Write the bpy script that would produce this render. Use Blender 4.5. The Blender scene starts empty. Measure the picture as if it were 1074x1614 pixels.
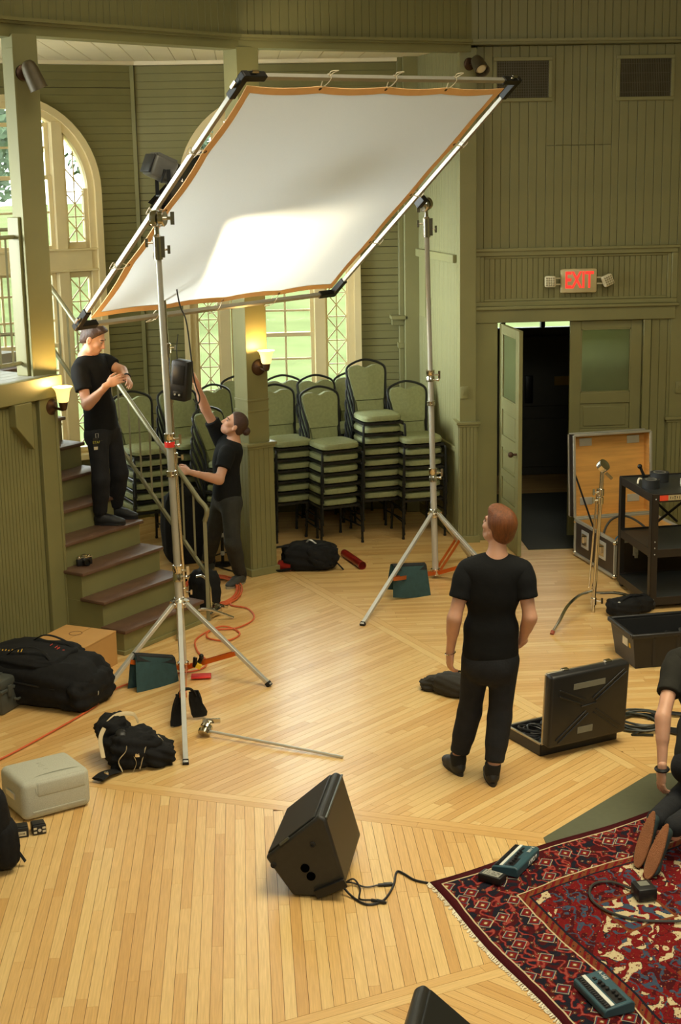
import bpy, bmesh, math, random
import numpy as np
from mathutils import Vector, Matrix
random.seed(7)
R = math.radians
SC = bpy.context.scene
COL = SC.collection

# ------------------------------------------------------------------ camera
cam_data = bpy.data.cameras.new('camera')
cam = bpy.data.objects.new('camera', cam_data); COL.objects.link(cam)
cam_data.sensor_fit = 'VERTICAL'; cam_data.sensor_height = 36.0
cam_data.lens = 36.0 * 2400.0 / 1614.0
cam_data.clip_start = 0.05; cam_data.clip_end = 600
_yaw, _pitch, _roll = R(3.5672), R(13.0195), R(-1.0793)
_f = Vector((math.sin(_yaw)*math.cos(_pitch), math.cos(_yaw)*math.cos(_pitch), -math.sin(_pitch)))
_r = Vector((math.cos(_yaw), -math.sin(_yaw), 0)); _u = _r.cross(_f)
_r2 = _r*math.cos(_roll) + _u*math.sin(_roll); _u2 = _u*math.cos(_roll) - _r*math.sin(_roll)
_m = Matrix((_r2, _u2, -_f)).transposed().to_4x4(); _m.translation = (0, 0, 3.80)
cam.matrix_world = _m
SC.camera = cam

# ------------------------------------------------------------------ world, lights, exposure
SC.view_settings.view_transform = 'Standard'
SC.view_settings.look = 'None'
SC.view_settings.gamma = 1.0
SC.view_settings.use_curve_mapping = False
SC.view_settings.exposure = 0.0
world = bpy.data.worlds.new('sky'); SC.world = world; world.use_nodes = True
_nt = world.node_tree
_bg = _nt.nodes['Background']
_sky = _nt.nodes.new('ShaderNodeTexSky'); _sky.sky_type = 'HOSEK_WILKIE'
_sky.turbidity = 7.0; _sky.ground_albedo = 0.4; _sky.sun_direction = (0.3, 0.5, 0.8)
_mx = _nt.nodes.new('ShaderNodeMixRGB'); _mx.inputs[0].default_value = 0.75
_mx.inputs[2].default_value = (0.90, 0.97, 0.92, 1)
_nt.links.new(_sky.outputs[0], _mx.inputs[1]); _nt.links.new(_mx.outputs[0], _bg.inputs[0])
_bg.inputs[1].default_value = 12.0

def area_light(name, loc, aim, size, size_y, power, color, spread=180):
    d = bpy.data.lights.new(name, 'AREA'); d.shape = 'RECTANGLE'; d.size = size; d.size_y = size_y
    d.energy = power; d.color = color; d.spread = R(spread)
    o = bpy.data.objects.new(name, d); COL.objects.link(o); o.location = loc
    o.rotation_euler = (Vector(aim) - Vector(loc)).to_track_quat('-Z', 'Y').to_euler()
    return o
WARM = (1.0, 0.905, 0.64)
# unseen area lamps, added for light assumed from overhead and behind the camera
area_light('overhead_fill', (2.6, 7.4, 8.6), (2.0, 8.4, 0), 5.0, 5.0, 335, WARM, 110)
area_light('behind_camera_fill', (1.5, -3.2, 7.2), (0.8, 8.0, 0.5), 6.0, 1.6, 320, (1.0, 0.98, 0.82))
# unseen fill lamps added at left, for the cloth and the alcove side wall
area_light('landing_cloth_fill', (-5.7, 11.9, 3.5), (-0.2, 12.1, 2.3), 3.4, 1.2, 58, (0.90, 0.97, 0.92), 44)
area_light('side_wall_fill', (-3.35, 15.0, 2.9), (2.0, 15.5, 2.2), 0.7, 2.0, 31, (0.82, 0.95, 1.0), 36)

# ------------------------------------------------------------------ materials
def lin(c):
    return tuple((x/255/12.92 if x/255 <= 0.04045 else ((x/255+0.055)/1.055)**2.4) for x in c)
MATS = {}
def mat(name, rgb, rough=0.5, metal=0.0, var=0.08, scale=8.0, bump=0.0, bscale=60.0, spec=None, coat=0.0, emit=None, estr=0.0, aniso=None):
    """Principled paint / cloth / metal with procedural mottling and relief."""
    m = bpy.data.materials.new(name); m.use_nodes = True; MATS[name] = m
    nt = m.node_tree; b = nt.nodes['Principled BSDF']
    c = lin(rgb)
    tc = nt.nodes.new('ShaderNodeTexCoord')
    src = tc.outputs['Object']
    if aniso:
        mp = nt.nodes.new('ShaderNodeMapping'); mp.inputs['Scale'].default_value = aniso
        nt.links.new(src, mp.inputs[0]); src = mp.outputs[0]
    nz = nt.nodes.new('ShaderNodeTexNoise'); nz.inputs['Scale'].default_value = scale
    nz.inputs['Detail'].default_value = 4
    nt.links.new(src, nz.inputs['Vector'])
    rp = nt.nodes.new('ShaderNodeValToRGB')
    rp.color_ramp.elements[0].position = 0.3; rp.color_ramp.elements[1].position = 0.7
    rp.color_ramp.elements[0].color = tuple(x*(1-var) for x in c) + (1,)
    rp.color_ramp.elements[1].color = tuple(min(1, x*(1+var)) for x in c) + (1,)
    nt.links.new(nz.outputs[0], rp.inputs[0]); nt.links.new(rp.outputs[0], b.inputs['Base Color'])
    b.inputs['Roughness'].default_value = rough; b.inputs['Metallic'].default_value = metal
    if spec is not None: b.inputs['Specular IOR Level'].default_value = spec
    if coat: b.inputs['Coat Weight'].default_value = coat
    if bump:
        n2 = nt.nodes.new('ShaderNodeTexNoise'); n2.inputs['Scale'].default_value = bscale; n2.inputs['Detail'].default_value = 3
        nt.links.new(src, n2.inputs['Vector'])
        bp = nt.nodes.new('ShaderNodeBump'); bp.inputs['Strength'].default_value = bump; bp.inputs['Distance'].default_value = 0.01
        nt.links.new(n2.outputs[0], bp.inputs['Height']); nt.links.new(bp.outputs[0], b.inputs['Normal'])
    if emit:
        b.inputs['Emission Color'].default_value = lin(emit) + (1,); b.inputs['Emission Strength'].default_value = estr
    return m

PAINT = mat('olive_paint', (128, 124, 80), 0.5, var=0.06, scale=3, bump=0.05, bscale=40)
PAINTD = mat('olive_paint_boards', (124, 120, 77), 0.55, var=0.07, scale=2.5, bump=0.05, bscale=30)
CREAM = mat('cream_paint', (232, 214, 164), 0.45, var=0.04, scale=4)
WHITEW = mat('white_ceiling_paint', (236, 226, 196), 0.6, var=0.04, scale=2)
GAP = mat('dark_gap', (66, 60, 36), 0.9)
TREAD = mat('brown_tread_paint', (98, 72, 56), 0.42, var=0.16, scale=7, bump=0.08)
GREYDECK = mat('grey_deck_paint', (150, 150, 140), 0.5, var=0.1, scale=6)
STEEL = mat('galvanised_steel', (204, 204, 198), 0.38, 0.55, var=0.05)
CHROME = mat('chrome', (214, 210, 200), 0.16, 1.0, var=0.03)
ALU = mat('aluminium_tube', (172, 169, 156), 0.42, 0.4, var=0.05)
BLACKM = mat('black_metal', (26, 25, 24), 0.4, 0.3, var=0.1)
BLACKP = mat('black_plastic', (27, 27, 28), 0.45, var=0.12, bump=0.06, bscale=220)
BLACKF = mat('black_fabric', (24, 24, 25), 0.85, var=0.2, scale=30, bump=0.25, bscale=160, spec=0.25)
RUBBER = mat('black_rubber', (20, 20, 20), 0.7)
COPPER = mat('orange_brace_metal', (214, 110, 40), 0.35, 0.55, var=0.06)
BRONZE = mat('dark_bronze', (74, 52, 36), 0.4, 0.6, var=0.15)
IRON = mat('grey_green_iron', (140, 136, 104), 0.42, 0.2, var=0.08)
TAPEO = mat('peach_webbing', (255, 206, 150), 0.7, var=0.06)
RED = mat('red_tape', (214, 44, 34), 0.5)

# ------------------------------------------------------------------ mesh helpers
def rotz(a): return Matrix.Rotation(a, 4, 'Z')
def frame_from_axis(d, up=Vector((0, 0, 1))):
    d = Vector(d).normalized()
    if abs(d.dot(up)) > 0.999: up = Vector((1, 0, 0))
    x = up.cross(d).normalized(); y = d.cross(x)
    return x, y, d
class MB:
    """Collects shapes, then links them as ONE mesh object."""
    def __init__(s): s.v = []; s.f = []; s.mi = []; s.att = []
    def add(s, vs, fs, mi=0, M=None):
        o = len(s.v)
        s.v += [tuple(M @ Vector(p)) if M is not None else tuple(p) for p in vs]
        s.f += [tuple(i+o for i in f) for f in fs]; s.mi += [mi]*len(fs)
        return s
    def box(s, c, size, M=None, mi=0):
        x, y, z = (a/2 for a in size); cx, cy, cz = c
        vs = [(cx+i*x, cy+j*y, cz+k*z) for k in (-1, 1) for j in (-1, 1) for i in (-1, 1)]
        fs = [(0,2,3,1),(4,5,7,6),(0,1,5,4),(2,6,7,3),(0,4,6,2),(1,3,7,5)]
        return s.add(vs, fs, mi, M)
    def b2(s, lo, hi, M=None, mi=0):
        return s.box([(a+b)/2 for a, b in zip(lo, hi)], [abs(b-a) for a, b in zip(lo, hi)], M, mi)
    def rbox(s, c, size, r, seg=2, M=None, mi=0):
        bm = bmesh.new(); bmesh.ops.create_cube(bm, size=1.0)
        for v in bm.verts: v.co = Vector((v.co.x*size[0], v.co.y*size[1], v.co.z*size[2]))
        bmesh.ops.bevel(bm, geom=bm.edges[:], offset=r, segments=seg, profile=0.5, affect='EDGES')
        bm.verts.index_update()
        s.add([Vector(c)+v.co for v in bm.verts], [[v.index for v in f.verts] for f in bm.faces], mi, M); bm.free()
        return s
    def prism(s, poly, z0, z1, M=None, mi=0):
        n = len(poly)
        a = sum(poly[i][0]*poly[(i+1) % n][1]-poly[(i+1) % n][0]*poly[i][1] for i in range(n))
        if a < 0: poly = poly[::-1]
        vs = [(p[0], p[1], z0) for p in poly] + [(p[0], p[1], z1) for p in poly]
        fs = [tuple(range(n-1, -1, -1)), tuple(range(n, 2*n))] + [(i, (i+1) % n, n+(i+1) % n, n+i) for i in range(n)]
        return s.add(vs, fs, mi, M)
    def tube(s, pts, r, seg=8, closed=False, M=None, mi=0, rs=None, flat=1.0):
        pts = [Vector(p) for p in pts]; n = len(pts); vs = []; fs = []
        t0 = None
        for i, p in enumerate(pts):
            if closed: d = pts[(i+1) % n]-pts[i-1]
            else: d = pts[min(i+1, n-1)]-pts[max(i-1, 0)]
            if d.length < 1e-9: d = Vector((0, 0, 1))
            d.normalize()
            if t0 is None: x, y, _ = frame_from_axis(d)
            else:
                x = x - d*x.dot(d)
                if x.length < 1e-6: x, y, _ = frame_from_axis(d)
                x.normalize(); y = d.cross(x)
            t0 = d; rr = rs[i] if rs else r
            for k in range(seg):
                a = 2*math.pi*k/seg
                vs.append(p + x*math.cos(a)*rr + y*math.sin(a)*rr*flat)
        m = n if closed else n-1
        for i in range(m):
            j = (i+1) % n
            for k in range(seg):
                l = (k+1) % seg
                fs.append((i*seg+k, i*seg+l, j*seg+l, j*seg+k))
        if not closed:
            fs.append(tuple(range(seg-1, -1, -1))); fs.append(tuple((n-1)*seg+k for k in range(seg)))
        return s.add(vs, fs, mi, M)
    def cyl(s, p0, p1, r0, r1=None, seg=16, M=None, mi=0):
        return s.tube([p0, p1], r0, seg, M=M, mi=mi, rs=[r0, r0 if r1 is None else r1])
    def bar(s, p0, p1, w, h, M=None, mi=0, up=(0, 0, 1)):
        p0, p1 = Vector(p0), Vector(p1); x, y, d = frame_from_axis(p1-p0, Vector(up))
        vs = [p + x*i*w/2 + y*j*h/2 for p in (p0, p1) for i, j in ((-1,-1),(1,-1),(1,1),(-1,1))]
        return s.add(vs, [(3,2,1,0),(4,5,6,7),(0,1,5,4),(1,2,6,5),(2,3,7,6),(3,0,4,7)], mi, M)
    def lathe(s, prof, p0=(0,0,0), axis=(0,0,1), seg=20, M=None, mi=0):
        x, y, d = frame_from_axis(axis); p0 = Vector(p0); n = len(prof); vs = []; fs = []
        for r, h in prof:
            for k in range(seg):
                a = 2*math.pi*k/seg; vs.append(p0+d*h+x*r*math.cos(a)+y*r*math.sin(a))
        for i in range(n-1):
            for k in range(seg):
                l = (k+1) % seg; fs.append((i*seg+k, i*seg+l, (i+1)*seg+l, (i+1)*seg+k))
        if prof[0][0] > 1e-6: fs.append(tuple(range(seg-1, -1, -1)))
        if prof[-1][0] > 1e-6: fs.append(tuple((n-1)*seg+k for k in range(seg)))
        return s.add(vs, fs, mi, M)
    def ball(s, c, r, seg=12, rings=8, M=None, mi=0):
        r = (r, r, r) if not hasattr(r, '__len__') else r
        vs = []; fs = []
        for i in range(rings+1):
            t = math.pi*i/rings
            for k in range(seg):
                a = 2*math.pi*k/seg
                vs.append((c[0]+r[0]*math.sin(t)*math.cos(a), c[1]+r[1]*math.sin(t)*math.sin(a), c[2]+r[2]*math.cos(t)))
        for i in range(rings):
            for k in range(seg):
                l = (k+1) % seg; fs.append((i*seg+k, (i+1)*seg+k, (i+1)*seg+l, i*seg+l))
        return s.add(vs, fs, mi, M)
    def sheet(s, rows, th=0.0, M=None, mi=0, closed=False):
        """grid of points -> sheet, given thickness th along the mean normal"""
        nr, nc = len(rows), len(rows[0]); top = [Vector(p) for r in rows for p in r]
        if th:
            nm = [Vector((0, 0, 0)) for _ in top]
            for i in range(nr):
                for j in range(nc):
                    a = top[min(i+1, nr-1)*nc+j]-top[max(i-1, 0)*nc+j]; b = top[i*nc+min(j+1, nc-1)]-top[i*nc+max(j-1, 0)]
                    n = a.cross(b); nm[i*nc+j] = n.normalized() if n.length > 1e-12 else Vector((0, 0, 1))
            vs = [p+n*th/2 for p, n in zip(top, nm)] + [p-n*th/2 for p, n in zip(top, nm)]
        else: vs = top
        fs = [(i*nc+j, (i+1)*nc+j, (i+1)*nc+j+1, i*nc+j+1) for i in range(nr-1) for j in range(nc-1)]
        if th:
            k = nr*nc; fs = fs + [tuple(q+k for q in f[::-1]) for f in fs]
            ring = [j for j in range(nc)] + [i*nc+nc-1 for i in range(1, nr)] + [(nr-1)*nc+j for j in range(nc-2, -1, -1)] + [i*nc for i in range(nr-2, 0, -1)]
            for a, b in zip(ring, ring[1:]+ring[:1]): fs.append((a, b, b+k, a+k))
        return s.add(vs, fs, mi, M)
    def mesh(s, name, mats, smooth=True, ang=35):
        me = bpy.data.meshes.new(name); me.from_pydata(s.v, [], s.f)
        for m in (mats if isinstance(mats, (list, tuple)) else [mats]): me.materials.append(m)
        me.polygons.foreach_set('material_index', s.mi)
        if smooth:
            me.polygons.foreach_set('use_smooth', [True]*len(s.f)); me.set_sharp_from_angle(angle=R(ang))
        me.update(); return me
    def build(s, name, mats, parent=None, world=False, smooth=True, ang=35, bevel=0.0, subsurf=0):
        if world and parent is not None:
            inv = wm(parent).inverted(); s.v = [tuple(inv @ Vector(p)) for p in s.v]
        o = bpy.data.objects.new(name, s.mesh(name, mats, smooth, ang)); COL.objects.link(o)
        if parent is not None: o.parent = parent
        if bevel:
            b = o.modifiers.new('edge', 'BEVEL'); b.width = bevel; b.segments = 2; b.limit_method = 'ANGLE'; b.angle_limit = R(40)
        if subsurf:
            b = o.modifiers.new('smooth', 'SUBSURF'); b.levels = subsurf; b.render_levels = subsurf
        return o
def wm(o):
    m = Matrix.Translation(o.location) @ o.rotation_euler.to_matrix().to_4x4()
    return wm(o.parent) @ m if o.parent else m
def tag(o, label=None, cat=None, group=None, kind=None):
    if label: o['label'] = label
    if cat: o['category'] = cat
    if group: o['group'] = group
    if kind: o['kind'] = kind
    return o
def thing(name, label, cat, loc=(0, 0, 0), rz=0.0, group=None, rot=None):
    o = bpy.data.objects.new(name, None); COL.objects.link(o); o.empty_display_size = 0.1
    o.location = loc; o.rotation_euler = rot if rot is not None else (0, 0, rz)
    return tag(o, label, cat, group)
def struct(o): o['kind'] = 'structure'; return o
def copy_tree(o, parent=None):
    c = o.copy(); COL.objects.link(c)
    if parent is not None: c.parent = parent
    for ch in list(o.children): copy_tree(ch, c)
    return c
def single(name, mb, mats, label, cat, base=None, group=None, **kw):
    """a thing that is one mesh; its origin is put at base"""
    b = Vector(base) if base is not None else Vector((0, 0, 0))
    mb.v = [tuple(Vector(p)-b) for p in mb.v]
    o = mb.build(name, mats, **kw); o.location = b
    return tag(o, label, cat, group)
def bez(pts, n=8):
    """Catmull-Rom through pts"""
    P = [Vector(p) for p in pts]; P = [P[0]*2-P[1]] + P + [P[-1]*2-P[-2]]; out = []
    for i in range(1, len(P)-2):
        a, b, c, d = P[i-1:i+3]
        for k in range(n):
            t = k/n
            out.append(0.5*((2*b)+(c-a)*t+(2*a-5*b+4*c-d)*t*t+(3*b-a-3*c+d)*t**3))
    out.append(P[-2]); return out
def text_obj(name, body, size, M, material, parent, extrude=0.001, world=True, align='CENTER', offset=0.0):
    cu = bpy.data.curves.new(name, 'FONT'); cu.body = body; cu.size = size; cu.extrude = extrude; cu.offset = offset
    cu.align_x = align; cu.align_y = 'CENTER'
    o = bpy.data.objects.new(name, cu); COL.objects.link(o); cu.materials.append(material)
    dg = bpy.context.evaluated_depsgraph_get(); me = bpy.data.meshes.new_from_object(o.evaluated_get(dg)); me.materials.clear(); me.materials.append(material)
    bpy.data.objects.remove(o); bpy.data.curves.remove(cu)
    o = bpy.data.objects.new(name, me); COL.objects.link(o); o.parent = parent
    o.matrix_local = (wm(parent).inverted() @ M) if world else M
    return o
def marks(name, M, w, h, n, material, parent, seed=0):
    """a line of print too small to read: n short strokes"""
    rr = random.Random(seed); q = MB(); x = -w/2; s = w/n
    for k in range(n):
        if rr.random() < 0.15: x += s; continue
        q.box((x+s/2, rr.uniform(-.1, .1)*h, 0), (s*0.28, h*rr.uniform(.6, 1), 0.001), M=M)
        if rr.random() < 0.6: q.box((x+s/2, rr.choice((-.4, 0, .4))*h, 0), (s*0.8, h*0.18, 0.001), M=M)
        x += s
    o = q.build(name, material, parent, world=True, smooth=False); o['kind'] = 'stuff'; return o
def MF(o, x, y, z=None):
    """4x4 from origin and axis directions"""
    x = Vector(x).normalized(); y = Vector(y); y = (y - x*y.dot(x)).normalized(); z = x.cross(y)
    m = Matrix((x, y, z)).transposed().to_4x4(); m.translation = Vector(o); return m
# ================================================================== structure
YD = 14.95                       # door wall plane
CEN = Vector((3.067, 7.377, 0))  # centre of the octagonal floor
ZB, ZM, ZC = 4.76, 4.85, 4.84    # beam underside, frieze line, alcove ceiling
HALL_TOP = 8.9
COLP = Vector((0.067, 14.016, 0)); PILP = Vector((2.09, 14.82, 0)); POSTP = Vector((-1.605, 12.09, 0))

def plank_mat():
    m = bpy.data.materials.new('oak_plank'); m.use_nodes = True; nt = m.node_tree; b = nt.nodes['Principled BSDF']
    at = nt.nodes.new('ShaderNodeAttribute'); at.attribute_name = 'tint'
    rp = nt.nodes.new('ShaderNodeValToRGB'); e = rp.color_ramp.elements
    e[0].position = 0; e[0].color = lin((216, 170, 104)) + (1,)
    e[1].position = 1; e[1].color = lin((238, 204, 140)) + (1,)
    k = e.new(0.45); k.color = lin((230, 188, 122)) + (1,)
    nt.links.new(at.outputs['Fac'], rp.inputs[0])
    uv = nt.nodes.new('ShaderNodeUVMap'); uv.uv_map = 'grain'
    mp = nt.nodes.new('ShaderNodeMapping'); mp.inputs['Scale'].default_value = (3, 60, 1); nt.links.new(uv.outputs[0], mp.inputs[0])
    nz = nt.nodes.new('ShaderNodeTexNoise'); nz.inputs['Scale'].default_value = 2.0; nz.inputs['Detail'].default_value = 5
    nt.links.new(mp.outputs[0], nz.inputs['Vector'])
    r2 = nt.nodes.new('ShaderNodeValToRGB'); r2.color_ramp.elements[0].position = 0.3; r2.color_ramp.elements[1].position = 0.75
    r2.color_ramp.elements[0].color = (0.80, 0.78, 0.74, 1); r2.color_ramp.elements[1].color = (1, 1, 1, 1)
    nt.links.new(nz.outputs[0], r2.inputs[0])
    mx = nt.nodes.new('ShaderNodeMixRGB'); mx.blend_type = 'MULTIPLY'; mx.inputs[0].default_value = 1
    nt.links.new(rp.outputs[0], mx.inputs[1]); nt.links.new(r2.outputs[0], mx.inputs[2]); nt.links.new(mx.outputs[0], b.inputs['Base Color'])
    b.inputs['Roughness'].default_value = 0.36; b.inputs['Specular IOR Level'].default_value = 0.45
    b.inputs['Coat Weight'].default_value = 0.25; b.inputs['Coat Roughness'].default_value = 0.22
    return m
OAK = plank_mat()
SUBFLOOR = mat('subfloor', (92, 58, 28), 0.8)

fm = MB(); fm.b2((-5.5, -4.5, -0.12), (8.5, 20, -0.004))
floor = struct(fm.build('floor', SUBFLOOR))

def clip(poly, nx, ny, d):
    """keep nx*x+ny*y <= d"""
    out = []; n = len(poly)
    for i in range(n):
        a, b = poly[i], poly[(i+1) % n]; da = nx*a[0]+ny*a[1]-d; db = nx*b[0]+ny*b[1]-d
        if da <= 0: out.append(a)
        if da*db < 0:
            t = da/(da-db); out.append((a[0]+(b[0]-a[0])*t, a[1]+(b[1]-a[1])*t))
    return out
def area(p): return abs(sum(p[i][0]*p[(i+1) % len(p)][1]-p[(i+1) % len(p)][0]*p[i][1] for i in range(len(p))))/2 if len(p) > 2 else 0
_cm = _m.inverted()
def project(p):
    q = _cm @ Vector(p)
    if q.z > -0.1: return None
    return (537 + 2400*q.x/-q.z, 807 - 2400*q.y/-q.z, -q.z)
FX = 2400.0


rnd = random.Random(11)
PW = 0.0572; planks = []   # (poly, dir, tint)
def lay_strip(o, d, n, s0, s1, w0, w1, clips, lmin=0.5, lmax=1.7):
    s = s0 - rnd.random()*lmax
    while s < s1:
        L = rnd.uniform(lmin, lmax); a, b = s+0.0006, s+L-0.0006; s += L
        p = [(o[0]+d[0]*x+n[0]*y, o[1]+d[1]*x+n[1]*y) for x, y in ((a, w0), (b, w0), (b, w1), (a, w1))]
        for c in clips:
            p = clip(p, *c)
            if len(p) < 3: break
        if len(p) < 3 or area(p) < 0.0008: continue
        planks.append((p, d, rnd.random()))
BORD = 0.068
for k in (1, 2, 3, 4, 5):                      # sector normals 45, 90, 135, 180, 225 degrees
    na = R(45*k); n = (math.cos(na), math.sin(na)); d = (-n[1], n[0])
    e0, e1 = na-R(22.5), na+R(22.5)            # bounding radii
    # inside of the sector, leaving room for the mitred borders
    c0 = (math.sin(e0), -math.cos(e0)); c1 = (-math.sin(e1), math.cos(e1))
    off = BORD
    clips = [(c0[0], c0[1], c0[0]*CEN.x+c0[1]*CEN.y-off), (c1[0], c1[1], c1[0]*CEN.x+c1[1]*CEN.y-off)]
    amax = 11.5 if k == 2 else (8.5 if k == 1 else (9.6 if k == 3 else 7.5))
    rows = int((amax-1.43)/PW)
    for i in range(rows):
        w = 1.43+i*PW; half = (w+PW)*math.tan(R(22.5))
        lay_strip((CEN.x, CEN.y), d, n, -half, half, w+0.0011, w+PW-0.0011, clips)
for k in (1, 2, 3, 4):                         # two-board borders along the radii
    a = R(22.5+45*k); d = (math.cos(a), math.sin(a)); n = (-d[1], d[0])
    for w0, w1 in ((-BORD+0.002, -0.001), (0.001, BORD-0.002)):
        lay_strip((CEN.x, CEN.y), d, n, 1.55, 9, w0, w1, [], 1.2, 2.4)
def plank_mesh(items, name):
    vs = []; fs = []; tint = []; uvs = []; mi = []
    for p, d, t in items:
        a2 = sum(p[i][0]*p[(i+1) % len(p)][1]-p[(i+1) % len(p)][0]*p[i][1] for i in range(len(p)))
        if a2 < 0: p = p[::-1]
        n = len(p); o = len(vs); ou, ov = t*37.0, t*91.0
        vs += [(x, y, 0.0) for x, y in p] + [(x, y, -0.012) for x, y in p]
        f = [tuple(range(o, o+n))] + [(o+(i+1) % n, o+i, o+n+i, o+n+(i+1) % n) for i in range(n)]
        for q in f:
            fs.append(q); tint.append(t)
            for i in q:
                x, y = vs[i][0], vs[i][1]; uvs.append((x*d[0]+y*d[1]+ou, -x*d[1]+y*d[0]+ov))
    me = bpy.data.meshes.new(name); me.from_pydata(vs, [], fs); me.materials.append(OAK)
    at = me.attributes.new('tint', 'FLOAT', 'FACE'); at.data.foreach_set('value', tint)
    ul = me.uv_layers.new(name='grain'); ul.data.foreach_set('uv', [c for u in uvs for c in u])
    return me
def pxarea(p):
    q = [project((x, y, 0)) for x, y in p]
    if any(v is None for v in q): return 0
    cx = sum(v[0] for v in q)/len(q); cy = sum(v[1] for v in q)/len(q)
    if not (-20 < cx < 1094 and 700 < cy < 1640): return 0
    return area([(v[0], v[1]) for v in q])
planks.sort(key=lambda t: -pxarea(t[0]))
for it in planks[:290]:
    o = bpy.data.objects.new('plank', plank_mesh([it], 'plank')); COL.objects.link(o); o.parent = floor
o = bpy.data.objects.new('plank_field', plank_mesh(planks[290:], 'plank_field')); COL.objects.link(o); o.parent = floor; o['kind'] = 'stuff'
# octagonal inlay in the middle of the hall
INLAY = mat('grey_linoleum', (88, 90, 68), 0.6, var=0.05, scale=30, bump=0.04)
im = MB(); im.prism([(CEN.x+1.56*math.cos(R(22.5+45*k)), CEN.y+1.56*math.sin(R(22.5+45*k))) for k in range(8)], -0.003, 0.004)
o = im.build('inlay', INLAY, floor); o['label'] = 'grey octagonal inlay in the centre of the oak floor'

# ---------------------------------------------------------------- boarded walls
_bcache = {}
def board_obj(w, h, parent, M, material, th=0.018, name='board'):
    key = (round(w, 3), round(h, 2), material.name)
    if key not in _bcache:
        mb = MB(); e = 0.0028
        # chamfered board: front face set in from the edges
        vs = [(0,0,0),(w,0,0),(w,0,h),(0,0,h),(0,-th+e,0),(w,-th+e,0),(w,-th+e,h),(0,-th+e,h),(e,-th,e*.3),(w-e,-th,e*.3),(w-e,-th,h-e*.3),(e,-th,h-e*.3)]
        fs = [(0,4,5,1),(1,5,6,2),(2,6,7,3),(3,7,4,0),(4,8,9,5),(5,9,10,6),(6,10,11,7),(7,11,8,4),(8,11,10,9)]
        mb.add(vs, fs); _bcache[key] = mb.mesh(name, material, smooth=False)
    o = bpy.data.objects.new(name, _bcache[key]); COL.objects.link(o); o.parent = parent
    o.matrix_local = M if parent is None else wm(parent).inverted() @ M
    return o
def board_joined(mb, w, h, M, th=0.014):
    e = 0.003
    vs = [(0,-0.002,0),(w,-0.002,0),(w,-0.002,h),(0,-0.002,h),(e,-th,0),(w-e,-th,0),(w-e,-th,h),(e,-th,h)]
    mb.add(vs, [(0,4,7,3),(1,2,6,5),(4,5,6,7),(3,7,6,2),(0,1,5,4)], 0, M)
def wall_frame(p, ang):
    """x along the wall, -y towards the room, z up"""
    return Matrix.Translation(Vector(p)) @ rotz(ang)

# door wall ------------------------------------------------------
wb = MB(); M0 = wall_frame((0, YD, 0), 0)
DX0, DX1, DZ = 2.52, 3.985, 2.205
wb.b2((2.14, YD+0.02, 0), (DX0, YD+0.16, ZC+0.3)); wb.b2((DX1, YD, 0), (6.6, YD+0.16, ZC+0.3)); wb.b2((DX0, YD, DZ), (DX1, YD+0.16, ZC+0.3))
wall_back = struct(wb.build('wall_back', PAINT))
x = 2.29; i = 0
while x < 4.6:
    w = 0.083 + rnd.choice((0, 0, 0.006, -0.012)); z0 = 2.93
    if x > 4.32: z0 = 2.93
    M = wall_frame((x+0.001, YD, z0), 0)
    if 2.95 < x < 3.6:
        board_obj(w-0.003, 3.895-z0, wall_back, M, PAINTD); board_obj(w-0.003, ZM-0.03-3.9, wall_back, wall_frame((x+0.001, YD, 3.9), 0), PAINTD)
    else: board_obj(w-0.003, ZM-0.03-z0, wall_back, M, PAINTD)
    x += w
# right-hand boards below, beyond the door casing
for k in range(4): board_obj(0.078, 2.2, wall_back, wall_frame((4.07+0.081*k, YD, 0.14), 0), PAINTD)
def trim(n, boxes, material=PAINT, bevel=0.006, label=None):
    mb = MB()
    for lo, hi in boxes: mb.b2(lo, hi)
    o = struct(mb.build('trim_%d' % n, material, bevel=bevel))
    if label: o['label'] = label
    return o
# door casing, head, and the framed panel above the door
trim(1, [((2.29, YD-0.035, 0), (DX0, YD, DZ)), ((DX1, YD-0.035, 0), (4.06, YD, DZ)), ((2.285, YD-0.045, DZ), (4.30, YD, 2.345)), ((2.27, YD-0.07, 2.335), (4.33, YD, 2.365))])
pm = MB()
for lo, hi in (((2.285, YD-0.04, 2.365), (4.31, YD, 2.41)), ((2.285, YD-0.04, 2.855), (4.31, YD, 2.91)), ((2.285, YD-0.04, 2.41), (2.345, YD, 2.855)), ((4.25, YD-0.04, 2.41), (4.31, YD, 2.855)), ((2.27, YD-0.055, 2.9), (4.325, YD, 2.93)),
               ((2.345, YD-0.022, 2.41), (2.385, YD, 2.855)), ((4.21, YD-0.022, 2.41), (4.25, YD, 2.855)), ((2.385, YD-0.022, 2.41), (4.21, YD, 2.435)), ((2.385, YD-0.022, 2.83), (4.21, YD, 2.855))):
    pm.b2(lo, hi)
struct(pm.build('trim_2', PAINT, bevel=0.006))
pm = MB()
for k in range(34):
    board_joined(pm, 0.0528, 0.4, wall_frame((2.387+k*0.0536, YD, 2.432), 0), 0.010)
o = pm.build('beadboard_panel', PAINTD, wall_back, world=True, smooth=False); o['kind'] = 'stuff'
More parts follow.
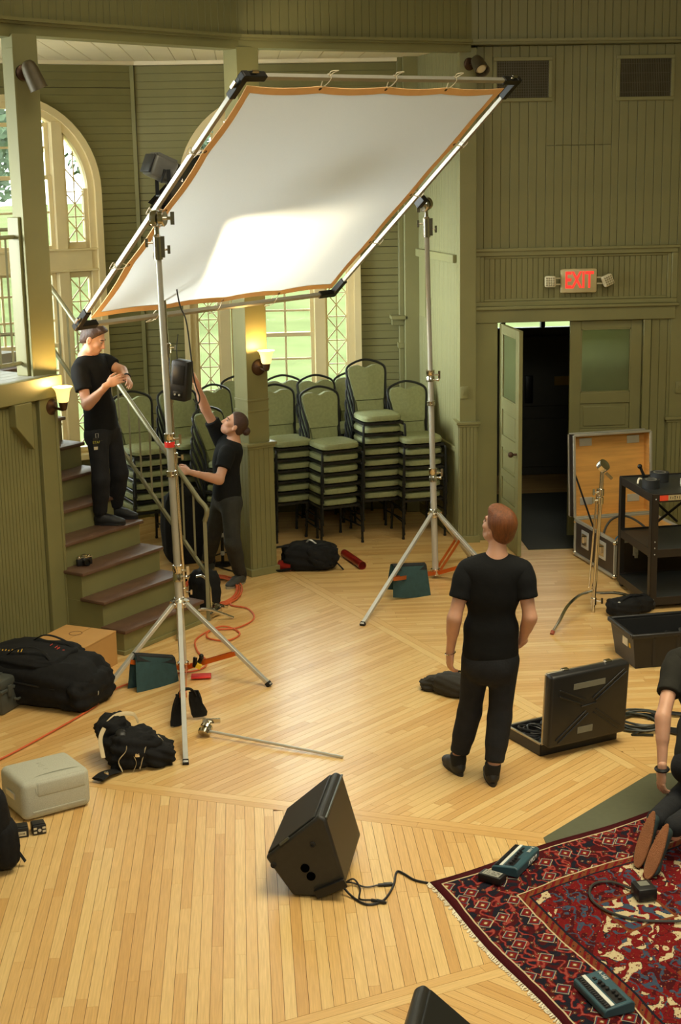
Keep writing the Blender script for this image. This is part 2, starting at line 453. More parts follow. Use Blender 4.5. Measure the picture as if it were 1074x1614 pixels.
# right pilaster
def pilaster(n, cx, cy, ang, s_up, s_low, cap, top, two_rings=True):
    M = wall_frame((cx, cy, 0), ang); mb = MB(); a = s_up/2; b = s_low/2
    mb.b2((-a, -a, cap), (a, a, top), M)
    mb.b2((-b+0.012, -b+0.012, 0), (b-0.012, b-0.012, cap-0.02), M)
    for z, g, h in ((cap-0.025, 0.022, 0.028), (cap-0.05, 0.008, 0.025), (0, 0.018, 0.07)): mb.b2((-b-g, -b-g, z), (b+g, b+g, z+h), M)
    if two_rings:
        for z in (cap+0.29, cap+0.39): mb.b2((-a-0.006, -a-0.006, z), (a+0.006, a+0.006, z+0.02), M)
    o = struct(mb.build('column_%d' % n, PAINT, bevel=0.004))
    nb = 5; w = (s_low-0.02)/nb
    for face in range(4):
        Mf = M @ rotz(face*math.pi/2) @ Matrix.Translation((-b+0.01, -b+0.012, 0.07))
        if face in (0, 3):
            for k in range(nb): board_obj(w-0.002, cap-0.12, o, Mf @ Matrix.Translation((k*w, 0, 0)), PAINTD, 0.012)
        else:
            q = MB()
            for k in range(nb): board_joined(q, w-0.002, cap-0.12, Mf @ Matrix.Translation((k*w, 0, 0)), 0.012)
            q.build('board', PAINTD, o, world=True, smooth=False)
    return o
column_main = pilaster(1, COLP.x, COLP.y, R(31.5), 0.225, 0.285, 1.26, ZB+0.02)
# pilaster at the alcove corner
pilaster(2, 2.213, 14.945, R(2), 0.165, 0.20, 1.235, ZB+0.05, False)
pilaster(3, 4.36, 15.02, 0, 0.20, 0.24, 1.215, 2.34, False)
# beam over the alcove opening, frieze rail and frieze boards above it
def beam_run(n, A, B, zb, z1=6.4):
    d = (B-A); L = d.length; ang = math.atan2(d.y, d.x); M = wall_frame(A, ang)
    mb = MB(); mb.b2((0, 0, zb), (L, 0.22, z1), M); mb.b2((0, -0.03, ZM-0.015), (L, 0.0, ZM+0.012), M); mb.b2((0, -0.055, ZM+0.005), (L, 0, ZM+0.03), M)
    o = struct(mb.build('beam_%d' % n, PAINT)); x = 0.0
    while x < L-0.02:
        w = min(0.078 + rnd.choice((0, 0, 0.008, -0.01, 0.012)), L-x)
        board_obj(w-0.003, 1.0, o, M @ Matrix.Translation((x, 0, ZM+0.03)), PAINTD); x += w
    return o
BL = POSTP + Vector((-0.02, -0.05, 0)); BC = COLP + Vector((-0.02, -0.12, 0)); BP = PILP + Vector((0.15, 0.02, 0))
dl = Vector((math.cos(R(58)), math.sin(R(58)), 0))
beam_run(1, BL - dl*2.2, BL, ZB-0.02); beam_run(2, BL, BC, ZB); beam_run(3, BC, BP, ZB+0.01); beam_run(4, BP, Vector((6.6, YD-0.002, 0)), ZM-0.02)
# post on the landing
pb = MB(); M = wall_frame(POSTP, R(32)); pb.b2((-0.1, -0.1, 2.19), (0.1, 0.1, ZB), M); pb.b2((-0.115, -0.13, 2.19), (-0.1, 0.02, ZB-0.1), M)
struct(pb.build('column_4', PAINT, bevel=0.004))

# alcove side wall (right), outer wall, left outer wall -----------
SA, SB = Vector((2.14, 15.02, 0)), Vector((1.865, 16.56, 0))
ds = SA-SB; Ls = ds.length; angs = math.atan2(ds.y, ds.x); MS = wall_frame(SB, angs)
mb = MB(); mb.b2((0, 0, 0), (Ls, 0.1, ZC), MS)
wall_side = struct(mb.build('wall_alcove', PAINT))
nb = int(Ls/0.072)
for k in range(nb):
    Mk = MS @ Matrix.Translation((k*Ls/nb, 0, 0))
    board_obj(Ls/nb-0.005, 0.78, wall_side, Mk @ Matrix.Translation((0, 0, 0.12)), PAINTD, 0.014)
    board_obj(Ls/nb-0.005, 1.84 if k > 6 else 1.2, wall_side, Mk @ Matrix.Translation((0, 0, 0.96)), PAINTD, 0.014)
    board_obj(Ls/nb-0.005, ZC-2.88, wall_side, Mk @ Matrix.Translation((0, 0, 2.87)), PAINTD, 0.014)
mb = MB(); mb.b2((0, -0.012, 2.16), (0.5, 0, 2.8), MS); o = mb.build('plywood_patch', PAINT, wall_side, world=True)
mb = MB(); mb.b2((0.02, -0.05, 2.79), (Ls-0.02, 0, 2.87), MS); mb.b2((0, -0.035, 0.9), (Ls, 0, 0.96), MS); mb.b2((0, -0.025, 0), (Ls, 0, 0.12), MS)
struct(mb.build('trim_3', PAINT, bevel=0.006))

# windows --------------------------------------------------------
def glass_mat():
    m = bpy.data.materials.new('window_glass'); m.use_nodes = True; nt = m.node_tree; nt.nodes.remove(nt.nodes['Principled BSDF'])
    out = nt.nodes['Material Output']; t = nt.nodes.new('ShaderNodeBsdfTransparent'); g = nt.nodes.new('ShaderNodeBsdfGlossy')
    g.inputs['Roughness'].default_value = 0.02; t.inputs[0].default_value = (0.96, 0.98, 0.97, 1)
    fr = nt.nodes.new('ShaderNodeFresnel'); fr.inputs[0].default_value = 1.45; mx = nt.nodes.new('ShaderNodeMixShader')
    nt.links.new(fr.outputs[0], mx.inputs[0]); nt.links.new(t.outputs[0], mx.inputs[1]); nt.links.new(g.outputs[0], mx.inputs[2]); nt.links.new(mx.outputs[0], out.inputs[0])
    return m
GLASS = glass_mat()
WR, WZ = 0.955, 3.54             # half width and springing height of the arched windows
def half_w(z):
    if z < WZ: return WR
    return math.sqrt(max(0, WR*WR-(z-WZ)**2))
def arched_window(n, M):
    """x across (0 = centre), -y to the room, z up: triple window under a round arch"""
    mb = MB(); N = 28
    arc = lambda r: [(r*math.cos(math.pi*k/N), WZ+r*math.sin(math.pi*k/N)) for k in range(N+1)]
    def ring(ro, ri, y0, y1):
        o_, i_ = arc(ro), arc(ri); vs = []
        for (xa, za), (xb, zb) in zip(o_, i_): vs += [(xa, y0, za), (xb, y0, zb), (xb, y1, zb), (xa, y1, za)]
        fs = []
        for k in range(N):
            for a, b in ((0, 1), (1, 2), (2, 3), (3, 0)): fs.append((4*k+a, 4*k+4+a, 4*k+4+b, 4*k+b))
        mb.add(vs, fs, 0, M)
    ring(WR, WR-0.07, -0.06, 0.12); ring(WR-0.07, WR-0.135, -0.02, 0.12)
    for sx in (-1, 1):
        for a, b, y in ((WR-0.07, WR, -0.06), (WR-0.135, WR-0.07, -0.02)): mb.b2((sx*a, y, 0.8), (sx*b, 0.12, WZ), M)
    w = struct(mb.build('window_%d' % n, CREAM, ang=50))
    q = MB(); q.b2((-WR-0.02, -0.11, 0.74), (WR+0.02, 0.12, 0.8), M); q.build('sill', CREAM, w, world=True, bevel=0.006)
    q = MB(); q.b2((-WR+0.13, -0.03, 2.73), (WR-0.13, 0.12, 2.95), M); q.b2((-WR+0.0, -0.05, 2.72), (WR-0.0, 0.1, 2.745), M); q.b2((-WR, -0.05, 2.935), (WR, 0.1, 2.955), M)
    q.build('transom', CREAM, w, world=True, bevel=0.004)
    for sx in (-1, 1):
        zt = WZ+math.sqrt((WR-0.13)**2-0.53**2)
        q = MB(); q.b2((sx*0.455, -0.03, 0.8), (sx*0.57, 0.12, 2.74), M); q.b2((sx*0.455, -0.03, 2.94), (sx*0.57, 0.12, zt+0.06), M)
        q.build('mullion', CREAM, w, world=True, bevel=0.004)
    # centre sashes
    def rect_frame(q, x0, x1, z0, z1, t, y0, y1):
        q.b2((x0, y0, z0), (x0+t, y1, z1), M); q.b2((x1-t, y0, z0), (x1, y1, z1), M); q.b2((x0+t, y0, z0), (x1-t, y1, z0+t), M); q.b2((x0+t, y0, z1-t), (x1-t, y1, z1), M)
    def sash(x0, x1, z0, z1, cols, zs, y):
        q = MB(); t = 0.042; rect_frame(q, x0, x1, z0, z1, t, y, y+0.04); s = q.build('sash', CREAM, w, world=True, bevel=0.003)
        xs = [x0+t+(x1-x0-2*t)*k/cols for k in range(cols+1)]; zz = [z0+t] + list(zs) + [z1-t]
        for xv in xs[1:-1]: MB().b2((xv-0.011, y+0.008, z0+t), (xv+0.011, y+0.032, z1-t), M).build('muntin', CREAM, s, world=True)
        for zv in zz[1:-1]: MB().b2((x0+t, y+0.01, zv-0.011), (x1-t, y+0.03, zv+0.011), M).build('muntin', CREAM, s, world=True)
        for a, b in zip(xs, xs[1:]):
            for c, d in zip(zz, zz[1:]): MB().b2((a, y+0.018, c), (b, y+0.022, d), M).build('pane', GLASS, s, world=True)
    sash(-0.45, 0.45, 0.82, 1.985, 3, [1.13, 1.42, 1.70], 0.02); sash(-0.45, 0.45, 1.945, 2.73, 3, [2.22, 2.49], 0.06)
    sash(-0.45, 0.45, 2.95, 3.70, 3, [3.33], 0.02); sash(-0.45, 0.45, 3.66, WZ+math.sqrt((WR-0.135)**2-0.45**2), 3, [3.98], 0.06)
    # lattice sidelights
    for sx in (-1, 1):
        for z0, z1, arch in ((0.86, 2.66, False), (3.02, WZ+0.5, True)):
            xa, xb = 0.585, 0.80; q = MB(); y0, y1 = 0.03, 0.055
            ztop = lambda xx: WZ+math.sqrt(max(0.0001, (WR-0.155)**2-xx*xx))
            nz_ = max(2, round((z1-z0)/0.262)); ch = (z1-z0)/nz_
            fr_ = MB()
            for k in range(nz_):
                c0, c1 = z0+k*ch, z0+(k+1)*ch; lim = lambda x_, z_: min(z_, ztop(x_)) if arch else z_
                P = lambda x_, z_: M @ Vector((sx*x_, 0.042, lim(x_, z_)))
                for a, b in (((xa, c0), (xb, c1)), ((xa, c1), (xb, c0)), (((xa+xb)/2, c0), ((xa+xb)/2, c1)), ((xa, c1), (xb, c1))):
                    pa, pb_ = P(*a), P(*b)
                    if (pa-pb_).length > 0.02 and not (arch and (a[1]-ztop(a[0]) > 0.10 or b[1]-ztop(b[0]) > 0.10)): q.bar(pa, pb_, 0.011, 0.016, up=M.to_3x3() @ Vector((0, 1, 0.01)))
                for xx in (xa, (xa+xb)/2, xb): q.ball((0, 0, 0), 0.014, 6, 4, Matrix.Translation(P(xx, c1 if xx != (xa+xb)/2 else (c0+c1)/2)))
            q.build('lattice', CREAM, w, world=True, smooth=False)
            if not arch:
                rect_frame(fr_, sx*0.57 if sx > 0 else -0.82, 0.82 if sx > 0 else -0.57, z0-0.06, z1+0.07, 0.05 if False else 0.022, 0.01, 0.07)
                fr_.b2((sx*0.57, 0.01, z0-0.06), (sx*0.82, 0.07, z0), M); fr_.b2((sx*0.57, 0.01, z1), (sx*0.82, 0.07, z1+0.08), M)
                poly = [(sx*0.57, z0-0.02), (sx*0.82, z0-0.02), (sx*0.82, z1), (sx*0.57, z1)]
            else:
                fr_.b2((sx*0.57, 0.01, 2.95), (sx*0.60, 0.07, ztop(0.57)), M); fr_.b2((sx*0.78, 0.01, 2.95), (sx*0.82, 0.07, WZ+0.02), M); fr_.b2((sx*0.57, 0.01, 2.94), (sx*0.82, 0.07, z0), M)
                poly = [(sx*0.57, 2.95), (sx*0.82, 2.95)] + [(sx*xx, WZ+math.sqrt(max(0, 0.82**2-xx*xx))) for xx in (0.82, 0.8, 0.76, 0.7, 0.64, 0.57)]
            fr_.build('sidelight_frame', CREAM, w, world=True)
            g = MB(); m2 = M @ Matrix(((1,0,0,0),(0,0,1,0),(0,1,0,0),(0,0,0,1))); g.prism(poly, 0.046, 0.05, m2); g.build('pane', GLASS, w, world=True, smooth=False)
    return w
WC1 = Vector((0.335, 16.5, 0)); M1 = wall_frame((0, 16.5, 0), 0)
CORN = Vector((-1.043, 16.5, 0)); angL = R(26.78); MLW = wall_frame(CORN, angL)   # x runs towards the corner (negative s)
arched_window(1, wall_frame(WC1, 0))
arched_window(2, MLW @ Matrix.Translation((-1.39, 0, 0)))
def horizontal_boards(parent, M, x0, x1, xc, bw=0.076, z1=ZC):
    back = MB(); z = 0.0
    while z < z1-0.005:
        h = min(bw + rnd.choice((0, 0, 0.004, -0.004)), z1-z); zm = z+h/2
        cuts = [(x0, x1)]
        if zm > 0.74 and zm < WZ+WR:
            hw = max(0.0, half_w(z+h)-0.03) if z+h > WZ else WR-0.02
            cuts = [(x0, xc-hw), (xc+hw, x1)]
        for a, b in cuts:
            if b-a < 0.02: continue
            board_obj(b-a, h-0.0018, parent, M @ Matrix.Translation((a, 0, z)), PAINTD, 0.013)
            back.b2((a-0.002, 0, z), (b+0.002, 0.03, z+h), M)
        z += h
    o = back.build('board_backing', GAP, parent, world=True, smooth=False)
wq = MB(); wq.b2((-1.05, 16.53, 0), (-0.62, 16.62, ZC)); wq.b2((1.29, 16.53, 0), (2.4, 16.62, ZC)); wq.b2((-0.62, 16.53, 0), (1.29, 16.62, 0.76)); wq.b2((-0.62, 16.53, WZ+WR), (1.29, 16.62, ZC))
wall_outer = struct(wq.build('wall_outer', PAINT)); horizontal_boards(wall_outer, M1, -1.03, 1.74, 0.335)
wq = MB(); wq.b2((-0.435, 0.03, 0), (0, 0.12, ZC), MLW); wq.b2((-5.2, 0.03, 0), (-2.345, 0.12, ZC), MLW); wq.b2((-2.345, 0.03, 0), (-0.435, 0.12, 0.76), MLW); wq.b2((-2.345, 0.03, WZ+WR), (-0.435, 0.12, ZC), MLW)
wall_left_outer = struct(wq.build('wall_left', PAINT)); horizontal_boards(wall_left_outer, MLW, -5.0, -0.02, -1.39)
mb = MB(); mb.b2((-1.075, 16.46, 0), (-1.035, 16.5, ZC)); struct(mb.build('trim_4', PAINT))
# right end of the outer wall: boxed recess with a shelf and a corner post
mb = MB(); mb.b2((1.70, 16.40, 0), (1.75, 16.5, ZC)); mb.b2((1.75, 16.28, 0), (1.925, 16.5, ZC)); struct(mb.build('trim_5', PAINT, bevel=0.005))
mb = MB(); mb.b2((1.60, 16.28, 2.12), (1.78, 16.5, 2.16)); mb.b2((1.62, 16.38, 2.05), (1.75, 16.5, 2.12)); mb.b2((1.68, 16.38, 1.8), (1.76, 16.5, 1.86)); struct(mb.build('trim_6', PAINT, bevel=0.005))
# alcove ceiling: boards
cm_ = MB(); cm_.prism([(-1.66, 12.2), (0.1, 14.1), (2.25, 15.0), (2.6, 15.1), (2.6, 17), (-6, 17), (-6, 9.5), (-2.75, 10.2)], ZC, ZC+0.05); ceil_a = struct(cm_.build('ceiling_alcove', WHITEW))
for k in range(34):
    xk = -5+0.21*k; xm = xk+0.21
    y0 = 12.0 if xm < -1.66 else (12.32+(xm+1.66)*1.08 if xm < 0.1 else 14.25+(xm-0.1)*0.42); y0 = math.ceil(y0/0.4)*0.4
    board_obj(0.205, 16.6-y0, ceil_a, Matrix(((1,0,0,xk),(0,0,1,y0),(0,1,0,ZC),(0,0,0,1))), WHITEW, 0.012)
mb = MB(); mb.b2((-1.05, 16.42, ZC-0.05), (2.0, 16.5, ZC-0.012)); mb.b2((-5, -0.08, ZC-0.05), (0, 0, ZC-0.012), MLW); struct(mb.build('trim_7', WHITEW, bevel=0.004))

# landing and its front wall ---------------------------------------
AU = R(53.27); UD = Vector((math.cos(AU), math.sin(AU), 0)); VD = Vector((-UD.y, UD.x, 0))
WCN = Vector((-1.485, 12.005, 0)); MW = wall_frame(WCN - UD*3.4, AU)
mb = MB(); mb.b2((0, 0.02, 0), (3.4, 0.12, 2.1), MW)
wall_landing = struct(mb.build('wall_landing', PAINT))
q = MB()
for k in range(84): board_joined(q, 0.0345, 2.0, MW @ Matrix.Translation((0.2+k*0.0355, 0.02, 0.0)), 0.012)
o = q.build('beadboard', PAINTD, wall_landing, world=True, smooth=False); o['kind'] = 'stuff'
mb = MB(); mb.b2((3.2, -0.02, 0), (3.4, 0.02, 2.03), MW); mb.b2((3.36, -0.03, 0), (3.385, 0.0, 2.0), MW); mb.b2((0, -0.045, 2.03), (3.44, 0.14, 2.2), MW); mb.b2((0, -0.02, 0), (3.2, 0.02, 0.12), MW)
struct(mb.build('trim_8', PAINT, bevel=0.006))
# bracket under the beam, beside the corner board
mb = MB(); m2 = MW @ Matrix(((1,0,0,0),(0,0,1,0),(0,1,0,0),(0,0,0,1)))
mb.prism([(2.90, 2.03), (3.08, 2.03), (3.08, 1.66), (2.90, 1.86)], -0.06, 0.02, m2); struct(mb.build('trim_9', PAINT, bevel=0.006))
mb = MB(); P0 = WCN-UD*3.4
LP = [(P0.x, P0.y), (WCN.x, WCN.y), (WCN.x+VD.x*1.45, WCN.y+VD.y*1.45), (WCN.x+VD.x*1.45+UD.x*1.1, WCN.y+VD.y*1.45+UD.y*1.1), (WCN.x+VD.x*1.45+UD.x*1.1-3, 15.2), (-5, 14.6), (-5, 9)]
mb.prism(LP, 2.06, 2.185); landing = struct(mb.build('landing_floor', GREYDECK))
for k in range(26):
    board_obj(0.118, 3.38, landing, wall_frame(P0, AU) @ Matrix(((0,0,1,0.0),(1,0,0,0.02+0.12*k),(0,-1,0,2.186),(0,0,0,1))), GREYDECK, 0.014)

# the rest of the hall shell ---------------------------------------
mb = MB(); mb.b2((-3.7, -4.5, 0), (-3.55, 10.0, HALL_TOP)); struct(mb.build('wall_hall_left', PAINT))
mb = MB(); mb.b2((6.6, -4.5, 0), (6.75, 15.2, HALL_TOP)); struct(mb.build('wall_right', PAINT))
mb = MB(); mb.b2((-3.7, -4.6, 0), (6.75, -4.5, HALL_TOP)); struct(mb.build('wall_front', PAINT))
mb = MB(); mb.b2((-6, -4.6, HALL_TOP), (6.8, 16.0, HALL_TOP+0.1)); struct(mb.build('ceiling', WHITEW))
mb = MB()
for A_, B_ in ((BL-dl*2.2, BL), (BL, BC), (BC, BP), (BP, Vector((6.7, YD, 0)))):
    d_ = B_-A_; mb.b2((0, 0.02, 5.85), (d_.length, 0.2, HALL_TOP), wall_frame(A_, math.atan2(d_.y, d_.x)))
mb.b2((-4.2, 9.3, 0), (-3.6, 10.4, HALL_TOP)); mb.b2((-5.9, 9.4, 0), (-5.8, 15.0, 2.6)); mb.b2((-5.9, 9.4, 4.6), (-5.8, 15.0, ZC)); mb.b2((-5.9, 9.4, 2.6), (-5.8, 10.1, 4.6)); mb.b2((-5.9, 14.3, 2.6), (-5.8, 15.0, 4.6)); mb.b2((-5.9, 9.3, 0), (-3.6, 9.4, ZC+1.2))  # unseen opening assumed in the far left wall, letting daylight in
struct(mb.build('wall_upper', PAINT))

# vestibule behind the door ----------------------------------------
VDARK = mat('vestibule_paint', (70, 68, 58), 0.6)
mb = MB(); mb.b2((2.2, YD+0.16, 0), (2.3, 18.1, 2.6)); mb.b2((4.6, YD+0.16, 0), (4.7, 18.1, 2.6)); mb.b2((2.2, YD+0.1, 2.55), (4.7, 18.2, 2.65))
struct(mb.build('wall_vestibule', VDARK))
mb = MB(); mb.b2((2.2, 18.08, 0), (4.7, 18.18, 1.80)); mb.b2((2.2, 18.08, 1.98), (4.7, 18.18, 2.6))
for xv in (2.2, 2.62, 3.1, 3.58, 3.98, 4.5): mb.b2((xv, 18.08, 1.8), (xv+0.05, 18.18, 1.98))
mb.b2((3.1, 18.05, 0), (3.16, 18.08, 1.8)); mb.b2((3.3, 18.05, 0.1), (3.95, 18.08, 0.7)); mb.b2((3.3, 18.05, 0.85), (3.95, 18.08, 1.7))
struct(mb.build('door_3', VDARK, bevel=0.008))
mb = MB(); mb.b2((2.25, 18.13, 1.8), (4.6, 18.14, 1.98)); struct(mb.build('window_3', GLASS))
BRASS = mat('brass_plate', (150, 116, 40), 0.5, 0.4)
d3 = bpy.data.objects['door_3']
MB().b2((3.74, 18.035, 1.10), (3.99, 18.05, 1.21)).build('push_bar', BRASS, d3, world=True, bevel=0.004)
MB().rbox((3.43, 18.04, 1.06), (0.10, 0.03, 0.34), 0.012).build('lock_plate', BLACKM, d3, world=True)
# entrance mat: ribbed pile
MATM = mat('charcoal_mat', (52, 54, 50), 0.95, var=0.25, scale=120, bump=0.6, bscale=200)
mb = MB(); mb.b2((2.76, 14.46, 0), (4.0, 17.0, 0.012)); o = mb.build('entrance_mat', MATM, bevel=0.004); o.data.transform(Matrix.Translation((-3.38, -15.7, 0))); o.location = (3.38, 15.7, 0)
tag(o, 'charcoal entrance mat running through the open doorway', 'mat')

# doors -------------------------------------------------------------
FROST = mat('frosted_glass', (158, 168, 112), 0.35, var=0.1, scale=3, spec=0.5)
FROST.node_tree.nodes['Principled BSDF'].inputs['Transmission Weight'].default_value = 0.75
def door_leaf(n, M, wd=0.725, h=2.19):
    """x across from hinge, -y to the hall"""
    mb = MB(); st = 0.11; t = 0.04
    zs = [0.0, 0.17, 0.37, 0.45, 0.66, 0.74, 0.95, 1.04, 1.13, 1.36, 1.46, 2.12, h]
    mb.b2((0, 0, 0), (st, t, h), M); mb.b2((wd-st, 0, 0), (wd, t, h), M)
    rails = [(0, 0.16), (0.38, 0.46), (0.68, 0.76), (0.98, 1.10), (1.36, 1.47), (2.11, h)]
    for a, b in rails: mb.b2((st, 0, a), (wd-st, t, b), M)
    d = struct(mb.build('door_%d' % n, PAINT, bevel=0.004))
    for (a0, a), (b, b1) in zip(rails[:-2], rails[1:-1]):
        q = MB(); q.b2((st, 0.012, a), (wd-st, t-0.012, b), M); q.b2((st+0.035, 0.004, a+0.03), (wd-st-0.035, t-0.004, b-0.03), M); q.build('panel', PAINT, d, world=True, bevel=0.006)
    q = MB(); q.b2((st-0.004, 0.017, 1.47), (wd-st+0.004, 0.023, 2.11), M); q.build('pane', FROST, d, world=True)
    q = MB()
    for a, b, c, e in ((st, st+0.012, 1.47, 2.11), (wd-st-0.012, wd-st, 1.47, 2.11), (st, wd-st, 1.47, 1.482), (st, wd-st, 2.098, 2.11)): q.b2((a, 0.002, c), (b, t-0.002, e), M)
    q.build('glazing_bead', PAINT, d, world=True)
    q = MB(); q.cyl(M @ Vector((wd-0.05, 0.02, 1.0)), M @ Vector((wd-0.05, -0.05, 1.0)), 0.012); q.ball((0, 0, 0), 0.028, 12, 8, M @ Matrix.Translation((wd-0.05, -0.06, 1.0)))
    q.build('door_knob', BRONZE, d, world=True)
    return d
door_leaf(1, wall_frame((DX0+0.018, YD-0.03, 0.008), R(-85)))
Mr = wall_frame((DX1-0.005, YD+0.05, 0.008), math.pi); door_leaf(2, Mr @ Matrix.Identity(4))

# outside ------------------------------------------------------------
GRASS = mat('lawn', (92, 99, 66), 0.9, var=0.18, scale=0.5, bump=0.2, bscale=30, spec=0.0)
mb = MB()
def gz(x, y): return -0.9 - 0.02*(y-17) if y < 40 else -1.36 + 0.02*(y-40)
rows = [[(x, y, gz(x, y) + 0.25*math.sin(x*0.11+y*0.07)) for x in range(-90, 91, 6)] for y in (17.3, 20, 24, 30, 36, 44, 54, 66, 80, 100, 130)]
mb.sheet(rows); lawn = mb.build('lawn', GRASS); lawn['kind'] = 'structure'
BARK = mat('bark', (80, 66, 52), 0.9, bump=0.4); LEAF = mat('leaves', (62, 78, 52), 0.8, var=0.35, scale=3, bump=0.8, bscale=9)
def tree(x, y, h, r, lab):
    t = thing('tree', lab, 'tree', (x, y, gz(x, y)-0.1), group=None); q = MB(); rr = random.Random(int(x*31+y))
    q.tube([(0, 0, 0), (0.1, 0, h*0.3), (0, 0.1, h*0.65)], 0.3, 8, rs=[0.4, 0.28, 0.12]); q.build('trunk', BARK, t)
    q = MB()
    for k in range(3600):
        u_, w_ = rr.random()*6.283, math.acos(rr.uniform(-0.7, 1)); s = rr.uniform(0.6, 1.0)*r*(1+0.25*math.sin(3*u_+x)*math.sin(4*w_))
        c = Vector((s*math.sin(w_)*math.cos(u_), s*math.sin(w_)*math.sin(u_), h*0.66+s*0.95*math.cos(w_)))
        a = Vector((rr.gauss(0, 1), rr.gauss(0, 1), rr.gauss(0, 1))).normalized(); b = a.orthogonal().normalized(); e = rr.uniform(0.10, 0.24)
        q.add([c-a*e, c+b*e*0.6, c+a*e, c-b*e*0.6], [(0, 1, 2, 3)])
    o = q.build('foliage', LEAF, t, smooth=False); o['kind'] = 'stuff'
tree(-9.0, 46, 10, 3.6, 'leafy green tree outside the arched window left of the post')
tree(-17.5, 52, 12, 4.4, 'bushy green tree furthest left beyond the landing window')
tree(-3.5, 64, 9, 3.2, 'rounded green tree outside, right of the leafy one')
tree(-14.5, 72, 15, 5.5, 'tall distant tree rising behind the nearer trees outside')
# ================================================================== diffusion frame on two stands
TL, TR, BR_, BLf = Vector((0.068, 10.372, 4.345)), Vector((2.261, 12.531, 4.392)), Vector((0.842, 14.022, 2.612)), Vector((-1.271, 11.911, 2.585))
FN = (TR-TL).cross(TL-BLf).normalized()
if FN.z < 0: FN = -FN
def silk_mat():
    m = bpy.data.materials.new('white_diffusion_cloth'); m.use_nodes = True; nt = m.node_tree; b = nt.nodes['Principled BSDF']; nt.nodes.remove(b)
    out = nt.nodes['Material Output']; d = nt.nodes.new('ShaderNodeBsdfDiffuse'); t = nt.nodes.new('ShaderNodeBsdfTranslucent'); mx = nt.nodes.new('ShaderNodeMixShader')
    tc = nt.nodes.new('ShaderNodeTexCoord'); w = nt.nodes.new('ShaderNodeTexNoise'); w.inputs['Scale'].default_value = 220; nt.links.new(tc.outputs['Object'], w.inputs['Vector'])
    rp = nt.nodes.new('ShaderNodeValToRGB'); rp.color_ramp.elements[0].color = (0.80, 0.82, 0.82, 1); rp.color_ramp.elements[1].color = (0.88, 0.89, 0.88, 1)
    nt.links.new(w.outputs[0], rp.inputs[0]); nt.links.new(rp.outputs[0], d.inputs[0]); nt.links.new(rp.outputs[0], t.inputs[0])
    mx.inputs[0].default_value = 0.66; nt.links.new(d.outputs[0], mx.inputs[1]); nt.links.new(t.outputs[0], mx.inputs[2]); nt.links.new(mx.outputs[0], out.inputs[0]); return m
SILK = silk_mat()
fr = thing('diffusion_frame', 'large square metal frame stretched with white diffusion cloth, held up on two stands', 'frame', (BLf+TR)/2)
ORDER = [TL, TR, BR_, BLf]
for a, b in zip(ORDER, ORDER[1:]+ORDER[:1]):
    d = (b-a).normalized(); q = MB(); q.bar(a+d*0.03, b-d*0.03, 0.034, 0.034, up=FN); q.build('frame_tube', ALU, fr, world=True, bevel=0.003)
for i, c in enumerate(ORDER):
    p, n = ORDER[i-1], ORDER[(i+1) % 4]; q = MB()
    for e in (p, n):
        d = (e-c).normalized(); q.bar(c-d*0.03, c+d*0.19, 0.052, 0.052, up=FN)
    k = q.build('corner_bracket', BLACKM, fr, world=True, bevel=0.005)
    for e in (p, n):
        d = (e-c).normalized(); s = (c-(p+n)/2).normalized(); o_ = c+d*0.12; q = MB()
        q.cyl(o_+s*0.02, o_+s*0.06, 0.009); q.bar(o_+s*0.065-d*0.03, o_+s*0.065+d*0.03, 0.014, 0.018, up=FN); q.build('wing_screw', CHROME, k, world=True)
# cloth: scalloped between its tie points; orange webbing around it
NT = 5
def edge_pt(a, b, c_in, t, inset):
    sag = abs(math.sin(math.pi*t*(NT-1)))
    return a.lerp(b, t) + (c_in-a.lerp(b, t)).normalized()*(inset + 0.028*sag)
CEN_F = (TL+TR+BR_+BLf)/4
def ring_pts(inset, n=24):
    out = []
    for a, b in zip(ORDER, ORDER[1:]+ORDER[:1]):
        ab = (b-a).normalized(); perp = FN.cross(ab); 
        if perp.dot(CEN_F-a) < 0: perp = -perp
        for k in range(n):
            t = k/n; L = (b-a).length; tt = (inset + t*(L-2*inset))/L
            sag = 0.022*abs(math.sin(math.pi*t*(NT-1)))
            out.append(a + ab*(tt*L) + perp*(inset+sag))
    return out
o_in, o_out = ring_pts(0.15), ring_pts(0.085)
q = MB(); n = len(o_in); th = FN*0.003
q.add([p+th for p in o_out]+[p+th for p in o_in]+[p-th for p in o_out]+[p-th for p in o_in],
      [(i, (i+1) % n, n+(i+1) % n, n+i) for i in range(n)] + [(2*n+i, 3*n+i, 3*n+(i+1) % n, 2*n+(i+1) % n) for i in range(n)] + [(i, 2*n+i, 2*n+(i+1) % n, (i+1) % n) for i in range(n)])
q.build('webbing_hem', TAPEO, fr, world=True)
q = MB(); m = 24
rows = []
for j in range(m+1):
    v_ = j/m; row = []
    for i in range(m+1):
        u_ = i/m; a = TL.lerp(TR, u_); b = BLf.lerp(BR_, u_); ins = 0.052
        u2 = ins+u_*(1-2*ins); v2 = ins+v_*(1-2*ins)
        p = TL.lerp(TR, u2).lerp(BLf.lerp(BR_, u2), v2)
        row.append(p - FN*0.05*math.sin(math.pi*u_)*math.sin(math.pi*v_))
    rows.append(row)
q.sheet(rows); q.build('diffusion_cloth', SILK, fr, world=True)
CORDW = mat('white_cord', (226, 216, 190), 0.8)
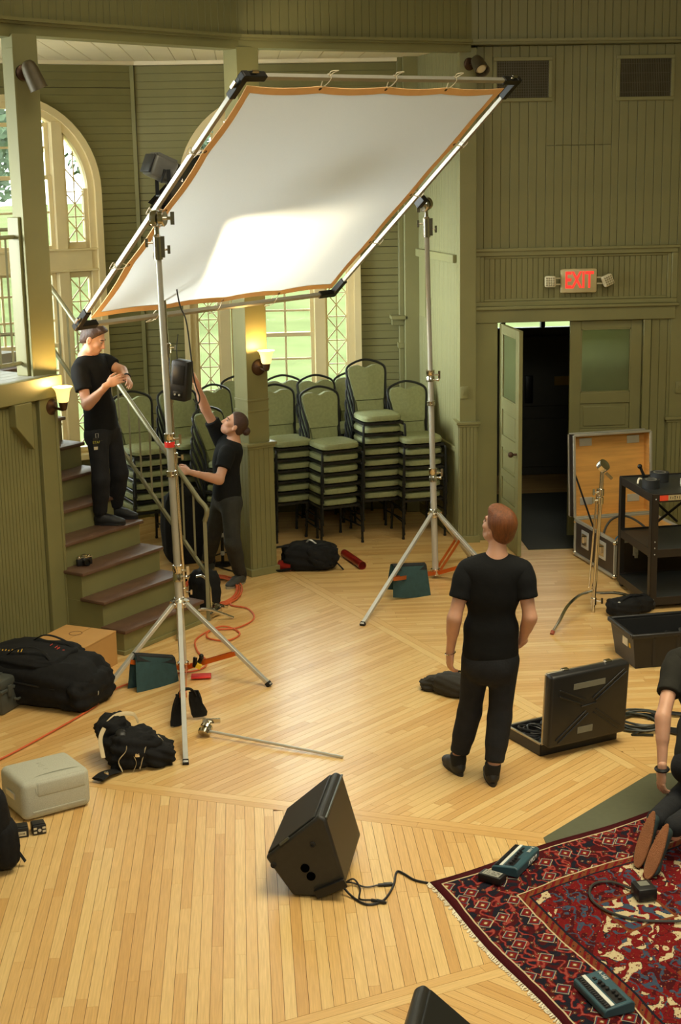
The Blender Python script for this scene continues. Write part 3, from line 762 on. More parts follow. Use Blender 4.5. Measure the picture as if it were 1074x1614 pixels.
for a, b in zip(ORDER, ORDER[1:]+ORDER[:1]):
    ab = (b-a).normalized(); L = (b-a).length; perp = FN.cross(ab)
    if perp.dot(CEN_F-a) < 0: perp = -perp
    for k in range(1, NT-1):
        t = k/(NT-1); c = a+ab*(0.11+t*(L-0.22)); q = MB(); rr = random.Random(k+int(L*100))
        e = rr.uniform(-0.02, 0.02)
        q.tube(bez([c+perp*0.10, c+perp*0.05+FN*0.022, c-perp*0.015+FN*0.02, c-perp*0.015-FN*0.022, c+perp*0.05-FN*0.02, c+perp*0.10], 4), 0.0035, 5)
        q.tube(bez([c-perp*0.02, c-perp*0.05+ab*(0.03+e), c-perp*0.07+ab*0.05, c-perp*0.06-ab*0.02, c-perp*0.02-ab*0.01], 4), 0.0035, 5)
        q.build('cord_tie', CORDW, fr, world=True)
        q = MB(); q.lathe([(0.006, -0.003), (0.014, -0.004), (0.014, 0.004), (0.006, 0.003)], c+perp*0.108, FN, 10); q.build('grommet', BRONZE, fr, world=True)

def combo_stand(name, base, legs, hub_z, slide_z, top, clamp_at, label, mids, riser):
    """three-leg steel stand: legs, sleeve, brace ring with orange braces, telescoping columns, grip head"""
    b = Vector(base); t = thing(name, label, 'stand', b)
    topv = Vector(top); up = (topv-b).normalized(); at = lambda z: b + up*(z/up.z)
    q = MB(); q.cyl(at(0.06), at(mids[0]), 0.0295, seg=16); q.build('lower_column', STEEL, t, world=True)
    q = MB(); q.cyl(at(mids[0]), at(mids[1]), 0.026, seg=16); q.build('middle_column', ALU, t, world=True)
    q = MB(); q.cyl(at(mids[1]), at(top[2]-0.28), riser, seg=16); q.build('upper_column', ALU, t, world=True)
    for z, h in ((mids[0], 0.11), (mids[1], 0.09), (mids[0]+0.9 if mids[1]-mids[0] > 1.4 else mids[1]-0.28, 0.03)):
        q = MB(); q.lathe([(0.031, -h), (0.038, -h), (0.038, -h*0.6), (0.035, -h*0.55), (0.035, -h*0.3), (0.038, -h*0.25), (0.038, 0.01), (0.03, 0.014)], at(z), up, 18)
        c = q.build('collar', CHROME, t, world=True)
        if h > 0.05:
            q = MB(); o_ = at(z-0.03); q.cyl(o_, o_+Vector((0.075, -0.02, 0)), 0.008); q.bar(o_+Vector((0.078, -0.02, -0.035)), o_+Vector((0.078, -0.02, 0.035)), 0.012, 0.02); q.build('wing_knob', CHROME, c, world=True)
            q = MB(); o_ = at(z-0.075); q.cyl(o_, o_+Vector((0.06, -0.03, 0)), 0.007); q.ball(o_+Vector((0.065, -0.033, 0)), 0.014); q.build('clamp_screw', CHROME, c, world=True)
    hub = at(hub_z)
    q = MB(); q.lathe([(0.03, -0.06), (0.05, -0.055), (0.052, -0.01), (0.04, 0.02), (0.03, 0.025)], hub, up, 18)
    hb = q.build('leg_hub', CHROME, t, world=True)
    slide = at(slide_z); q = MB(); q.lathe([(0.03, -0.035), (0.045, -0.03), (0.045, 0.03), (0.03, 0.035)], slide, up, 18); q.build('brace_hub', CHROME, t, world=True)
    for L in legs:
        L = Vector(L); d = (L-hub); out = Vector((d.x, d.y, 0)).normalized(); s = hub + out*0.055 - up*0.02
        q = MB(); q.bar(s, L+Vector((0, 0, 0.012)), 0.028, 0.034, up=out.cross(Vector((0, 0, 1)))); lg = q.build('leg', STEEL, t, world=True, bevel=0.003)
        q = MB(); dd = (L-s).normalized(); q.bar(L-dd*0.03+Vector((0, 0, 0.012)), L+Vector((0, 0, 0.004)), 0.034, 0.04, up=out.cross(Vector((0, 0, 1)))); q.build('rubber_foot', RUBBER, lg, world=True)
        q = MB(); q.bar(hub+out*0.02, s+out*0.012, 0.05, 0.04); q.cyl(s-out.cross(up)*0.035, s+out.cross(up)*0.035, 0.012); q.build('leg_hinge', CHROME, hb, world=True)
        # two parallel orange braces
        f = s.lerp(L, 0.60); sd = out.cross(Vector((0, 0, 1)))
        for k in (-1, 1):
            q = MB(); q.bar(slide+out*0.05+sd*0.022*k, f+sd*0.022*k, 0.006, 0.034); q.build('brace', COPPER, t, world=True)
    # baby pin receiver + grip head at the top
    o_ = at(top[2]-0.28); q = MB(); q.lathe([(0.026, -0.02), (0.034, -0.02), (0.034, 0.14), (0.026, 0.15), (0.018, 0.16), (0.018, 0.26), (0.022, 0.27)], o_, up, 16); q.box(o_+Vector((0.035, 0.0, 0.07)), (0.03, 0.05, 0.15))
    rc = q.build('receiver', CHROME, t, world=True)
    for sx, z in ((-1, 0.10), (1, 0.05)):
        q = MB(); q.cyl(o_+Vector((0, 0, z)), o_+Vector((0.075*sx, -0.01, z)), 0.007); q.bar(o_+Vector((0.078*sx, -0.01, z-0.03)), o_+Vector((0.078*sx, -0.01, z+0.03)), 0.012, 0.02); q.build('wing_knob', CHROME, rc, world=True)
    hd = at(top[2]-0.01); ax = Vector((0.94, -0.34, 0)) if name.endswith('stand') and base[0] < 0 else Vector((-0.62, -0.75, -0.2)); ax.normalize()
    q = MB(); q.lathe([(0.0, -0.03), (0.055, -0.03), (0.06, -0.01), (0.06, 0.018), (0.02, 0.022), (0.02, 0.03), (0.058, 0.034), (0.058, 0.062), (0.05, 0.07), (0.0, 0.07)], hd, ax, 20)
    gh = q.build('grip_head', CHROME, t, world=True)
    q = MB(); q.cyl(hd+ax*0.07, hd+ax*0.12, 0.012); q.bar(hd+ax*0.125-Vector((0, 0, 0.045)), hd+ax*0.125+Vector((0, 0, 0.045)), 0.016, 0.028); q.build('tee_handle', CHROME, gh, world=True)
    ca = Vector(clamp_at); q = MB(); q.bar(hd-ax*0.03, ca, 0.03, 0.03); d = (TL-BLf).normalized() if base[0] < 0 else (TR-BR_).normalized()
    q.bar(ca-d*0.05, ca+d*0.05, 0.062, 0.062, up=FN); q.build('ear_clamp', BLACKM, t, world=True, bevel=0.004)
    return t
st1 = combo_stand('light_stand', (-0.528, 11.063, 0), [(-1.133, 10.586, 0), (0.121, 10.741, 0), (-0.456, 9.289, 0)], 0.60, 0.08, (-0.584, 11.06, 3.43), (-0.606, 11.226, 3.41),
                  'silver three-legged stand beside the stairs holding the near side of the frame', (0.86, 1.86), 0.0225)
q = MB(); z = 1.79; q.lathe([(0.035, -0.02), (0.0385, -0.02), (0.0385, 0.02), (0.035, 0.02)], Vector((-0.528, 11.063, 0)).lerp(Vector((-0.584, 11.06, 3.43)), z/3.43), (-0.016, 0, 1), 18); q.build('red_band', RED, st1, world=True)
st2 = combo_stand('light_stand', (1.719, 13.559, 0), [(0.92, 12.149, 0), (2.146, 14.222, 0), (2.30, 12.95, 0)], 0.64, 0.06, (1.65, 13.57, 3.42), (1.59, 13.431, 3.432),
                  'silver three-legged stand by the alcove pilaster holding the far side of the frame', (1.03, 1.93), 0.0215)
TEAL = mat('teal_canvas', (44, 74, 78), 0.85, var=0.12, scale=25, bump=0.3, bscale=180)
DKNAVY = mat('black_canvas', (30, 32, 34), 0.85, var=0.15, scale=25, bump=0.3, bscale=180)
def saddle_bag(name, a, b, drop, th, label, group=None, over=0.05):
    """two filled pouches hanging either side of the bar a-b, joined by a webbing saddle"""
    a, b = Vector(a), Vector(b); c = (a+b)/2; d = (b-a); L = d.length; d.normalize(); n = Vector((-d.y, d.x, 0)).normalized()
    t = thing(name, label, 'sandbag', c, group=group)
    for sgn, dr in ((-1, drop), (1, drop*0.85)):
        rows = []
        for j in range(9):
            v_ = j/8; row = []
            for i in range(11):
                u_ = i/10; fat = th*math.sin(math.pi*min(1, max(0, u_)))**0.5*math.sin(math.pi*min(1.0, 0.12+v_*0.86))**0.6
                flare = 1+0.14*v_
                p = c + d*(u_-0.5)*L*flare + n*sgn*(0.03+0.035*v_) + Vector((0, 0, -dr*v_ + 0.015 - 0.012*math.sin(math.pi*u_)*v_))
                row.append((p, fat))
            rows.append(row)
        q = MB(); front = [[p+n*f*0.7 for p, f in r] for r in rows]; back = [[p-n*f*0.7 for p, f in r] for r in rows]
        q.sheet(front); q.sheet(back); q.build('pouch', TEAL, t, world=True)
    rows = [[c + d*(u_-0.5)*L*0.98 + n*x + Vector((0, 0, z)) for u_ in (0, .25, .5, .75, 1)] for x, z in ((-0.045, -0.02), (-0.03, 0.022), (0, 0.034), (0.03, 0.022), (0.045, -0.02))]
    q = MB(); q.sheet(rows, 0.006); q.build('saddle_strap', DKNAVY, t, world=True)
    return t
saddle_bag('sandbag', (-0.88, 10.775, 0.26), (-0.60, 10.98, 0.16), 0.35, 0.03, 'dark teal sandbag draped over the brace of the stand beside the stairs')
saddle_bag('sandbag', (1.25, 12.93, 0.285), (1.56, 13.05, 0.255), 0.27, 0.03, 'dark teal sandbag hung on the stand by the alcove pilaster')
# black strap flaps, tag and clamp hanging at the braces of the near stand
t = thing('sandbag', 'slack black sandbag saddled over the brace of the near leg of the near stand', 'sandbag', (-0.47, 10.05, 0.15))
for p0, p1, w in (((-0.515, 10.06, 0.215), (-0.545, 9.99, 0.006), 0.04), ((-0.42, 10.10, 0.215), (-0.385, 10.12, 0.02), 0.05)):
    p0, p1 = Vector(p0), Vector(p1); d = p1-p0; s = Vector((0.9, 0.3, 0)); rows = []
    for j in range(8):
        v_ = j/7; c = p0+d*v_; ww = w*(0.7+0.55*v_)*(1 if v_ < 0.9 else 0.75)
        rows.append([c+s*ww*x + Vector((0, 0.012*math.sin(v_*5+x*3), 0)) for x in (-1, -.4, .4, 1)])
    q = MB(); q.sheet(rows, 0.022); q.build('flap', BLACKF, t, world=True)
q = MB(); q.tube(bez([(-0.53, 10.05, 0.18), (-0.50, 10.06, 0.235), (-0.44, 10.09, 0.235), (-0.41, 10.10, 0.18)], 5), 0.03, 6, flat=0.3); q.build('saddle_strap', BLACKF, t, world=True)
q = MB(); q.rbox((-0.395, 10.99, 0.06), (0.15, 0.10, 0.012), 0.004, M=None); single('plastic_tag', q, RED, 'flat orange-red plastic tag lying under the brace of the near stand', 'tag', (-0.395, 10.99, 0.05))
bpy.data.objects['plastic_tag'].location.z = 0.008; 
YEL = mat('yellow_tape', (220, 180, 40), 0.6)
t = thing('spring_clamp', 'black spring clamp with yellow tape clipped to the near stand brace', 'clamp', (-0.42, 10.95, 0.13))
q = MB(); q.bar((-0.42, 10.95, 0.11), (-0.38, 10.93, 0.19), 0.02, 0.03); q.bar((-0.44, 10.93, 0.11), (-0.43, 10.92, 0.19), 0.02, 0.03); q.ball((-0.385, 10.93, 0.195), 0.018); q.build('jaw', BLACKM, t, world=True, bevel=0.004)
q = MB(); q.bar((-0.415, 10.92, 0.105), (-0.40, 10.918, 0.135), 0.032, 0.04); q.build('tape_wrap', YEL, t, world=True)

# ------------------------------------------------------------ lamp stand with the light fixture above the frame
ls = thing('lamp_stand', 'thin chrome lamp stand standing just behind the near stand', 'stand', (-0.55, 12.35, 0))
LB, LT = Vector((-0.55, 12.35, 0.0)), Vector((-0.63, 12.35, 3.42)); lat = lambda z: LB.lerp(LT, z/3.42)
for z0, z1, r, nm in ((0.08, 1.45, 0.0175, 'lower_column'), (1.45, 2.35, 0.0155, 'middle_column'), (2.35, 3.42, 0.013, 'upper_column')):
    q = MB(); q.cyl(lat(z0), lat(z1), r, seg=14); q.build(nm, CHROME, ls, world=True)
for z in (0.30, 1.45, 1.95, 2.35):
    q = MB(); q.lathe([(0.018, -0.05), (0.026, -0.05), (0.026, 0.03), (0.018, 0.035)], lat(z), (0, 0, 1), 14); c = q.build('collar', CHROME, ls, world=True)
    q = MB(); q.cyl(lat(z), lat(z)+Vector((0.06, -0.03, 0)), 0.006); q.bar(lat(z)+Vector((0.062, -0.03, -0.02)), lat(z)+Vector((0.062, -0.03, 0.02)), 0.01, 0.016); q.build('wing_knob', CHROME, c, world=True)
for k, (a, h) in enumerate(((20, 0.13), (140, 0.17), (262, 0.21))):
    d = Vector((math.cos(R(a)), math.sin(R(a)), 0)); q = MB()
    q.tube(bez([lat(h), lat(h)+d*0.08, lat(h)+d*0.22+Vector((0, 0, -0.02)), LB+d*0.42+Vector((0, 0, 0.012))], 5), 0.0125, 10); q.build('leg', CHROME, ls, world=True)
# power box hanging on the stand
bx = thing('power_box', 'black power supply box hanging from the chrome lamp stand by a strap', 'power box', (-0.50, 12.30, 2.08))
Mb = Matrix.Translation((-0.50, 12.29, 2.09)) @ rotz(R(-25)) @ Matrix.Rotation(R(6), 4, 'Y')
q = MB(); q.rbox((0, 0, 0), (0.15, 0.12, 0.33), 0.02, M=Mb); q.build('housing', BLACKP, bx, world=True)
q = MB(); q.rbox((0.0, -0.064, 0.05), (0.10, 0.006, 0.16), 0.003, M=Mb); q.rbox((0.0, -0.064, -0.11), (0.08, 0.006, 0.05), 0.003, M=Mb); q.build('face_plate', BLACKM, bx, world=True)
for x in (-0.02, 0.02): q = MB(); q.cyl(Mb @ Vector((x, -0.062, -0.11)), Mb @ Vector((x, -0.075, -0.11)), 0.008); q.build('knob', STEEL, bx, world=True)
q = MB(); q.tube(bez([Mb @ Vector((-0.05, 0, 0.16)), Mb @ Vector((-0.06, 0.0, 0.26)), Mb @ Vector((-0.07, 0.03, 0.36))], 6), 0.012, 6, flat=0.3); q.build('hanging_strap', BLACKF, bx, world=True)
q = MB(); q.tube(bez([(-0.41, 12.25, 1.94), (-0.38, 12.24, 1.90), (-0.36, 12.22, 1.96), (-0.40, 12.22, 2.12), (-0.44, 12.24, 2.55), (-0.50, 12.28, 2.75), (-0.55, 12.3, 3.3)], 8), 0.006, 6)
single('power_cable', q, BLACKP, 'thin black cable looping from the power box up to the light', 'cable', (-0.44, 12.24, 1.93))
# LED light head: finned body, yoke, red knobs, barn doors
SILVERG = mat('grey_light_housing', (108, 108, 104), 0.4, 0.3)
LH = Vector((-0.555, 12.25, 3.74)); LDIR = Vector((1.26, 0.75, -0.62)).normalized()
lf = thing('led_light', 'grey LED light head on a yoke, shining onto the cloth from above its near edge', 'light', LH)
lx, ly, lz = frame_from_axis(LDIR); ML = Matrix((lx, ly, lz)).transposed().to_4x4(); ML.translation = LH
q = MB(); q.rbox((0, 0, -0.05), (0.17, 0.17, 0.22), 0.03, 3, M=ML); q.build('housing', SILVERG, lf, world=True)
for k in range(9): q = MB(); q.box((-0.07+k*0.0175, 0.088, -0.05), (0.007, 0.022, 0.17), M=ML); q.build('cooling_fin', SILVERG, lf, world=True)
q = MB(); q.rbox((0, 0, -0.165), (0.15, 0.15, 0.02), 0.008, M=ML); q.build('back_panel', BLACKP, lf, world=True)
q = MB(); q.lathe([(0.085, 0.05), (0.095, 0.06), (0.095, 0.11), (0.086, 0.115), (0.080, 0.10), (0.078, 0.06)], LH, lz, 24); q.build('bezel', BLACKM, lf, world=True)
q = MB()
for s in (-1, 1): q.bar(ML @ Vector((0.1*s, 0, -0.03)), ML @ Vector((0.1*s, 0, -0.03))+Vector((0, 0, -0.20)), 0.012, 0.03)
e0 = ML @ Vector((-0.1, 0, -0.03))+Vector((0, 0, -0.20)); e1 = ML @ Vector((0.1, 0, -0.03))+Vector((0, 0, -0.20)); q.bar(e0, e1, 0.03, 0.012); q.cyl((e0+e1)/2, LT, 0.012); q.build('yoke', BLACKM, lf, world=True)
q = MB(); q.tube([e0+Vector((-0.03, 0, 0.2)), e0+Vector((-0.06, -0.02, 0.1))], 0.008, 8, rs=[0.012, 0.006]); q.build('lock_lever', BLACKM, lf, world=True)
for p in (LT+Vector((0, -0.03, 0.03)), LT+Vector((0.10, -0.02, -0.02))): q = MB(); q.ball(p, 0.022, 12, 8); q.build('red_knob', RED, lf, world=True)
LENS = mat('lit_lens', (255, 226, 170), 0.3, emit=(255, 222, 160), estr=3)
q = MB(); q.lathe([(0.0, 0.066), (0.078, 0.066)], LH, lz, 20); q.build('lens', LENS, lf, world=True)
# barn-door leaves: set to the four edges of the patch of light on the cloth
def quad_on_cloth(u_, v_): return TL.lerp(TR, u_).lerp(BLf.lerp(BR_, u_), v_)
PATCH = [quad_on_cloth(*p) for p in ((0.27, 0.55), (0.80, 0.53), (0.86, 0.955), (0.40, 0.955))]
EYE = LH + lz*0.075
for a, b in zip(PATCH, PATCH[1:]+PATCH[:1]):
    da, db = (a-EYE).normalized(), (b-EYE).normalized(); pc = sum(PATCH, Vector((0, 0, 0)))/4-EYE
    nrm = da.cross(db).normalized()
    if nrm.dot(pc) > 0: nrm = -nrm
    pa, pb = EYE+da*0.24, EYE+db*0.24; e = (pb-pa).normalized(); pa -= e*0.12; pb += e*0.12
    q = MB(); v4 = [pa, pb, pb+nrm*0.14-pc.normalized()*0.10, pa+nrm*0.14-pc.normalized()*0.10]; th = pc.normalized()*0.002
    q.add([p+th for p in v4]+[p-th for p in v4], [(0,1,2,3),(7,6,5,4),(0,4,5,1),(1,5,6,2),(2,6,7,3),(3,7,4,0)]); q.build('barn_door', BLACKM, lf, world=True, smooth=False)
sp = bpy.data.lights.new('led_lamp', 'SPOT'); sp.energy = 165; sp.color = (1.0, 0.84, 0.55); sp.spot_size = R(170); sp.spot_blend = 0.1; sp.shadow_soft_size = 0.028
so = bpy.data.objects.new('led_lamp', sp); COL.objects.link(so); so.location = EYE
so.rotation_euler = ((sum(PATCH, Vector((0, 0, 0)))/4)-EYE).to_track_quat('-Z', 'Y').to_euler()

# ================================================================== stairs with railing
S0 = Vector((-1.005, 11.587, 0)); RH = 0.208; TD = 0.208; SW = 1.012
stt = thing('staircase', 'flight of olive steps with brown painted treads climbing to the landing', 'stairs', S0, AU)
for i in range(10):
    q = MB(); q.b2((0.02, i*TD+0.025, 0), (SW-0.02, 10*TD, (i+1)*RH-0.03)) if i == 0 else q.b2((0.02, i*TD+0.025, i*RH-0.03), (SW-0.02, 10*TD, (i+1)*RH-0.03))
    q.build('riser', PAINT, stt, bevel=0.003)
    q = MB(); q.rbox((SW/2, i*TD+(TD+0.03)/2, (i+1)*RH-0.015), (SW, TD+0.05, 0.03), 0.008); q.build('tread', TREAD, stt)
q = MB(); q.b2((0.0, 0.01, 0), (SW, 0.025, 0.035)); q.b2((0.005, 0.02, 0), (0.02, 0.7, 0.035)); q.build('base_strip', PAINT, stt, bevel=0.004)
# iron railing on the open side of the stairs
RB = Vector((-0.365, 12.475, 0)); RDIR = Vector((-0.665, 0.747, 0)).normalized(); SL = 0.86
rail = thing('stair_railing', 'olive iron stair railing with square balusters along the open side of the steps', 'railing', RB)
H0, HB = 0.99, 0.41; NB = 2.35; Pr = lambda s, z: RB + RDIR*s + Vector((0, 0, z))
q = MB(); q.bar(Pr(0, 0), Pr(0, H0-0.10), 0.032, 0.032); q.build('newel', IRON, rail, world=True, bevel=0.004)
q = MB(); q.tube(bez([Pr(0, H0-0.12), Pr(-0.03, H0-0.05), Pr(-0.02, H0), Pr(0.06, H0+0.06*SL)], 5) + [Pr(NB, H0+NB*SL)], 0.021, 10); q.build('handrail', IRON, rail, world=True)
q = MB(); q.bar(Pr(0.0, HB), Pr(NB, HB+NB*SL), 0.024, 0.032); q.build('lower_rail', IRON, rail, world=True, bevel=0.003)
for k in range(1, 17):
    s = k*0.138; q = MB(); q.bar(Pr(s, HB+s*SL), Pr(s, H0+s*SL), 0.016, 0.016); q.build('baluster', IRON, rail, world=True)
# landing railing, running left from the post
LRA = Vector((-1.72, 12.0, 0)) ; LRD = -UD
r2 = thing('landing_railing', 'pale iron balustrade at the edge of the landing left of the post', 'railing', (LRA.x, LRA.y, 2.2))
Lp = lambda s, z: LRA + LRD*s + Vector((0, 0, z))
for z, nm in ((3.27, 'top_rail'), (2.30, 'lower_rail')):
    q = MB(); q.tube([Lp(0, z), Lp(2.2, z)], 0.017, 10); q.build(nm, IRON, r2, world=True)
for k in range(16): q = MB(); q.bar(Lp(0.10+k*0.13, 2.30), Lp(0.10+k*0.13, 3.27), 0.015, 0.015); q.build('baluster', IRON, r2, world=True)
q = MB(); q.b2((-0.02, -0.07, 2.2), (0.06, 0.05, 3.42), wall_frame(LRA, AU)); q.build('end_board', PAINT, r2, world=True, bevel=0.006)
# second balustrade further back on the landing
r3 = thing('landing_railing', 'iron balustrade further back across the landing, seen through the nearer one', 'railing', (-2.5, 13.9, 2.2))
for z, nm in ((3.25, 'top_rail'), (2.32, 'lower_rail')): q = MB(); q.tube([(-2.0, 13.95, z), (-3.6, 13.6, z)], 0.017, 10); q.build(nm, IRON, r3, world=True)
for k in range(11): p = Vector((-2.03, 13.94, 0)).lerp(Vector((-3.55, 13.61, 0)), k/10); q = MB(); q.bar(p+Vector((0, 0, 2.2 if k in (0, 10) else 2.32)), p+Vector((0, 0, 3.25)), 0.016, 0.016); q.build('baluster', IRON, r3, world=True)

# ================================================================== chairs
CHGREEN = mat('sage_upholstery', (138, 142, 98), 0.75, var=0.10, scale=40, bump=0.15, bscale=300)
CHFRAME = mat('black_chair_frame', (30, 30, 27), 0.42, 0.2)
def make_chair():
    t = thing('banquet_chair', 'chair', 'chair')
    q = MB()
    rows = []
    # seat cushion: rounded plan, domed top
    def outline(k, n=28):
        a = 2*math.pi*k/n; c, s = math.cos(a), math.sin(a); e = 0.42
        return (0.215*math.copysign(abs(c)**e, c), 0.21*math.copysign(abs(s)**e, s))
    n = 28; vs = []; fs = []
    for z, sc_ in ((0.410, 0.90), (0.418, 0.985), (0.448, 1.0), (0.468, 0.95), (0.478, 0.80), (0.482, 0.45)):
        for k in range(n): x, y = outline(k); vs.append((x*sc_, y*sc_, z))
    for i in range(5):
        for k in range(n): l = (k+1) % n; fs.append((i*n+k, i*n+l, (i+1)*n+l, (i+1)*n+k))
    fs += [tuple(range(n-1, -1, -1)), tuple(5*n+k for k in range(n))]
    q.add(vs, fs); q.build('seat', CHGREEN, t)
    # back cushion: shouldered with a hand-hole dip at the top, tapering to the seat; a separate lower back pad
    by = lambda z: 0.215 + 0.16*(z-0.45)/0.5
    def pad(profile, th, nm):
        q = MB(); f = []; m = len(profile[0][1])
        fr_ = [[Vector((x, by(z+dz)-th/2-0.008*(1-abs(x)/0.2), z+dz)) for x, dz in row] for z, row in profile]
        bk = [[Vector((x, by(z+dz)+th/2, z+dz)) for x, dz in row] for z, row in profile]
        vs = [p for r in fr_ for p in r] + [p for r in bk for p in r]; nr = len(profile); k = nr*m; fs = []
        for i in range(nr-1):
            for j in range(m-1): fs += [(i*m+j, i*m+j+1, (i+1)*m+j+1, (i+1)*m+j), (k+i*m+j+1, k+i*m+j, k+(i+1)*m+j, k+(i+1)*m+j+1)]
            fs += [(i*m, (i+1)*m, k+(i+1)*m, k+i*m), (i*m+m-1, k+i*m+m-1, k+(i+1)*m+m-1, (i+1)*m+m-1)]
        for j in range(m-1): fs += [(j, k+j, k+j+1, j+1), ((nr-1)*m+j, (nr-1)*m+j+1, k+(nr-1)*m+j+1, k+(nr-1)*m+j)]
        q.add(vs, fs); return q.build(nm, CHGREEN, t, ang=60)
    xs = [-1, -.93, -.8, -.6, -.42, -.34, -.24, -.12, 0, .12, .24, .34, .42, .6, .8, .93, 1]
    prof = [(0.575, [(x*0.148, 0) for x in xs]), (0.59, [(x*0.158, 0) for x in xs]), (0.70, [(x*0.172, 0) for x in xs]), (0.80, [(x*0.188, 0) for x in xs]),
            (0.87, [(x*0.194, 0 if abs(x) < 0.9 else -0.01) for x in xs]),
            (0.91, [(x*0.185, 0.010*math.exp(-((abs(x)-0.5)/0.2)**2) - 0.020*math.exp(-(x/0.20)**2) - (0.025 if abs(x) > 0.95 else 0.010 if abs(x) > 0.85 else 0)) for x in xs])]
    pad(prof, 0.042, 'backrest')
    pad([(0.47, [(x*0.138, 0) for x in xs]), (0.568, [(x*0.145, 0) for x in xs])], 0.02, 'lower_back')
    # back frame: tube from rear legs up round the arched top
    arch = []
    for s in (-1, 1):
        side = [Vector((s*0.178, 0.215, 0.40)), Vector((s*0.172, by(0.55), 0.55)), Vector((s*0.195, by(0.72), 0.72)), Vector((s*0.212, by(0.84), 0.84)), Vector((s*0.195, by(0.905), 0.905)), Vector((s*0.11, by(0.95), 0.95))]
        arch.append(side)
    q = MB(); q.tube(bez(arch[0] + [Vector((0, by(0.972), 0.972))] + arch[1][::-1], 4), 0.0125, 8); q.build('back_frame', CHFRAME, t)
    q = MB(); q.bar((-0.205, -0.200, 0.392), (0.205, -0.200, 0.392), 0.022, 0.024); q.bar((-0.19, 0.20, 0.385), (0.19, 0.20, 0.385), 0.02, 0.022)
    for s in (-1, 1): q.bar((s*0.203, -0.2, 0.392), (s*0.192, 0.21, 0.392), 0.022, 0.024)
    q.build('seat_frame', CHFRAME, t)
    for s in (-1, 1):
        q = MB(); q.tube(bez([(s*0.19, -0.15, 0.385), (s*0.215, -0.195, 0.37), (s*0.222, -0.215, 0.33), (s*0.226, -0.225, 0.01)], 4), 0.0125, 8); q.lathe([(0.014, 0), (0.016, 0.002), (0.016, 0.02), (0.013, 0.022)], (s*0.226, -0.225, 0), (0, 0, 1), 8); q.build('leg', CHFRAME, t)
        q = MB(); q.tube([(s*0.178, 0.215, 0.40), (s*0.19, 0.235, 0.2), (s*0.195, 0.26, 0.01)], 0.0125, 8); q.lathe([(0.014, 0), (0.016, 0.002), (0.016, 0.02), (0.013, 0.022)], (s*0.195, 0.26, 0), (0, 0, 1), 8); q.build('leg', CHFRAME, t)
    for s in (-1, 1): q = MB(); q.tube([(s*0.22, -0.22, 0.17), (s*0.192, 0.24, 0.17)], 0.008, 6); q.build('stretcher', CHFRAME, t)
    return t
proto = make_chair(); first_chair = [True]
ORD = ['topmost', 'second down', 'third down', 'fourth down', 'fifth down', 'sixth down', 'seventh down', 'bottom']
def chair_stack(x, y, rz, n, where):
    rr = random.Random(int(x*1000+y*77))
    for k in range(n):
        if first_chair[0]: c = proto; first_chair[0] = False
        else: c = copy_tree(proto)
        c.location = (x + 0.012*k*math.sin(rz) + rr.uniform(-.003, .003), y - 0.012*k*math.cos(rz), 0.002+0.115*k); c.rotation_euler = (0, 0, rz + R(rr.uniform(-0.7, 0.7)))
        pos = n-1-k; w = ORD[pos] if k > 0 else 'bottom'
        if k == 0 and n == 1: w = 'only'
        c['label'] = 'green chair, %s in the stack %s' % (w, where); c['group'] = 'stacked banquet chairs in the alcove'
chair_stack(0.417, 15.36, R(20), 6, 'right beside the column')
chair_stack(0.864, 15.13, R(20), 6, 'second to the right of the column')
chair_stack(1.33, 15.40, R(14), 8, 'that rises highest')
chair_stack(1.75, 15.33, R(12), 6, 'against the alcove side wall')
chair_stack(0.47, 16.02, R(10), 6, 'behind the first right of the column')
chair_stack(0.80, 15.82, R(12), 7, 'behind the second right of the column') if False else chair_stack(0.86, 15.98, R(18), 6, 'in the back row before the window')
chair_stack(1.22, 16.14, R(8), 6, 'in the back row below the lattice')
chair_stack(-1.02, 15.15, R(25), 6, 'furthest left behind the stair railing')
chair_stack(-0.58, 15.40, R(25), 6, 'behind the lamp stand')
chair_stack(-0.14, 15.52, R(38), 6, 'behind the raised arm of the woman')
chair_stack(-0.15, 14.80, R(48), 5, 'directly behind the woman in black')
chair_stack(0.02, 16.10, R(12), 6, 'behind the column at the window')
# ================================================================== people
SKIN = mat('skin', (204, 154, 126), 0.5, var=0.07, scale=14, bump=0.04, bscale=200)
SKIN.node_tree.nodes['Principled BSDF'].inputs['Subsurface Weight'].default_value = 0.12
SKIN.node_tree.nodes['Principled BSDF'].inputs['Subsurface Radius'].default_value = (0.02, 0.008, 0.004)
HAIR_AUBURN = mat('auburn_hair', (116, 66, 32), 0.42, var=0.35, scale=6, bump=0.5, bscale=26, aniso=(14, 14, 1.6))
HAIR_BROWN = mat('brown_hair', (70, 46, 32), 0.45, var=0.35, scale=6, bump=0.5, bscale=26, aniso=(14, 14, 1.6))
HAIR_DARK = mat('dark_brown_hair', (64, 40, 30), 0.42, var=0.3, scale=6, bump=0.5, bscale=26, aniso=(3, 14, 14))
TEE = mat('black_cotton', (22, 23, 24), 0.88, var=0.12, scale=20, bump=0.2, bscale=40, spec=0.2)
TEEG = mat('washed_black_cotton', (42, 41, 36), 0.88, var=0.12, scale=20, bump=0.2, bscale=40, spec=0.2)
JEAN = mat('black_denim', (34, 35, 38), 0.85, var=0.15, scale=18, bump=0.25, bscale=70, spec=0.25)
JEANG = mat('charcoal_denim', (52, 52, 48), 0.85, var=0.2, scale=10, bump=0.25, bscale=70, spec=0.25)
SHOEM = mat('black_shoe', (26, 27, 28), 0.6, var=0.15, scale=20)
SHOEG = mat('dark_grey_shoe', (58, 58, 54), 0.65, var=0.15, scale=20)
SOLEW = mat('pale_sole', (150, 140, 116), 0.6); SOCK = mat('black_sock', (18, 18, 18), 0.9)
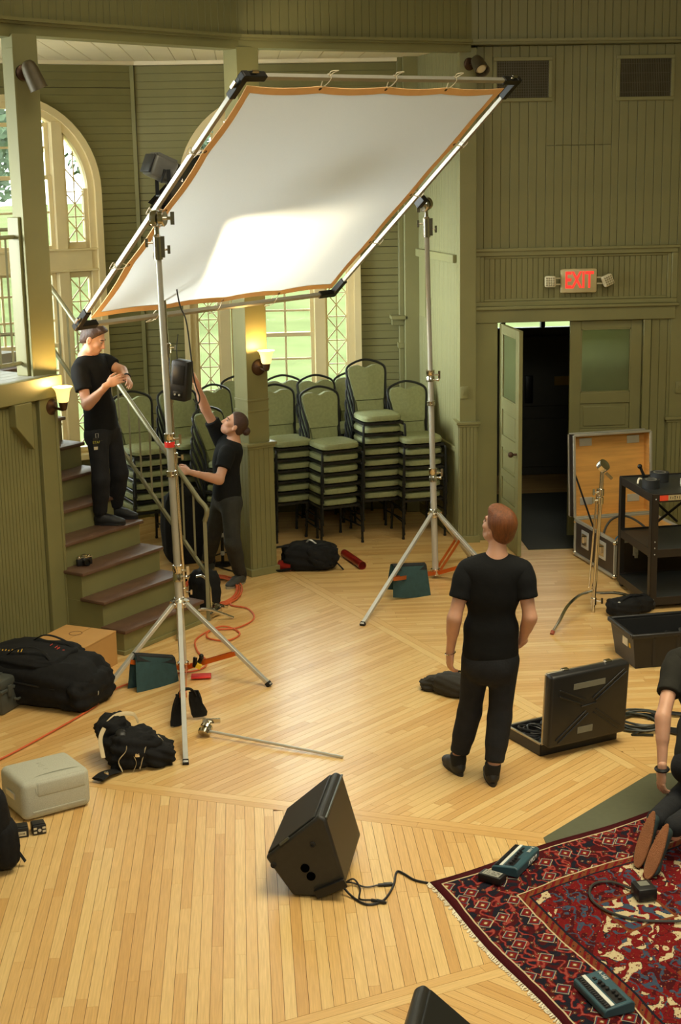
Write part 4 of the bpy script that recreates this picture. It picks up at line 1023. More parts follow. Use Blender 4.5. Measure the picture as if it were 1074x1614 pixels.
LIP = mat('lips', (176, 104, 88), 0.5); EYED = mat('dark_eye', (36, 26, 22), 0.2); EYEW = mat('eye_white', (150, 128, 112), 0.3)

def smin(a, b, k):
    h = np.clip(0.5+0.5*(b-a)/k, 0, 1); return b+(a-b)*h-k*h*(1-h)
class SDF:
    """smooth union of tapered and elliptical limbs, polygonised with surface nets"""
    def __init__(s): s.p = []; s.cut = []
    def cap(s, a, b, ra, rb, k=0.02): s.p.append(('c', np.array(a, float), np.array(b, float), ra, rb, k)); return s
    def chain(s, pts, rs, k=0.02):
        for i in range(len(pts)-1): s.cap(pts[i], pts[i+1], rs[i], rs[i+1], k)
        return s
    def ell(s, c, r, M=None, k=0.02): s.p.append(('e', np.array(c, float), np.array(r, float), None if M is None else np.array(M, float), k)); return s
    def sub(s, c, r, k=0.01): s.cut.append(('b', np.array(c, float), r, k)); return s
    def plane(s, c, n, k=0.004):
        """remove everything on the +n side of the plane through c"""
        n = np.array(n, float); s.cut.append(('p', np.array(c, float), n/np.linalg.norm(n), k)); return s
    def bounds(s):
        lo, hi = np.full(3, 1e9), np.full(3, -1e9)
        for q in s.p:
            if q[0] == 'c':
                r = max(q[3], q[4])
                for e in (q[1], q[2]): lo = np.minimum(lo, e-r); hi = np.maximum(hi, e+r)
            else: r = max(q[2]); lo = np.minimum(lo, q[1]-r); hi = np.maximum(hi, q[1]+r)
        return lo-0.03, hi+0.03
    def mesh(s, h):
        lo, hi = s.bounds(); n = np.ceil((hi-lo)/h).astype(int)+1
        ax = [lo[i]+h*np.arange(n[i]) for i in range(3)]; D = np.full(n, 0.5, np.float32)
        for q in s.p:
            k = q[-1]; m = k*1.5+2.5*h
            if q[0] == 'c': r = max(q[3], q[4]); l_ = np.minimum(q[1], q[2])-r-m; h_ = np.maximum(q[1], q[2])+r+m
            else: r = max(q[2]); l_ = q[1]-r-m; h_ = q[1]+r+m
            i0 = np.maximum(0, np.floor((l_-lo)/h).astype(int)); i1 = np.minimum(n, np.ceil((h_-lo)/h).astype(int)+1)
            X = np.stack(np.meshgrid(*[ax[i][i0[i]:i1[i]] for i in range(3)], indexing='ij'), -1)
            if q[0] == 'c':
                ab = q[2]-q[1]; L2 = max(1e-12, ab@ab); t = np.clip(((X-q[1])@ab)/L2, 0, 1)
                d = np.linalg.norm(X-q[1]-t[..., None]*ab, axis=-1)-(q[3]+(q[4]-q[3])*t)
            else:
                Y = X-q[1]
                if q[3] is not None: Y = Y@q[3]
                k0 = np.linalg.norm(Y/q[2], axis=-1); k1 = np.linalg.norm(Y/(q[2]*q[2]), axis=-1); d = k0*(k0-1)/np.maximum(k1, 1e-6)
            sl = tuple(slice(i0[i], i1[i]) for i in range(3)); D[sl] = smin(D[sl], d.astype(np.float32), k)
        if s.cut:
            X = np.stack(np.meshgrid(*ax, indexing='ij'), -1)
            for c in s.cut:
                if c[0] == 'p': d = (X-c[1])@c[2]; D = -smin(-D, -d.astype(np.float32), c[3])
                else: d = c[2]-np.linalg.norm(X-c[1], axis=-1); D = -smin(-D, -d.astype(np.float32), c[3])
        return surface_nets(D, lo, h)
def surface_nets(D, lo, h):
    S = D < 0; nx, ny, nz = D.shape
    cs = sum(S[i:nx-1+i, j:ny-1+j, k:nz-1+k].astype(np.int8) for i in (0, 1) for j in (0, 1) for k in (0, 1))
    act = (cs > 0) & (cs < 8); idx = -np.ones(act.shape, int); C = np.argwhere(act); idx[act] = np.arange(len(C))
    P = np.zeros((len(C), 3)); W = np.zeros(len(C))
    cor = [(i, j, k) for i in (0, 1) for j in (0, 1) for k in (0, 1)]
    for a in cor:
        for ax_ in range(3):
            if a[ax_]: continue
            b = list(a); b[ax_] = 1
            da = D[C[:, 0]+a[0], C[:, 1]+a[1], C[:, 2]+a[2]]; db = D[C[:, 0]+b[0], C[:, 1]+b[1], C[:, 2]+b[2]]
            cr = (da < 0) != (db < 0); t = np.where(cr, da/np.where(cr, da-db, 1), 0)
            pt = np.tile(np.array(a, float), (len(C), 1)); pt[:, ax_] = t
            P[cr] += pt[cr]; W[cr] += 1
    V = lo + h*(C + P/np.maximum(W, 1)[:, None]); F = []
    for ax_ in range(3):
        o1, o2 = [(1, 2), (2, 0), (0, 1)][ax_]
        sl0 = [slice(None)]*3; sl1 = [slice(None)]*3; sl0[ax_] = slice(0, -1); sl1[ax_] = slice(1, None)
        ch = S[tuple(sl0)] != S[tuple(sl1)]; E = np.argwhere(ch)
        E = E[(E[:, o1] > 0) & (E[:, o2] > 0) & (E[:, o1] < D.shape[o1]-1) & (E[:, o2] < D.shape[o2]-1)]
        ins = S[E[:, 0], E[:, 1], E[:, 2]]; q = []
        for d1, d2 in ((-1, -1), (0, -1), (0, 0), (-1, 0)):
            c = E.copy(); c[:, o1] += d1; c[:, o2] += d2; q.append(idx[c[:, 0], c[:, 1], c[:, 2]])
        q = np.stack(q, 1); q[~ins] = q[~ins][:, ::-1]; F.append(q)
    F = np.concatenate(F); F = F[(F >= 0).all(1)]
    return V, F
def sdf_obj(name, parts, material, parent, smooth_iter=2, mi=None):
    """parts: list of (V, F); joined into one mesh, in world coordinates"""
    mb = MB()
    for V, F in parts:
        # one Laplacian pass or two against grid stepping
        for _ in range(smooth_iter):
            acc = np.zeros_like(V); cnt = np.zeros(len(V))
            for a, b in ((0, 1), (1, 2), (2, 3), (3, 0)):
                np.add.at(acc, F[:, a], V[F[:, b]]); np.add.at(acc, F[:, b], V[F[:, a]]); np.add.at(cnt, F[:, a], 1); np.add.at(cnt, F[:, b], 1)
            V = 0.5*V+0.5*acc/np.maximum(cnt, 1)[:, None]
        mb.add([tuple(p) for p in V], [tuple(int(i) for i in f) for f in F])
    return mb.build(name, material, parent, world=True, ang=180)
def basis(fwd, up):
    f = Vector(fwd).normalized(); u = Vector(up); r = f.cross(u).normalized(); u = r.cross(f); return r, f, u
def head_parts(c, fwd, up, scale=1.0):
    r, f, u = basis(fwd, up); c = Vector(c); P = lambda x, y, z: tuple(c + (r*x+f*y+u*z)*scale); MM = np.array([list(r), list(f), list(u)]).T; s_ = scale
    S = SDF(); e = lambda p, rad, k=0.015: S.ell(P(*p), [q*s_ for q in rad], MM, k)
    e((0, -0.012, 0.030), (0.074, 0.094, 0.086)); e((0, 0.030, -0.035), (0.060, 0.066, 0.078)); e((0, 0.060, -0.092), (0.030, 0.026, 0.024), 0.03)
    e((0, 0.03, -0.08), (0.05, 0.05, 0.03), 0.03)
    S.cap(P(0, 0.088, 0.018), P(0, 0.112, -0.030), 0.008*s_, 0.012*s_, 0.012); e((0.010, 0.100, -0.035), (0.009, 0.010, 0.008), 0.008); e((-0.010, 0.100, -0.035), (0.009, 0.010, 0.008), 0.008)
    S.cap(P(-0.034, 0.076, 0.026), P(0.034, 0.076, 0.026), 0.013*s_, 0.013*s_, 0.014)
    for x in (-1, 1): e((x*0.042, 0.062, -0.022), (0.022, 0.022, 0.018), 0.02); S.cap(P(x*0.05, 0.03, -0.075), P(x*0.06, -0.01, -0.03), 0.018*s_, 0.014*s_, 0.02)
    S.cap(P(-0.020, 0.086, -0.062), P(0.020, 0.086, -0.062), 0.008*s_, 0.008*s_, 0.010); S.cap(P(-0.016, 0.084, -0.073), P(0.016, 0.084, -0.073), 0.009*s_, 0.009*s_, 0.008)
    for x in (-1, 1):
        S.ell(P(x*0.076, -0.008, -0.012), [0.010*s_, 0.020*s_, 0.032*s_], MM, 0.006); S.sub(P(x*0.092, -0.002, -0.010), 0.014*s_, 0.006); S.sub(P(x*0.031, 0.098, 0.008), 0.015*s_, 0.010)
    return S, P, MM, (r, f, u)
def hair_cap(P, MM, back=0.013, top=0.016, line_y=0.045, line_z=0.0, low=-0.075, k=0.01, scale=1.0, taper=True):
    H = SDF(); H.ell(P(0, -0.016, 0.034), [0.074*scale+back, 0.094*scale+back, 0.086*scale+top], MM, k)
    if low < -0.04: H.ell(P(0, -0.045, -0.035), [0.060*scale+back*0.6, 0.058*scale+back*0.6, 0.062*scale], MM, 0.03)
    return H
def hand_parts(w, d, palm_n, side, curl, spread=0.1, thumb=0.6, scale=1.0):
    """w wrist, d direction of the fingers, palm_n out of the back of the hand, side +1/-1 thumb side"""
    d = Vector(d).normalized(); n = Vector(palm_n); n = (n-d*n.dot(d)).normalized(); t = d.cross(n)*side; w = Vector(w); S = SDF()
    Q = lambda a, b, c: w + (d*a+t*b+n*c)*scale
    MM = np.array([list(d), list(t), list(n)]).T
    S.cap(Q(-0.03, 0, 0), Q(0.02, 0, 0), 0.026*scale, 0.026*scale, 0.015); S.ell(Q(0.052, 0, 0), [0.050*scale, 0.041*scale, 0.017*scale], MM, 0.014); S.ell(Q(0.035, 0.022, -0.008), [0.034*scale, 0.02*scale, 0.016*scale], MM, 0.014)
    for i, (b, L) in enumerate(((0.030, 0.072), (0.010, 0.080), (-0.011, 0.074), (-0.030, 0.058))):
        p = Q(0.090-0.004*abs(i-1), b, 0.002); a = curl*(0.75+0.12*i); dd = (d + t*b*spread*10).normalized(); nn = n
        for seg, (fr_, rad) in enumerate(((0.45, 0.0095), (0.32, 0.0085), (0.25, 0.0075))):
            dd2 = (dd*math.cos(a)-nn*math.sin(a)).normalized(); nn = (dd*math.sin(a)+nn*math.cos(a)).normalized(); dd = dd2
            p2 = p+dd*L*fr_*scale; S.cap(p, p2, rad*scale, (rad-0.001)*scale, 0.005); p = p2; a = curl*1.1
    p = Q(0.018, 0.034, -0.006); dd = (d*0.75+t*0.62-n*0.25).normalized()
    for L, rad in ((0.036, 0.0125), (0.030, 0.0105), (0.024, 0.0095)):
        p2 = p+dd*L*scale; S.cap(p, p2, rad*scale, (rad-0.001)*scale, 0.007); p = p2; dd = (dd+d*0.25*thumb-n*0.3*thumb-t*0.25*thumb).normalized()
    return S
def shoe(name, heel, toe, parent, upper, sole, ankle=None, hgt=0.075, lift=0.0):
    """heel and toe points on the ground (of the sole)"""
    h, t = Vector(heel), Vector(toe); d = (t-h).normalized(); s = d.cross(Vector((0, 0, 1))).normalized(); u = s.cross(d); L = (t-h).length; S = SDF()
    MM = np.array([list(s), list(d), list(u)]).T; P = lambda x, y, z: h + s*x + d*y*L/0.28 + u*z
    S.ell(P(0, 0.055, 0.045), [0.036, 0.060, 0.045], MM, 0.02); S.ell(P(0, 0.135, 0.038), [0.041, 0.090, 0.042], MM, 0.03); S.ell(P(0, 0.215, 0.030), [0.045, 0.068, 0.030], MM, 0.03)
    S.cap(P(0, 0.052, 0.055), P(0, 0.050, 0.095), 0.042, 0.043, 0.02); S.cap(P(0, 0.08, 0.075), P(0, 0.15, 0.050), 0.036, 0.036, 0.03); S.plane(P(0, 0.05, 0.1), u+d*0.15, 0.004); S.plane(P(0, 0, 0.014), -u, 0.002)
    o = sdf_obj(name, [S.mesh(0.0065)], upper, parent)
    q = MB(); poly = []
    for k in range(26):
        a = 2*math.pi*k/26; y = 0.14-0.147*math.cos(a); wd = 0.036+0.012*(0.5-0.5*math.cos(min(math.pi, max(0, (y-0.03)/0.2*math.pi)))); poly.append((math.sin(a)*wd, y))
    m = Matrix((s, d, u)).transposed().to_4x4(); m.translation = h; m = m @ Matrix.Diagonal((1, L/0.28, 1, 1))
    q.prism(poly, 0.0, 0.024, m); q.build('sole', sole, o, world=True)
    for k in range(4):
        y = 0.135+0.022*k; q = MB(); q.tube([P(-0.028, y-0.004, 0.066-0.006*k), P(0, y, 0.083-0.010*k), P(0.028, y-0.004, 0.066-0.006*k)], 0.0035, 5); q.build('lace', SHOEG if upper != SHOEG else SOLEW, o, world=True)
    return o
def torso(S, pel, waist, chest, neck, sh_l, sh_r, grow, wid=1.0):
    """elliptical slabs from the hips to the shoulders"""
    pel, waist, chest, neck, a, b = (Vector(p) for p in (pel, waist, chest, neck, sh_l, sh_r)); across = (b-a).normalized(); up = (neck-pel).normalized(); fwd = up.cross(across).normalized(); across = fwd.cross(up)
    MM = np.array([list(across), list(fwd), list(up)]).T; g = grow
    S.ell(pel+up*(0.03 if g < 0 else 0), [0.165*wid+g, 0.118+g, 0.10 if g < 0 else 0.13], MM, 0.05); S.ell(waist, [0.163*wid+g, 0.110+g, 0.16], MM, 0.06); S.ell(chest, [0.168*wid+g, 0.118+g, 0.20], MM, 0.06)
    S.ell((chest*0.45+neck*0.55), [0.165*wid+g, 0.098+g, 0.10], MM, 0.06)
    for e in (a, b): S.cap(neck.lerp(e, 0.25)-up*0.03, e, 0.055+g, 0.056+g, 0.06)
    return MM
def person(name, label, J, pose, base, tee=TEE, jean=JEAN, hair=HAIR_BROWN, upper=SHOEM, sole=SHOEM, wid=1.0, hair_fn=None, scale_head=1.0, sleeve=0.60, cuff=0.93, tee_hem=None, group=None):
    t = thing(name, label, 'person', base); A = lambda k: Vector(J[k])
    neck_up = (A('head')-A('neck')).normalized()
    # ---- the body, one skin surface: torso, limbs, neck
    S = SDF(); torso(S, A('pelvis'), A('waist'), A('chest'), A('neck'), A('ls'), A('rs'), -0.012, wid)
    for s in ('l', 'r'):
        S.chain([A(s+'s'), A(s+'e'), A(s+'w')], [0.050, 0.041, 0.027], 0.025)
        e, w = A(s+'e'), A(s+'w'); S.cap(e.lerp(w, 0.12), e.lerp(w, 0.4), 0.041, 0.037, 0.02)
        S.chain([A(s+'hip'), A(s+'k'), A(s+'a')], [0.082, 0.056, 0.040], 0.03); k, a = A(s+'k'), A(s+'a'); S.cap(k.lerp(a, 0.15), k.lerp(a, 0.45), 0.052, 0.050, 0.02); S.cap(a, a-Vector((0, 0, 0.05)), 0.036, 0.036, 0.02)
    S.chain([A('chest').lerp(A('neck'), 0.6), A('neck'), A('head')-neck_up*0.02], [0.07, 0.056, 0.052], 0.03)
    parts = [S.mesh(0.0105)]
    H, P, MM, (r, f, u) = head_parts(J['head'], J['face'], J['crown'], scale_head); H.cap(A('neck').lerp(A('head'), 0.3), A('head')-neck_up*0.03, 0.053, 0.05, 0.03); parts.append(H.mesh(0.0052))
    for s in ('l', 'r'):
        hd = J.get(s+'hand')
        if hd: parts.append(hand_parts(J[s+'w'], *hd).mesh(0.0036))
    sdf_obj('body', parts, SKIN, t)
    for x in (-1, 1):
        q = MB(); q.ball(P(x*0.031, 0.079, 0.008), 0.0115*scale_head, 10, 8); ey = q.build('eye', EYEW, t, world=True)
        q = MB(); q.ball(P(x*0.031, 0.0868, 0.006), 0.0056*scale_head, 8, 6); q.build('iris', EYED, ey, world=True)
        q = MB(); q.tube(bez([P(x*0.016, 0.090, 0.026), P(x*0.032, 0.089, 0.031), P(x*0.050, 0.074, 0.025)], 4), 0.0042*scale_head, 5); q.build('eyebrow', hair, t, world=True)
    q = MB(); q.tube(bez([P(-0.02, 0.090, -0.066), P(-0.008, 0.0965, -0.064), P(0, 0.0965, -0.066), P(0.008, 0.0965, -0.064), P(0.02, 0.090, -0.066)], 3), 0.0045*scale_head, 6); q.build('lips', LIP, t, world=True)
    hair_fn(t, P, MM, (r, f, u), hair)
    # ---- T-shirt
    S = SDF(); torso(S, A('pelvis').lerp(A('waist'), tee_hem or 0.25), A('waist'), A('chest'), A('neck'), A('ls'), A('rs'), 0.008, wid)
    for s in ('l', 'r'):
        sh, el = A(s+'s'), A(s+'e'); S.cap(sh, sh.lerp(el, sleeve+0.25), 0.066, 0.064, 0.03); S.cap(A('chest').lerp(sh, 0.55), sh.lerp(el, 0.35), 0.07, 0.062, 0.05); S.plane(sh.lerp(el, sleeve), el-sh, 0.004) if False else None
    parts = []
    for s in ('l', 'r'):
        sh, el = A(s+'s'), A(s+'e'); L_ = SDF(); L_.cap(sh, sh.lerp(el, sleeve+0.3), 0.065, 0.074, 0.03); L_.cap(A('chest').lerp(sh, 0.75), sh.lerp(el, 0.2), 0.07, 0.062, 0.05); L_.plane(sh.lerp(el, sleeve), el-sh, 0.003); parts.append(L_.mesh(0.009))
    S.p = [p for p in S.p if not (p[0] == 'c' and p[3] in (0.066, 0.07))]
    nk = A('neck'); S.plane(nk+(nk-A('chest')).normalized()*0.025, (nk-A('chest')).normalized(), 0.006)
    pel = A('pelvis'); hem = pel.lerp(A('waist'), -0.05 if tee_hem is None else tee_hem-0.3); S.plane(hem, (pel-A('chest')).normalized(), 0.004)
    parts.insert(0, S.mesh(0.0105)); sdf_obj('t_shirt', parts, tee, t)
    # ---- trousers
    S = SDF(); across = (A('rhip')-A('lhip')).normalized(); up = (A('waist')-pel).normalized(); fwd = up.cross(across); Mp = np.array([list(across), list(fwd), list(up)]).T
    S.ell(pel+up*0.02, [0.163*wid, 0.120, 0.12], Mp, 0.05); S.ell(pel-fwd*0.05-up*0.05, [0.145*wid, 0.085, 0.10], Mp, 0.05)
    for s in ('l', 'r'):
        h_, k, a = A(s+'hip'), A(s+'k'), A(s+'a'); S.chain([h_, k, a], [0.094, 0.070, 0.060], 0.03); S.cap(k.lerp(a, 0.1), k.lerp(a, 0.5), 0.066, 0.064, 0.03)
    for s in ('l', 'r'): k, a = A(s+'k'), A(s+'a')
    V, F_ = S.mesh(0.0105)
    sdf_obj('trousers', [(V, F_)], jean, t) if cuff is None else None
    if cuff is not None:
        # hems: cut each leg at the cuff with a plane that only touches that leg
        parts = []
        T = SDF(); T.p = [p for p in S.p]
        lo_cut = SDF(); 
        legs_p = []
        B_ = SDF(); B_.ell(pel+up*0.02, [0.163*wid, 0.120, 0.12], Mp, 0.05); B_.ell(pel-fwd*0.05-up*0.05, [0.145*wid, 0.085, 0.10], Mp, 0.05); B_.cap(pel-across*0.04-up*0.05, pel+across*0.04-up*0.05, 0.095, 0.095, 0.05)
        for s in ('l', 'r'):
            h_, k, a = A(s+'hip'), A(s+'k'), A(s+'a'); B_.cap(h_, h_.lerp(k, 0.9), 0.094, 0.072, 0.03)
        parts.append(B_.mesh(0.0105))
        for s in ('l', 'r'):
            h_, k, a = A(s+'hip'), A(s+'k'), A(s+'a'); L_ = SDF(); L_.cap(h_.lerp(k, 0.6), k, 0.080, 0.071, 0.03); L_.cap(k, a, 0.071, 0.060, 0.03); L_.cap(k.lerp(a, 0.1), k.lerp(a, 0.5), 0.067, 0.066, 0.03); L_.plane(k.lerp(a, cuff), a-k, 0.004); parts.append(L_.mesh(0.0095))
        sdf_obj('trousers', parts, jean, t)
    for s in ('l', 'r'):
        if s+'heel' in J:
            shoe('shoe', J[s+'heel'], J[s+'toe'], t, upper, sole)
            q = MB(); a = A(s+'a'); hl, tt = Vector(J[s+'heel']), Vector(J[s+'toe']); ac = hl+(tt-hl).normalized()*0.052
            q.tube([Vector((ac.x, ac.y, hl.z+0.06)), Vector((ac.x, ac.y, hl.z+0.09)), a.lerp(Vector((ac.x, ac.y, hl.z+0.13)), 0.4)+Vector((0,0,0.025))], 0.05, 12, rs=[0.046, 0.051, 0.051]); q.build('sock', SOCK, t, world=True)
    return t, P, MM, (r, f, u)
def hair_short(back=0.012, top=0.020, nape=-0.085, fringe=0.030):
    def fn(t, P, MM, ax, m):
        r, f, u = ax; H = SDF()
        H.ell(P(0, -0.016, 0.036), [0.074+back, 0.094+back, 0.086+top], MM, 0.01); H.ell(P(0, -0.048, -0.030), [0.062+back*0.5, 0.054+back*0.6, 0.062], MM, 0.03)
        H.ell(P(0, 0.045, 0.098), [0.056, 0.048, 0.030], MM, 0.03); H.plane(P(0, 0.052, 0.060), f*0.80-u*0.60, 0.006); H.plane(P(0, -0.012, -0.032), f*0.60-u*0.80, 0.01); H.plane(P(0, -0.05, nape), -u, 0.01)
        sdf_obj('hair', [H.mesh(0.0055)], m, t)
    return fn
def hair_bun(t, P, MM, ax, m):
    r, f, u = ax; H = SDF(); H.ell(P(0, -0.016, 0.036), [0.080, 0.101, 0.094], MM, 0.01); H.ell(P(0, -0.050, -0.030), [0.062, 0.056, 0.05], MM, 0.03)
    H.plane(P(0, 0.046, 0.055), f*0.88-u*0.48, 0.006); H.plane(P(0, -0.005, -0.02), f*0.7-u*0.72, 0.01); H.plane(P(0, -0.05, -0.078), -u, 0.01)
    sdf_obj('hair', [H.mesh(0.0055)], m, t)
    B = SDF(); B.ell(P(0, -0.135, 0.000), [0.042, 0.034, 0.040], MM, 0.01); B.cap(P(0, -0.09, 0.0), P(0, -0.13, 0.0), 0.03, 0.025, 0.02); sdf_obj('hair_bun', [B.mesh(0.005)], m, t)
    q = MB(); c = Vector(P(0, -0.109, 0.0)); q.tube([c + (r*math.cos(a)+u*math.sin(a))*0.030 for a in [k*math.pi/8 for k in range(16)]], 0.005, 6, closed=True); q.build('hair_tie', BLACKF, t, world=True)

# ---- man standing with his back to the camera
JM = dict(pelvis=(1.455, 8.83, 0.80), waist=(1.458, 8.82, 0.99), chest=(1.463, 8.81, 1.24), neck=(1.488, 8.80, 1.455), head=(1.503, 8.83, 1.632), face=(-0.55, 0.72, 0.34), crown=(0.12, -0.30, 0.95),
          ls=(1.315, 8.83, 1.372), le=(1.225, 8.77, 1.085), lw=(1.212, 8.86, 0.845), rs=(1.640, 8.79, 1.37), re=(1.680, 8.73, 1.085), rw=(1.655, 8.88, 0.88),
          lhip=(1.375, 8.86, 0.79), lk=(1.345, 8.93, 0.43), la=(1.272, 8.955, 0.10), rhip=(1.540, 8.82, 0.79), rk=(1.515, 8.82, 0.43), ra=(1.468, 8.770, 0.10),
          lheel=(1.289, 8.905, 0), ltoe=(1.222, 9.175, 0), rheel=(1.459, 8.722, 0), rtoe=(1.478, 9.0, 0),
          lhand=((-0.02, 0.12, -0.98), (-0.9, -0.3, 0.1), 1, 0.42, 0.05, 0.7), rhand=((-0.45, 0.6, -0.66), (0.75, -0.3, -0.3), -1, 0.3, 0.02, 0.6))
man, *_ = person('person', 'man in black T-shirt and dark trousers standing with his back to the camera, looking up', JM, None, (1.40, 8.86, 0), hair=HAIR_AUBURN, jean=JEAN, hair_fn=hair_short(), cuff=0.86)
q = MB(); w = Vector(JM['lw']); q.tube([w + Vector((0.031*math.cos(a), 0.031*math.sin(a), -0.01+0.008*math.cos(a))) for a in [k*math.pi/9 for k in range(18)]], 0.004, 6, closed=True); q.build('bracelet', CHROME, man, world=True)

# ---- woman reaching up to the power box, one hand on the rail
JW = dict(pelvis=(-0.185, 13.56, 0.82), waist=(-0.180, 13.545, 0.97), chest=(-0.180, 13.53, 1.17), neck=(-0.108, 13.52, 1.345), head=(-0.098, 13.50, 1.508), face=(-0.82, -0.12, 0.52), crown=(0.42, 0.0, 0.9),
          ls=(-0.165, 13.37, 1.285), le=(-0.245, 13.24, 1.06), lw=(-0.50, 13.16, 1.155), rs=(-0.225, 13.68, 1.36), re=(-0.352, 13.60, 1.64), rw=(-0.428, 13.48, 1.915),
          lhip=(-0.155, 13.47, 0.80), lk=(-0.150, 13.42, 0.44), la=(-0.095, 13.60, 0.105), rhip=(-0.235, 13.65, 0.80), rk=(-0.33, 13.78, 0.43), ra=(-0.395, 14.06, 0.115),
          lheel=(-0.050, 13.655, 0), ltoe=(-0.215, 13.43, 0), rheel=(-0.345, 14.13, 0.01), rtoe=(-0.50, 13.90, 0),
          lhand=((-0.92, -0.12, 0.28), (0.1, -0.75, 0.6), 1, 0.75, 0.03, 0.9), rhand=((-0.42, -0.30, 0.85), (0.72, -0.5, 0.2), -1, 0.55, 0.04, 0.8))
woman, *_ = person('person', 'woman with a brown hair bun in black, reaching up to the power box', JW, None, (-0.2, 13.6, 0), hair=HAIR_DARK, jean=JEANG, upper=SHOEG, sole=SOLEW, hair_fn=hair_bun, wid=0.86, scale_head=0.95, cuff=0.96)
# ---- man on the stairs, fastening his watch
Z0 = 0.834
JS = dict(pelvis=(-1.20, 12.66, 1.64), waist=(-1.205, 12.65, 1.82), chest=(-1.235, 12.63, 2.06), neck=(-1.295, 12.62, 2.26), head=(-1.222, 12.60, 2.408), face=(0.80, -0.18, -0.40), crown=(0.34, -0.05, 0.94),
          rs=(-1.335, 12.46, 2.175), re=(-1.275, 12.34, 1.90), rw=(-1.090, 12.25, 2.075), ls=(-1.165, 12.79, 2.195), le=(-1.010, 12.70, 2.125), lw=(-0.955, 12.46, 2.10),
          rhip=(-1.225, 12.57, 1.61), rk=(-1.215, 12.53, 1.25), ra=(-1.245, 12.62, 0.935), lhip=(-1.140, 12.74, 1.61), lk=(-1.075, 12.74, 1.26), la=(-1.135, 12.87, 0.935),
          rheel=(-1.295, 12.63, Z0), rtoe=(-1.040, 12.605, Z0), lheel=(-1.185, 12.89, Z0), ltoe=(-0.95, 12.80, Z0),
          rhand=((0.85, -0.05, 0.42), (-0.2, -0.85, 0.4), -1, 0.35, 0.03, 0.7), lhand=((0.30, -0.85, -0.25), (0.7, 0.1, 0.7), 1, 0.35, 0.03, 0.6))
man2, P2, *_ = person('person', 'man in black on the stairs looking down at his watch', JS, None, (-1.19, 12.72, Z0), hair=HAIR_BROWN, jean=JEAN, hair_fn=hair_short(0.006, 0.014, -0.09), cuff=0.97)
q = MB(); w = Vector(JS['lw']); dd = (w-Vector(JS['le'])).normalized(); xx, yy, _ = frame_from_axis(dd); q.tube([w + xx*0.031*math.cos(a)+yy*0.031*math.sin(a) for a in [k*math.pi/8 for k in range(16)]], 0.007, 6, closed=True); q.build('wristwatch', BLACKP, man2, world=True)
BADGE = mat('badge_card', (30, 30, 28), 0.4); PALE = mat('pale_card', (206, 196, 168), 0.5); LIME = mat('lime_lettering', (196, 190, 70), 0.5)
bm_ = MF((-1.222, 12.475, 1.555), (0.92, 0.32, 0), (0, 0, 1))
q = MB(); q.box((0, 0, 0), (0.066, 0.10, 0.003), M=bm_); bd = q.build('badge', BADGE, man2, world=True)
q = MB(); q.box((0, -0.036, 0.002), (0.062, 0.026, 0.002), M=bm_); q.build('badge_strip', PALE, bd, world=True)
text_obj('badge_lettering', 'STAFF', 0.030, bm_ @ Matrix.Translation((0, 0.012, 0.003)), LIME, bd)
q = MB(); q.tube([bm_ @ Vector((-0.01, 0.05, 0)), bm_ @ Vector((-0.012, 0.085, 0.0)), bm_ @ Vector((0.012, 0.085, 0)), bm_ @ Vector((0.01, 0.05, 0))], 0.003, 5); q.build('badge_clip', STEEL, bd, world=True)
# ================================================================== wall fixtures
def sconce(loc, nrm, label, n):
    loc = Vector(loc); nrm = Vector(nrm).normalized(); t = thing('wall_sconce', label, 'wall lamp', loc, group=None); side = Vector((0, 0, 1)).cross(nrm).normalized()
    q = MB(); q.lathe([(0.0, -0.005), (0.075, -0.005), (0.075, 0.012), (0.066, 0.022), (0.055, 0.024), (0.045, 0.034), (0.02, 0.05), (0.0, 0.052)], loc, nrm, 24); q.build('back_plate', BRONZE, t, world=True)
    a = loc+nrm*0.04; e = loc+nrm*0.145; q = MB(); q.tube(bez([a, a+nrm*0.05-Vector((0, 0, 0.01)), e+Vector((0, 0, -0.012)), e+Vector((0, 0, 0.02))], 5), 0.011, 10); q.build('arm', BRONZE, t, world=True)
    q = MB(); q.lathe([(0.0, -0.02), (0.02, -0.018), (0.028, 0.0), (0.034, 0.03), (0.036, 0.055), (0.0, 0.055)], e, (0, 0, 1), 18); q.build('socket_cup', BRONZE, t, world=True)
    c = e+Vector((0, 0, 0.045)); q = MB()
    q.lathe([(0.034, 0.0), (0.044, 0.012), (0.049, 0.04), (0.053, 0.075), (0.062, 0.10), (0.077, 0.118), (0.080, 0.122), (0.076, 0.122), (0.059, 0.103), (0.049, 0.075), (0.045, 0.04), (0.040, 0.014), (0.0, 0.008)], c, (0, 0, 1), 24)
    q.build('glass_shade', SHADE, t, world=True)
    q = MB(); q.ball(c+Vector((0, 0, 0.055)), (0.02, 0.02, 0.03), 10, 8); q.build('bulb', BULB, t, world=True)
    l = bpy.data.lights.new('sconce_bulb', 'POINT'); l.energy = 15; l.color = (1.0, 0.62, 0.22); l.shadow_soft_size = 0.03
    o = bpy.data.objects.new('sconce_bulb', l); COL.objects.link(o); o.location = c+Vector((0, 0, 0.13))
SHADE = mat('glowing_glass_shade', (255, 226, 160), 0.35, emit=(255, 214, 128), estr=1.5); BULB = mat('lit_bulb', (255, 240, 200), 0.3, emit=(255, 230, 170), estr=4)
wn = (math.sin(AU), -math.cos(AU), 0)
sconce((-1.525, 11.955, 1.955), wn, 'bronze wall sconce with a lit bell shade below the landing post', 1)
sconce((0.135, 13.935, 1.96), (math.sin(R(31.5)), -math.cos(R(31.5)), 0), 'bronze wall sconce with a lit bell shade on the alcove column', 2)
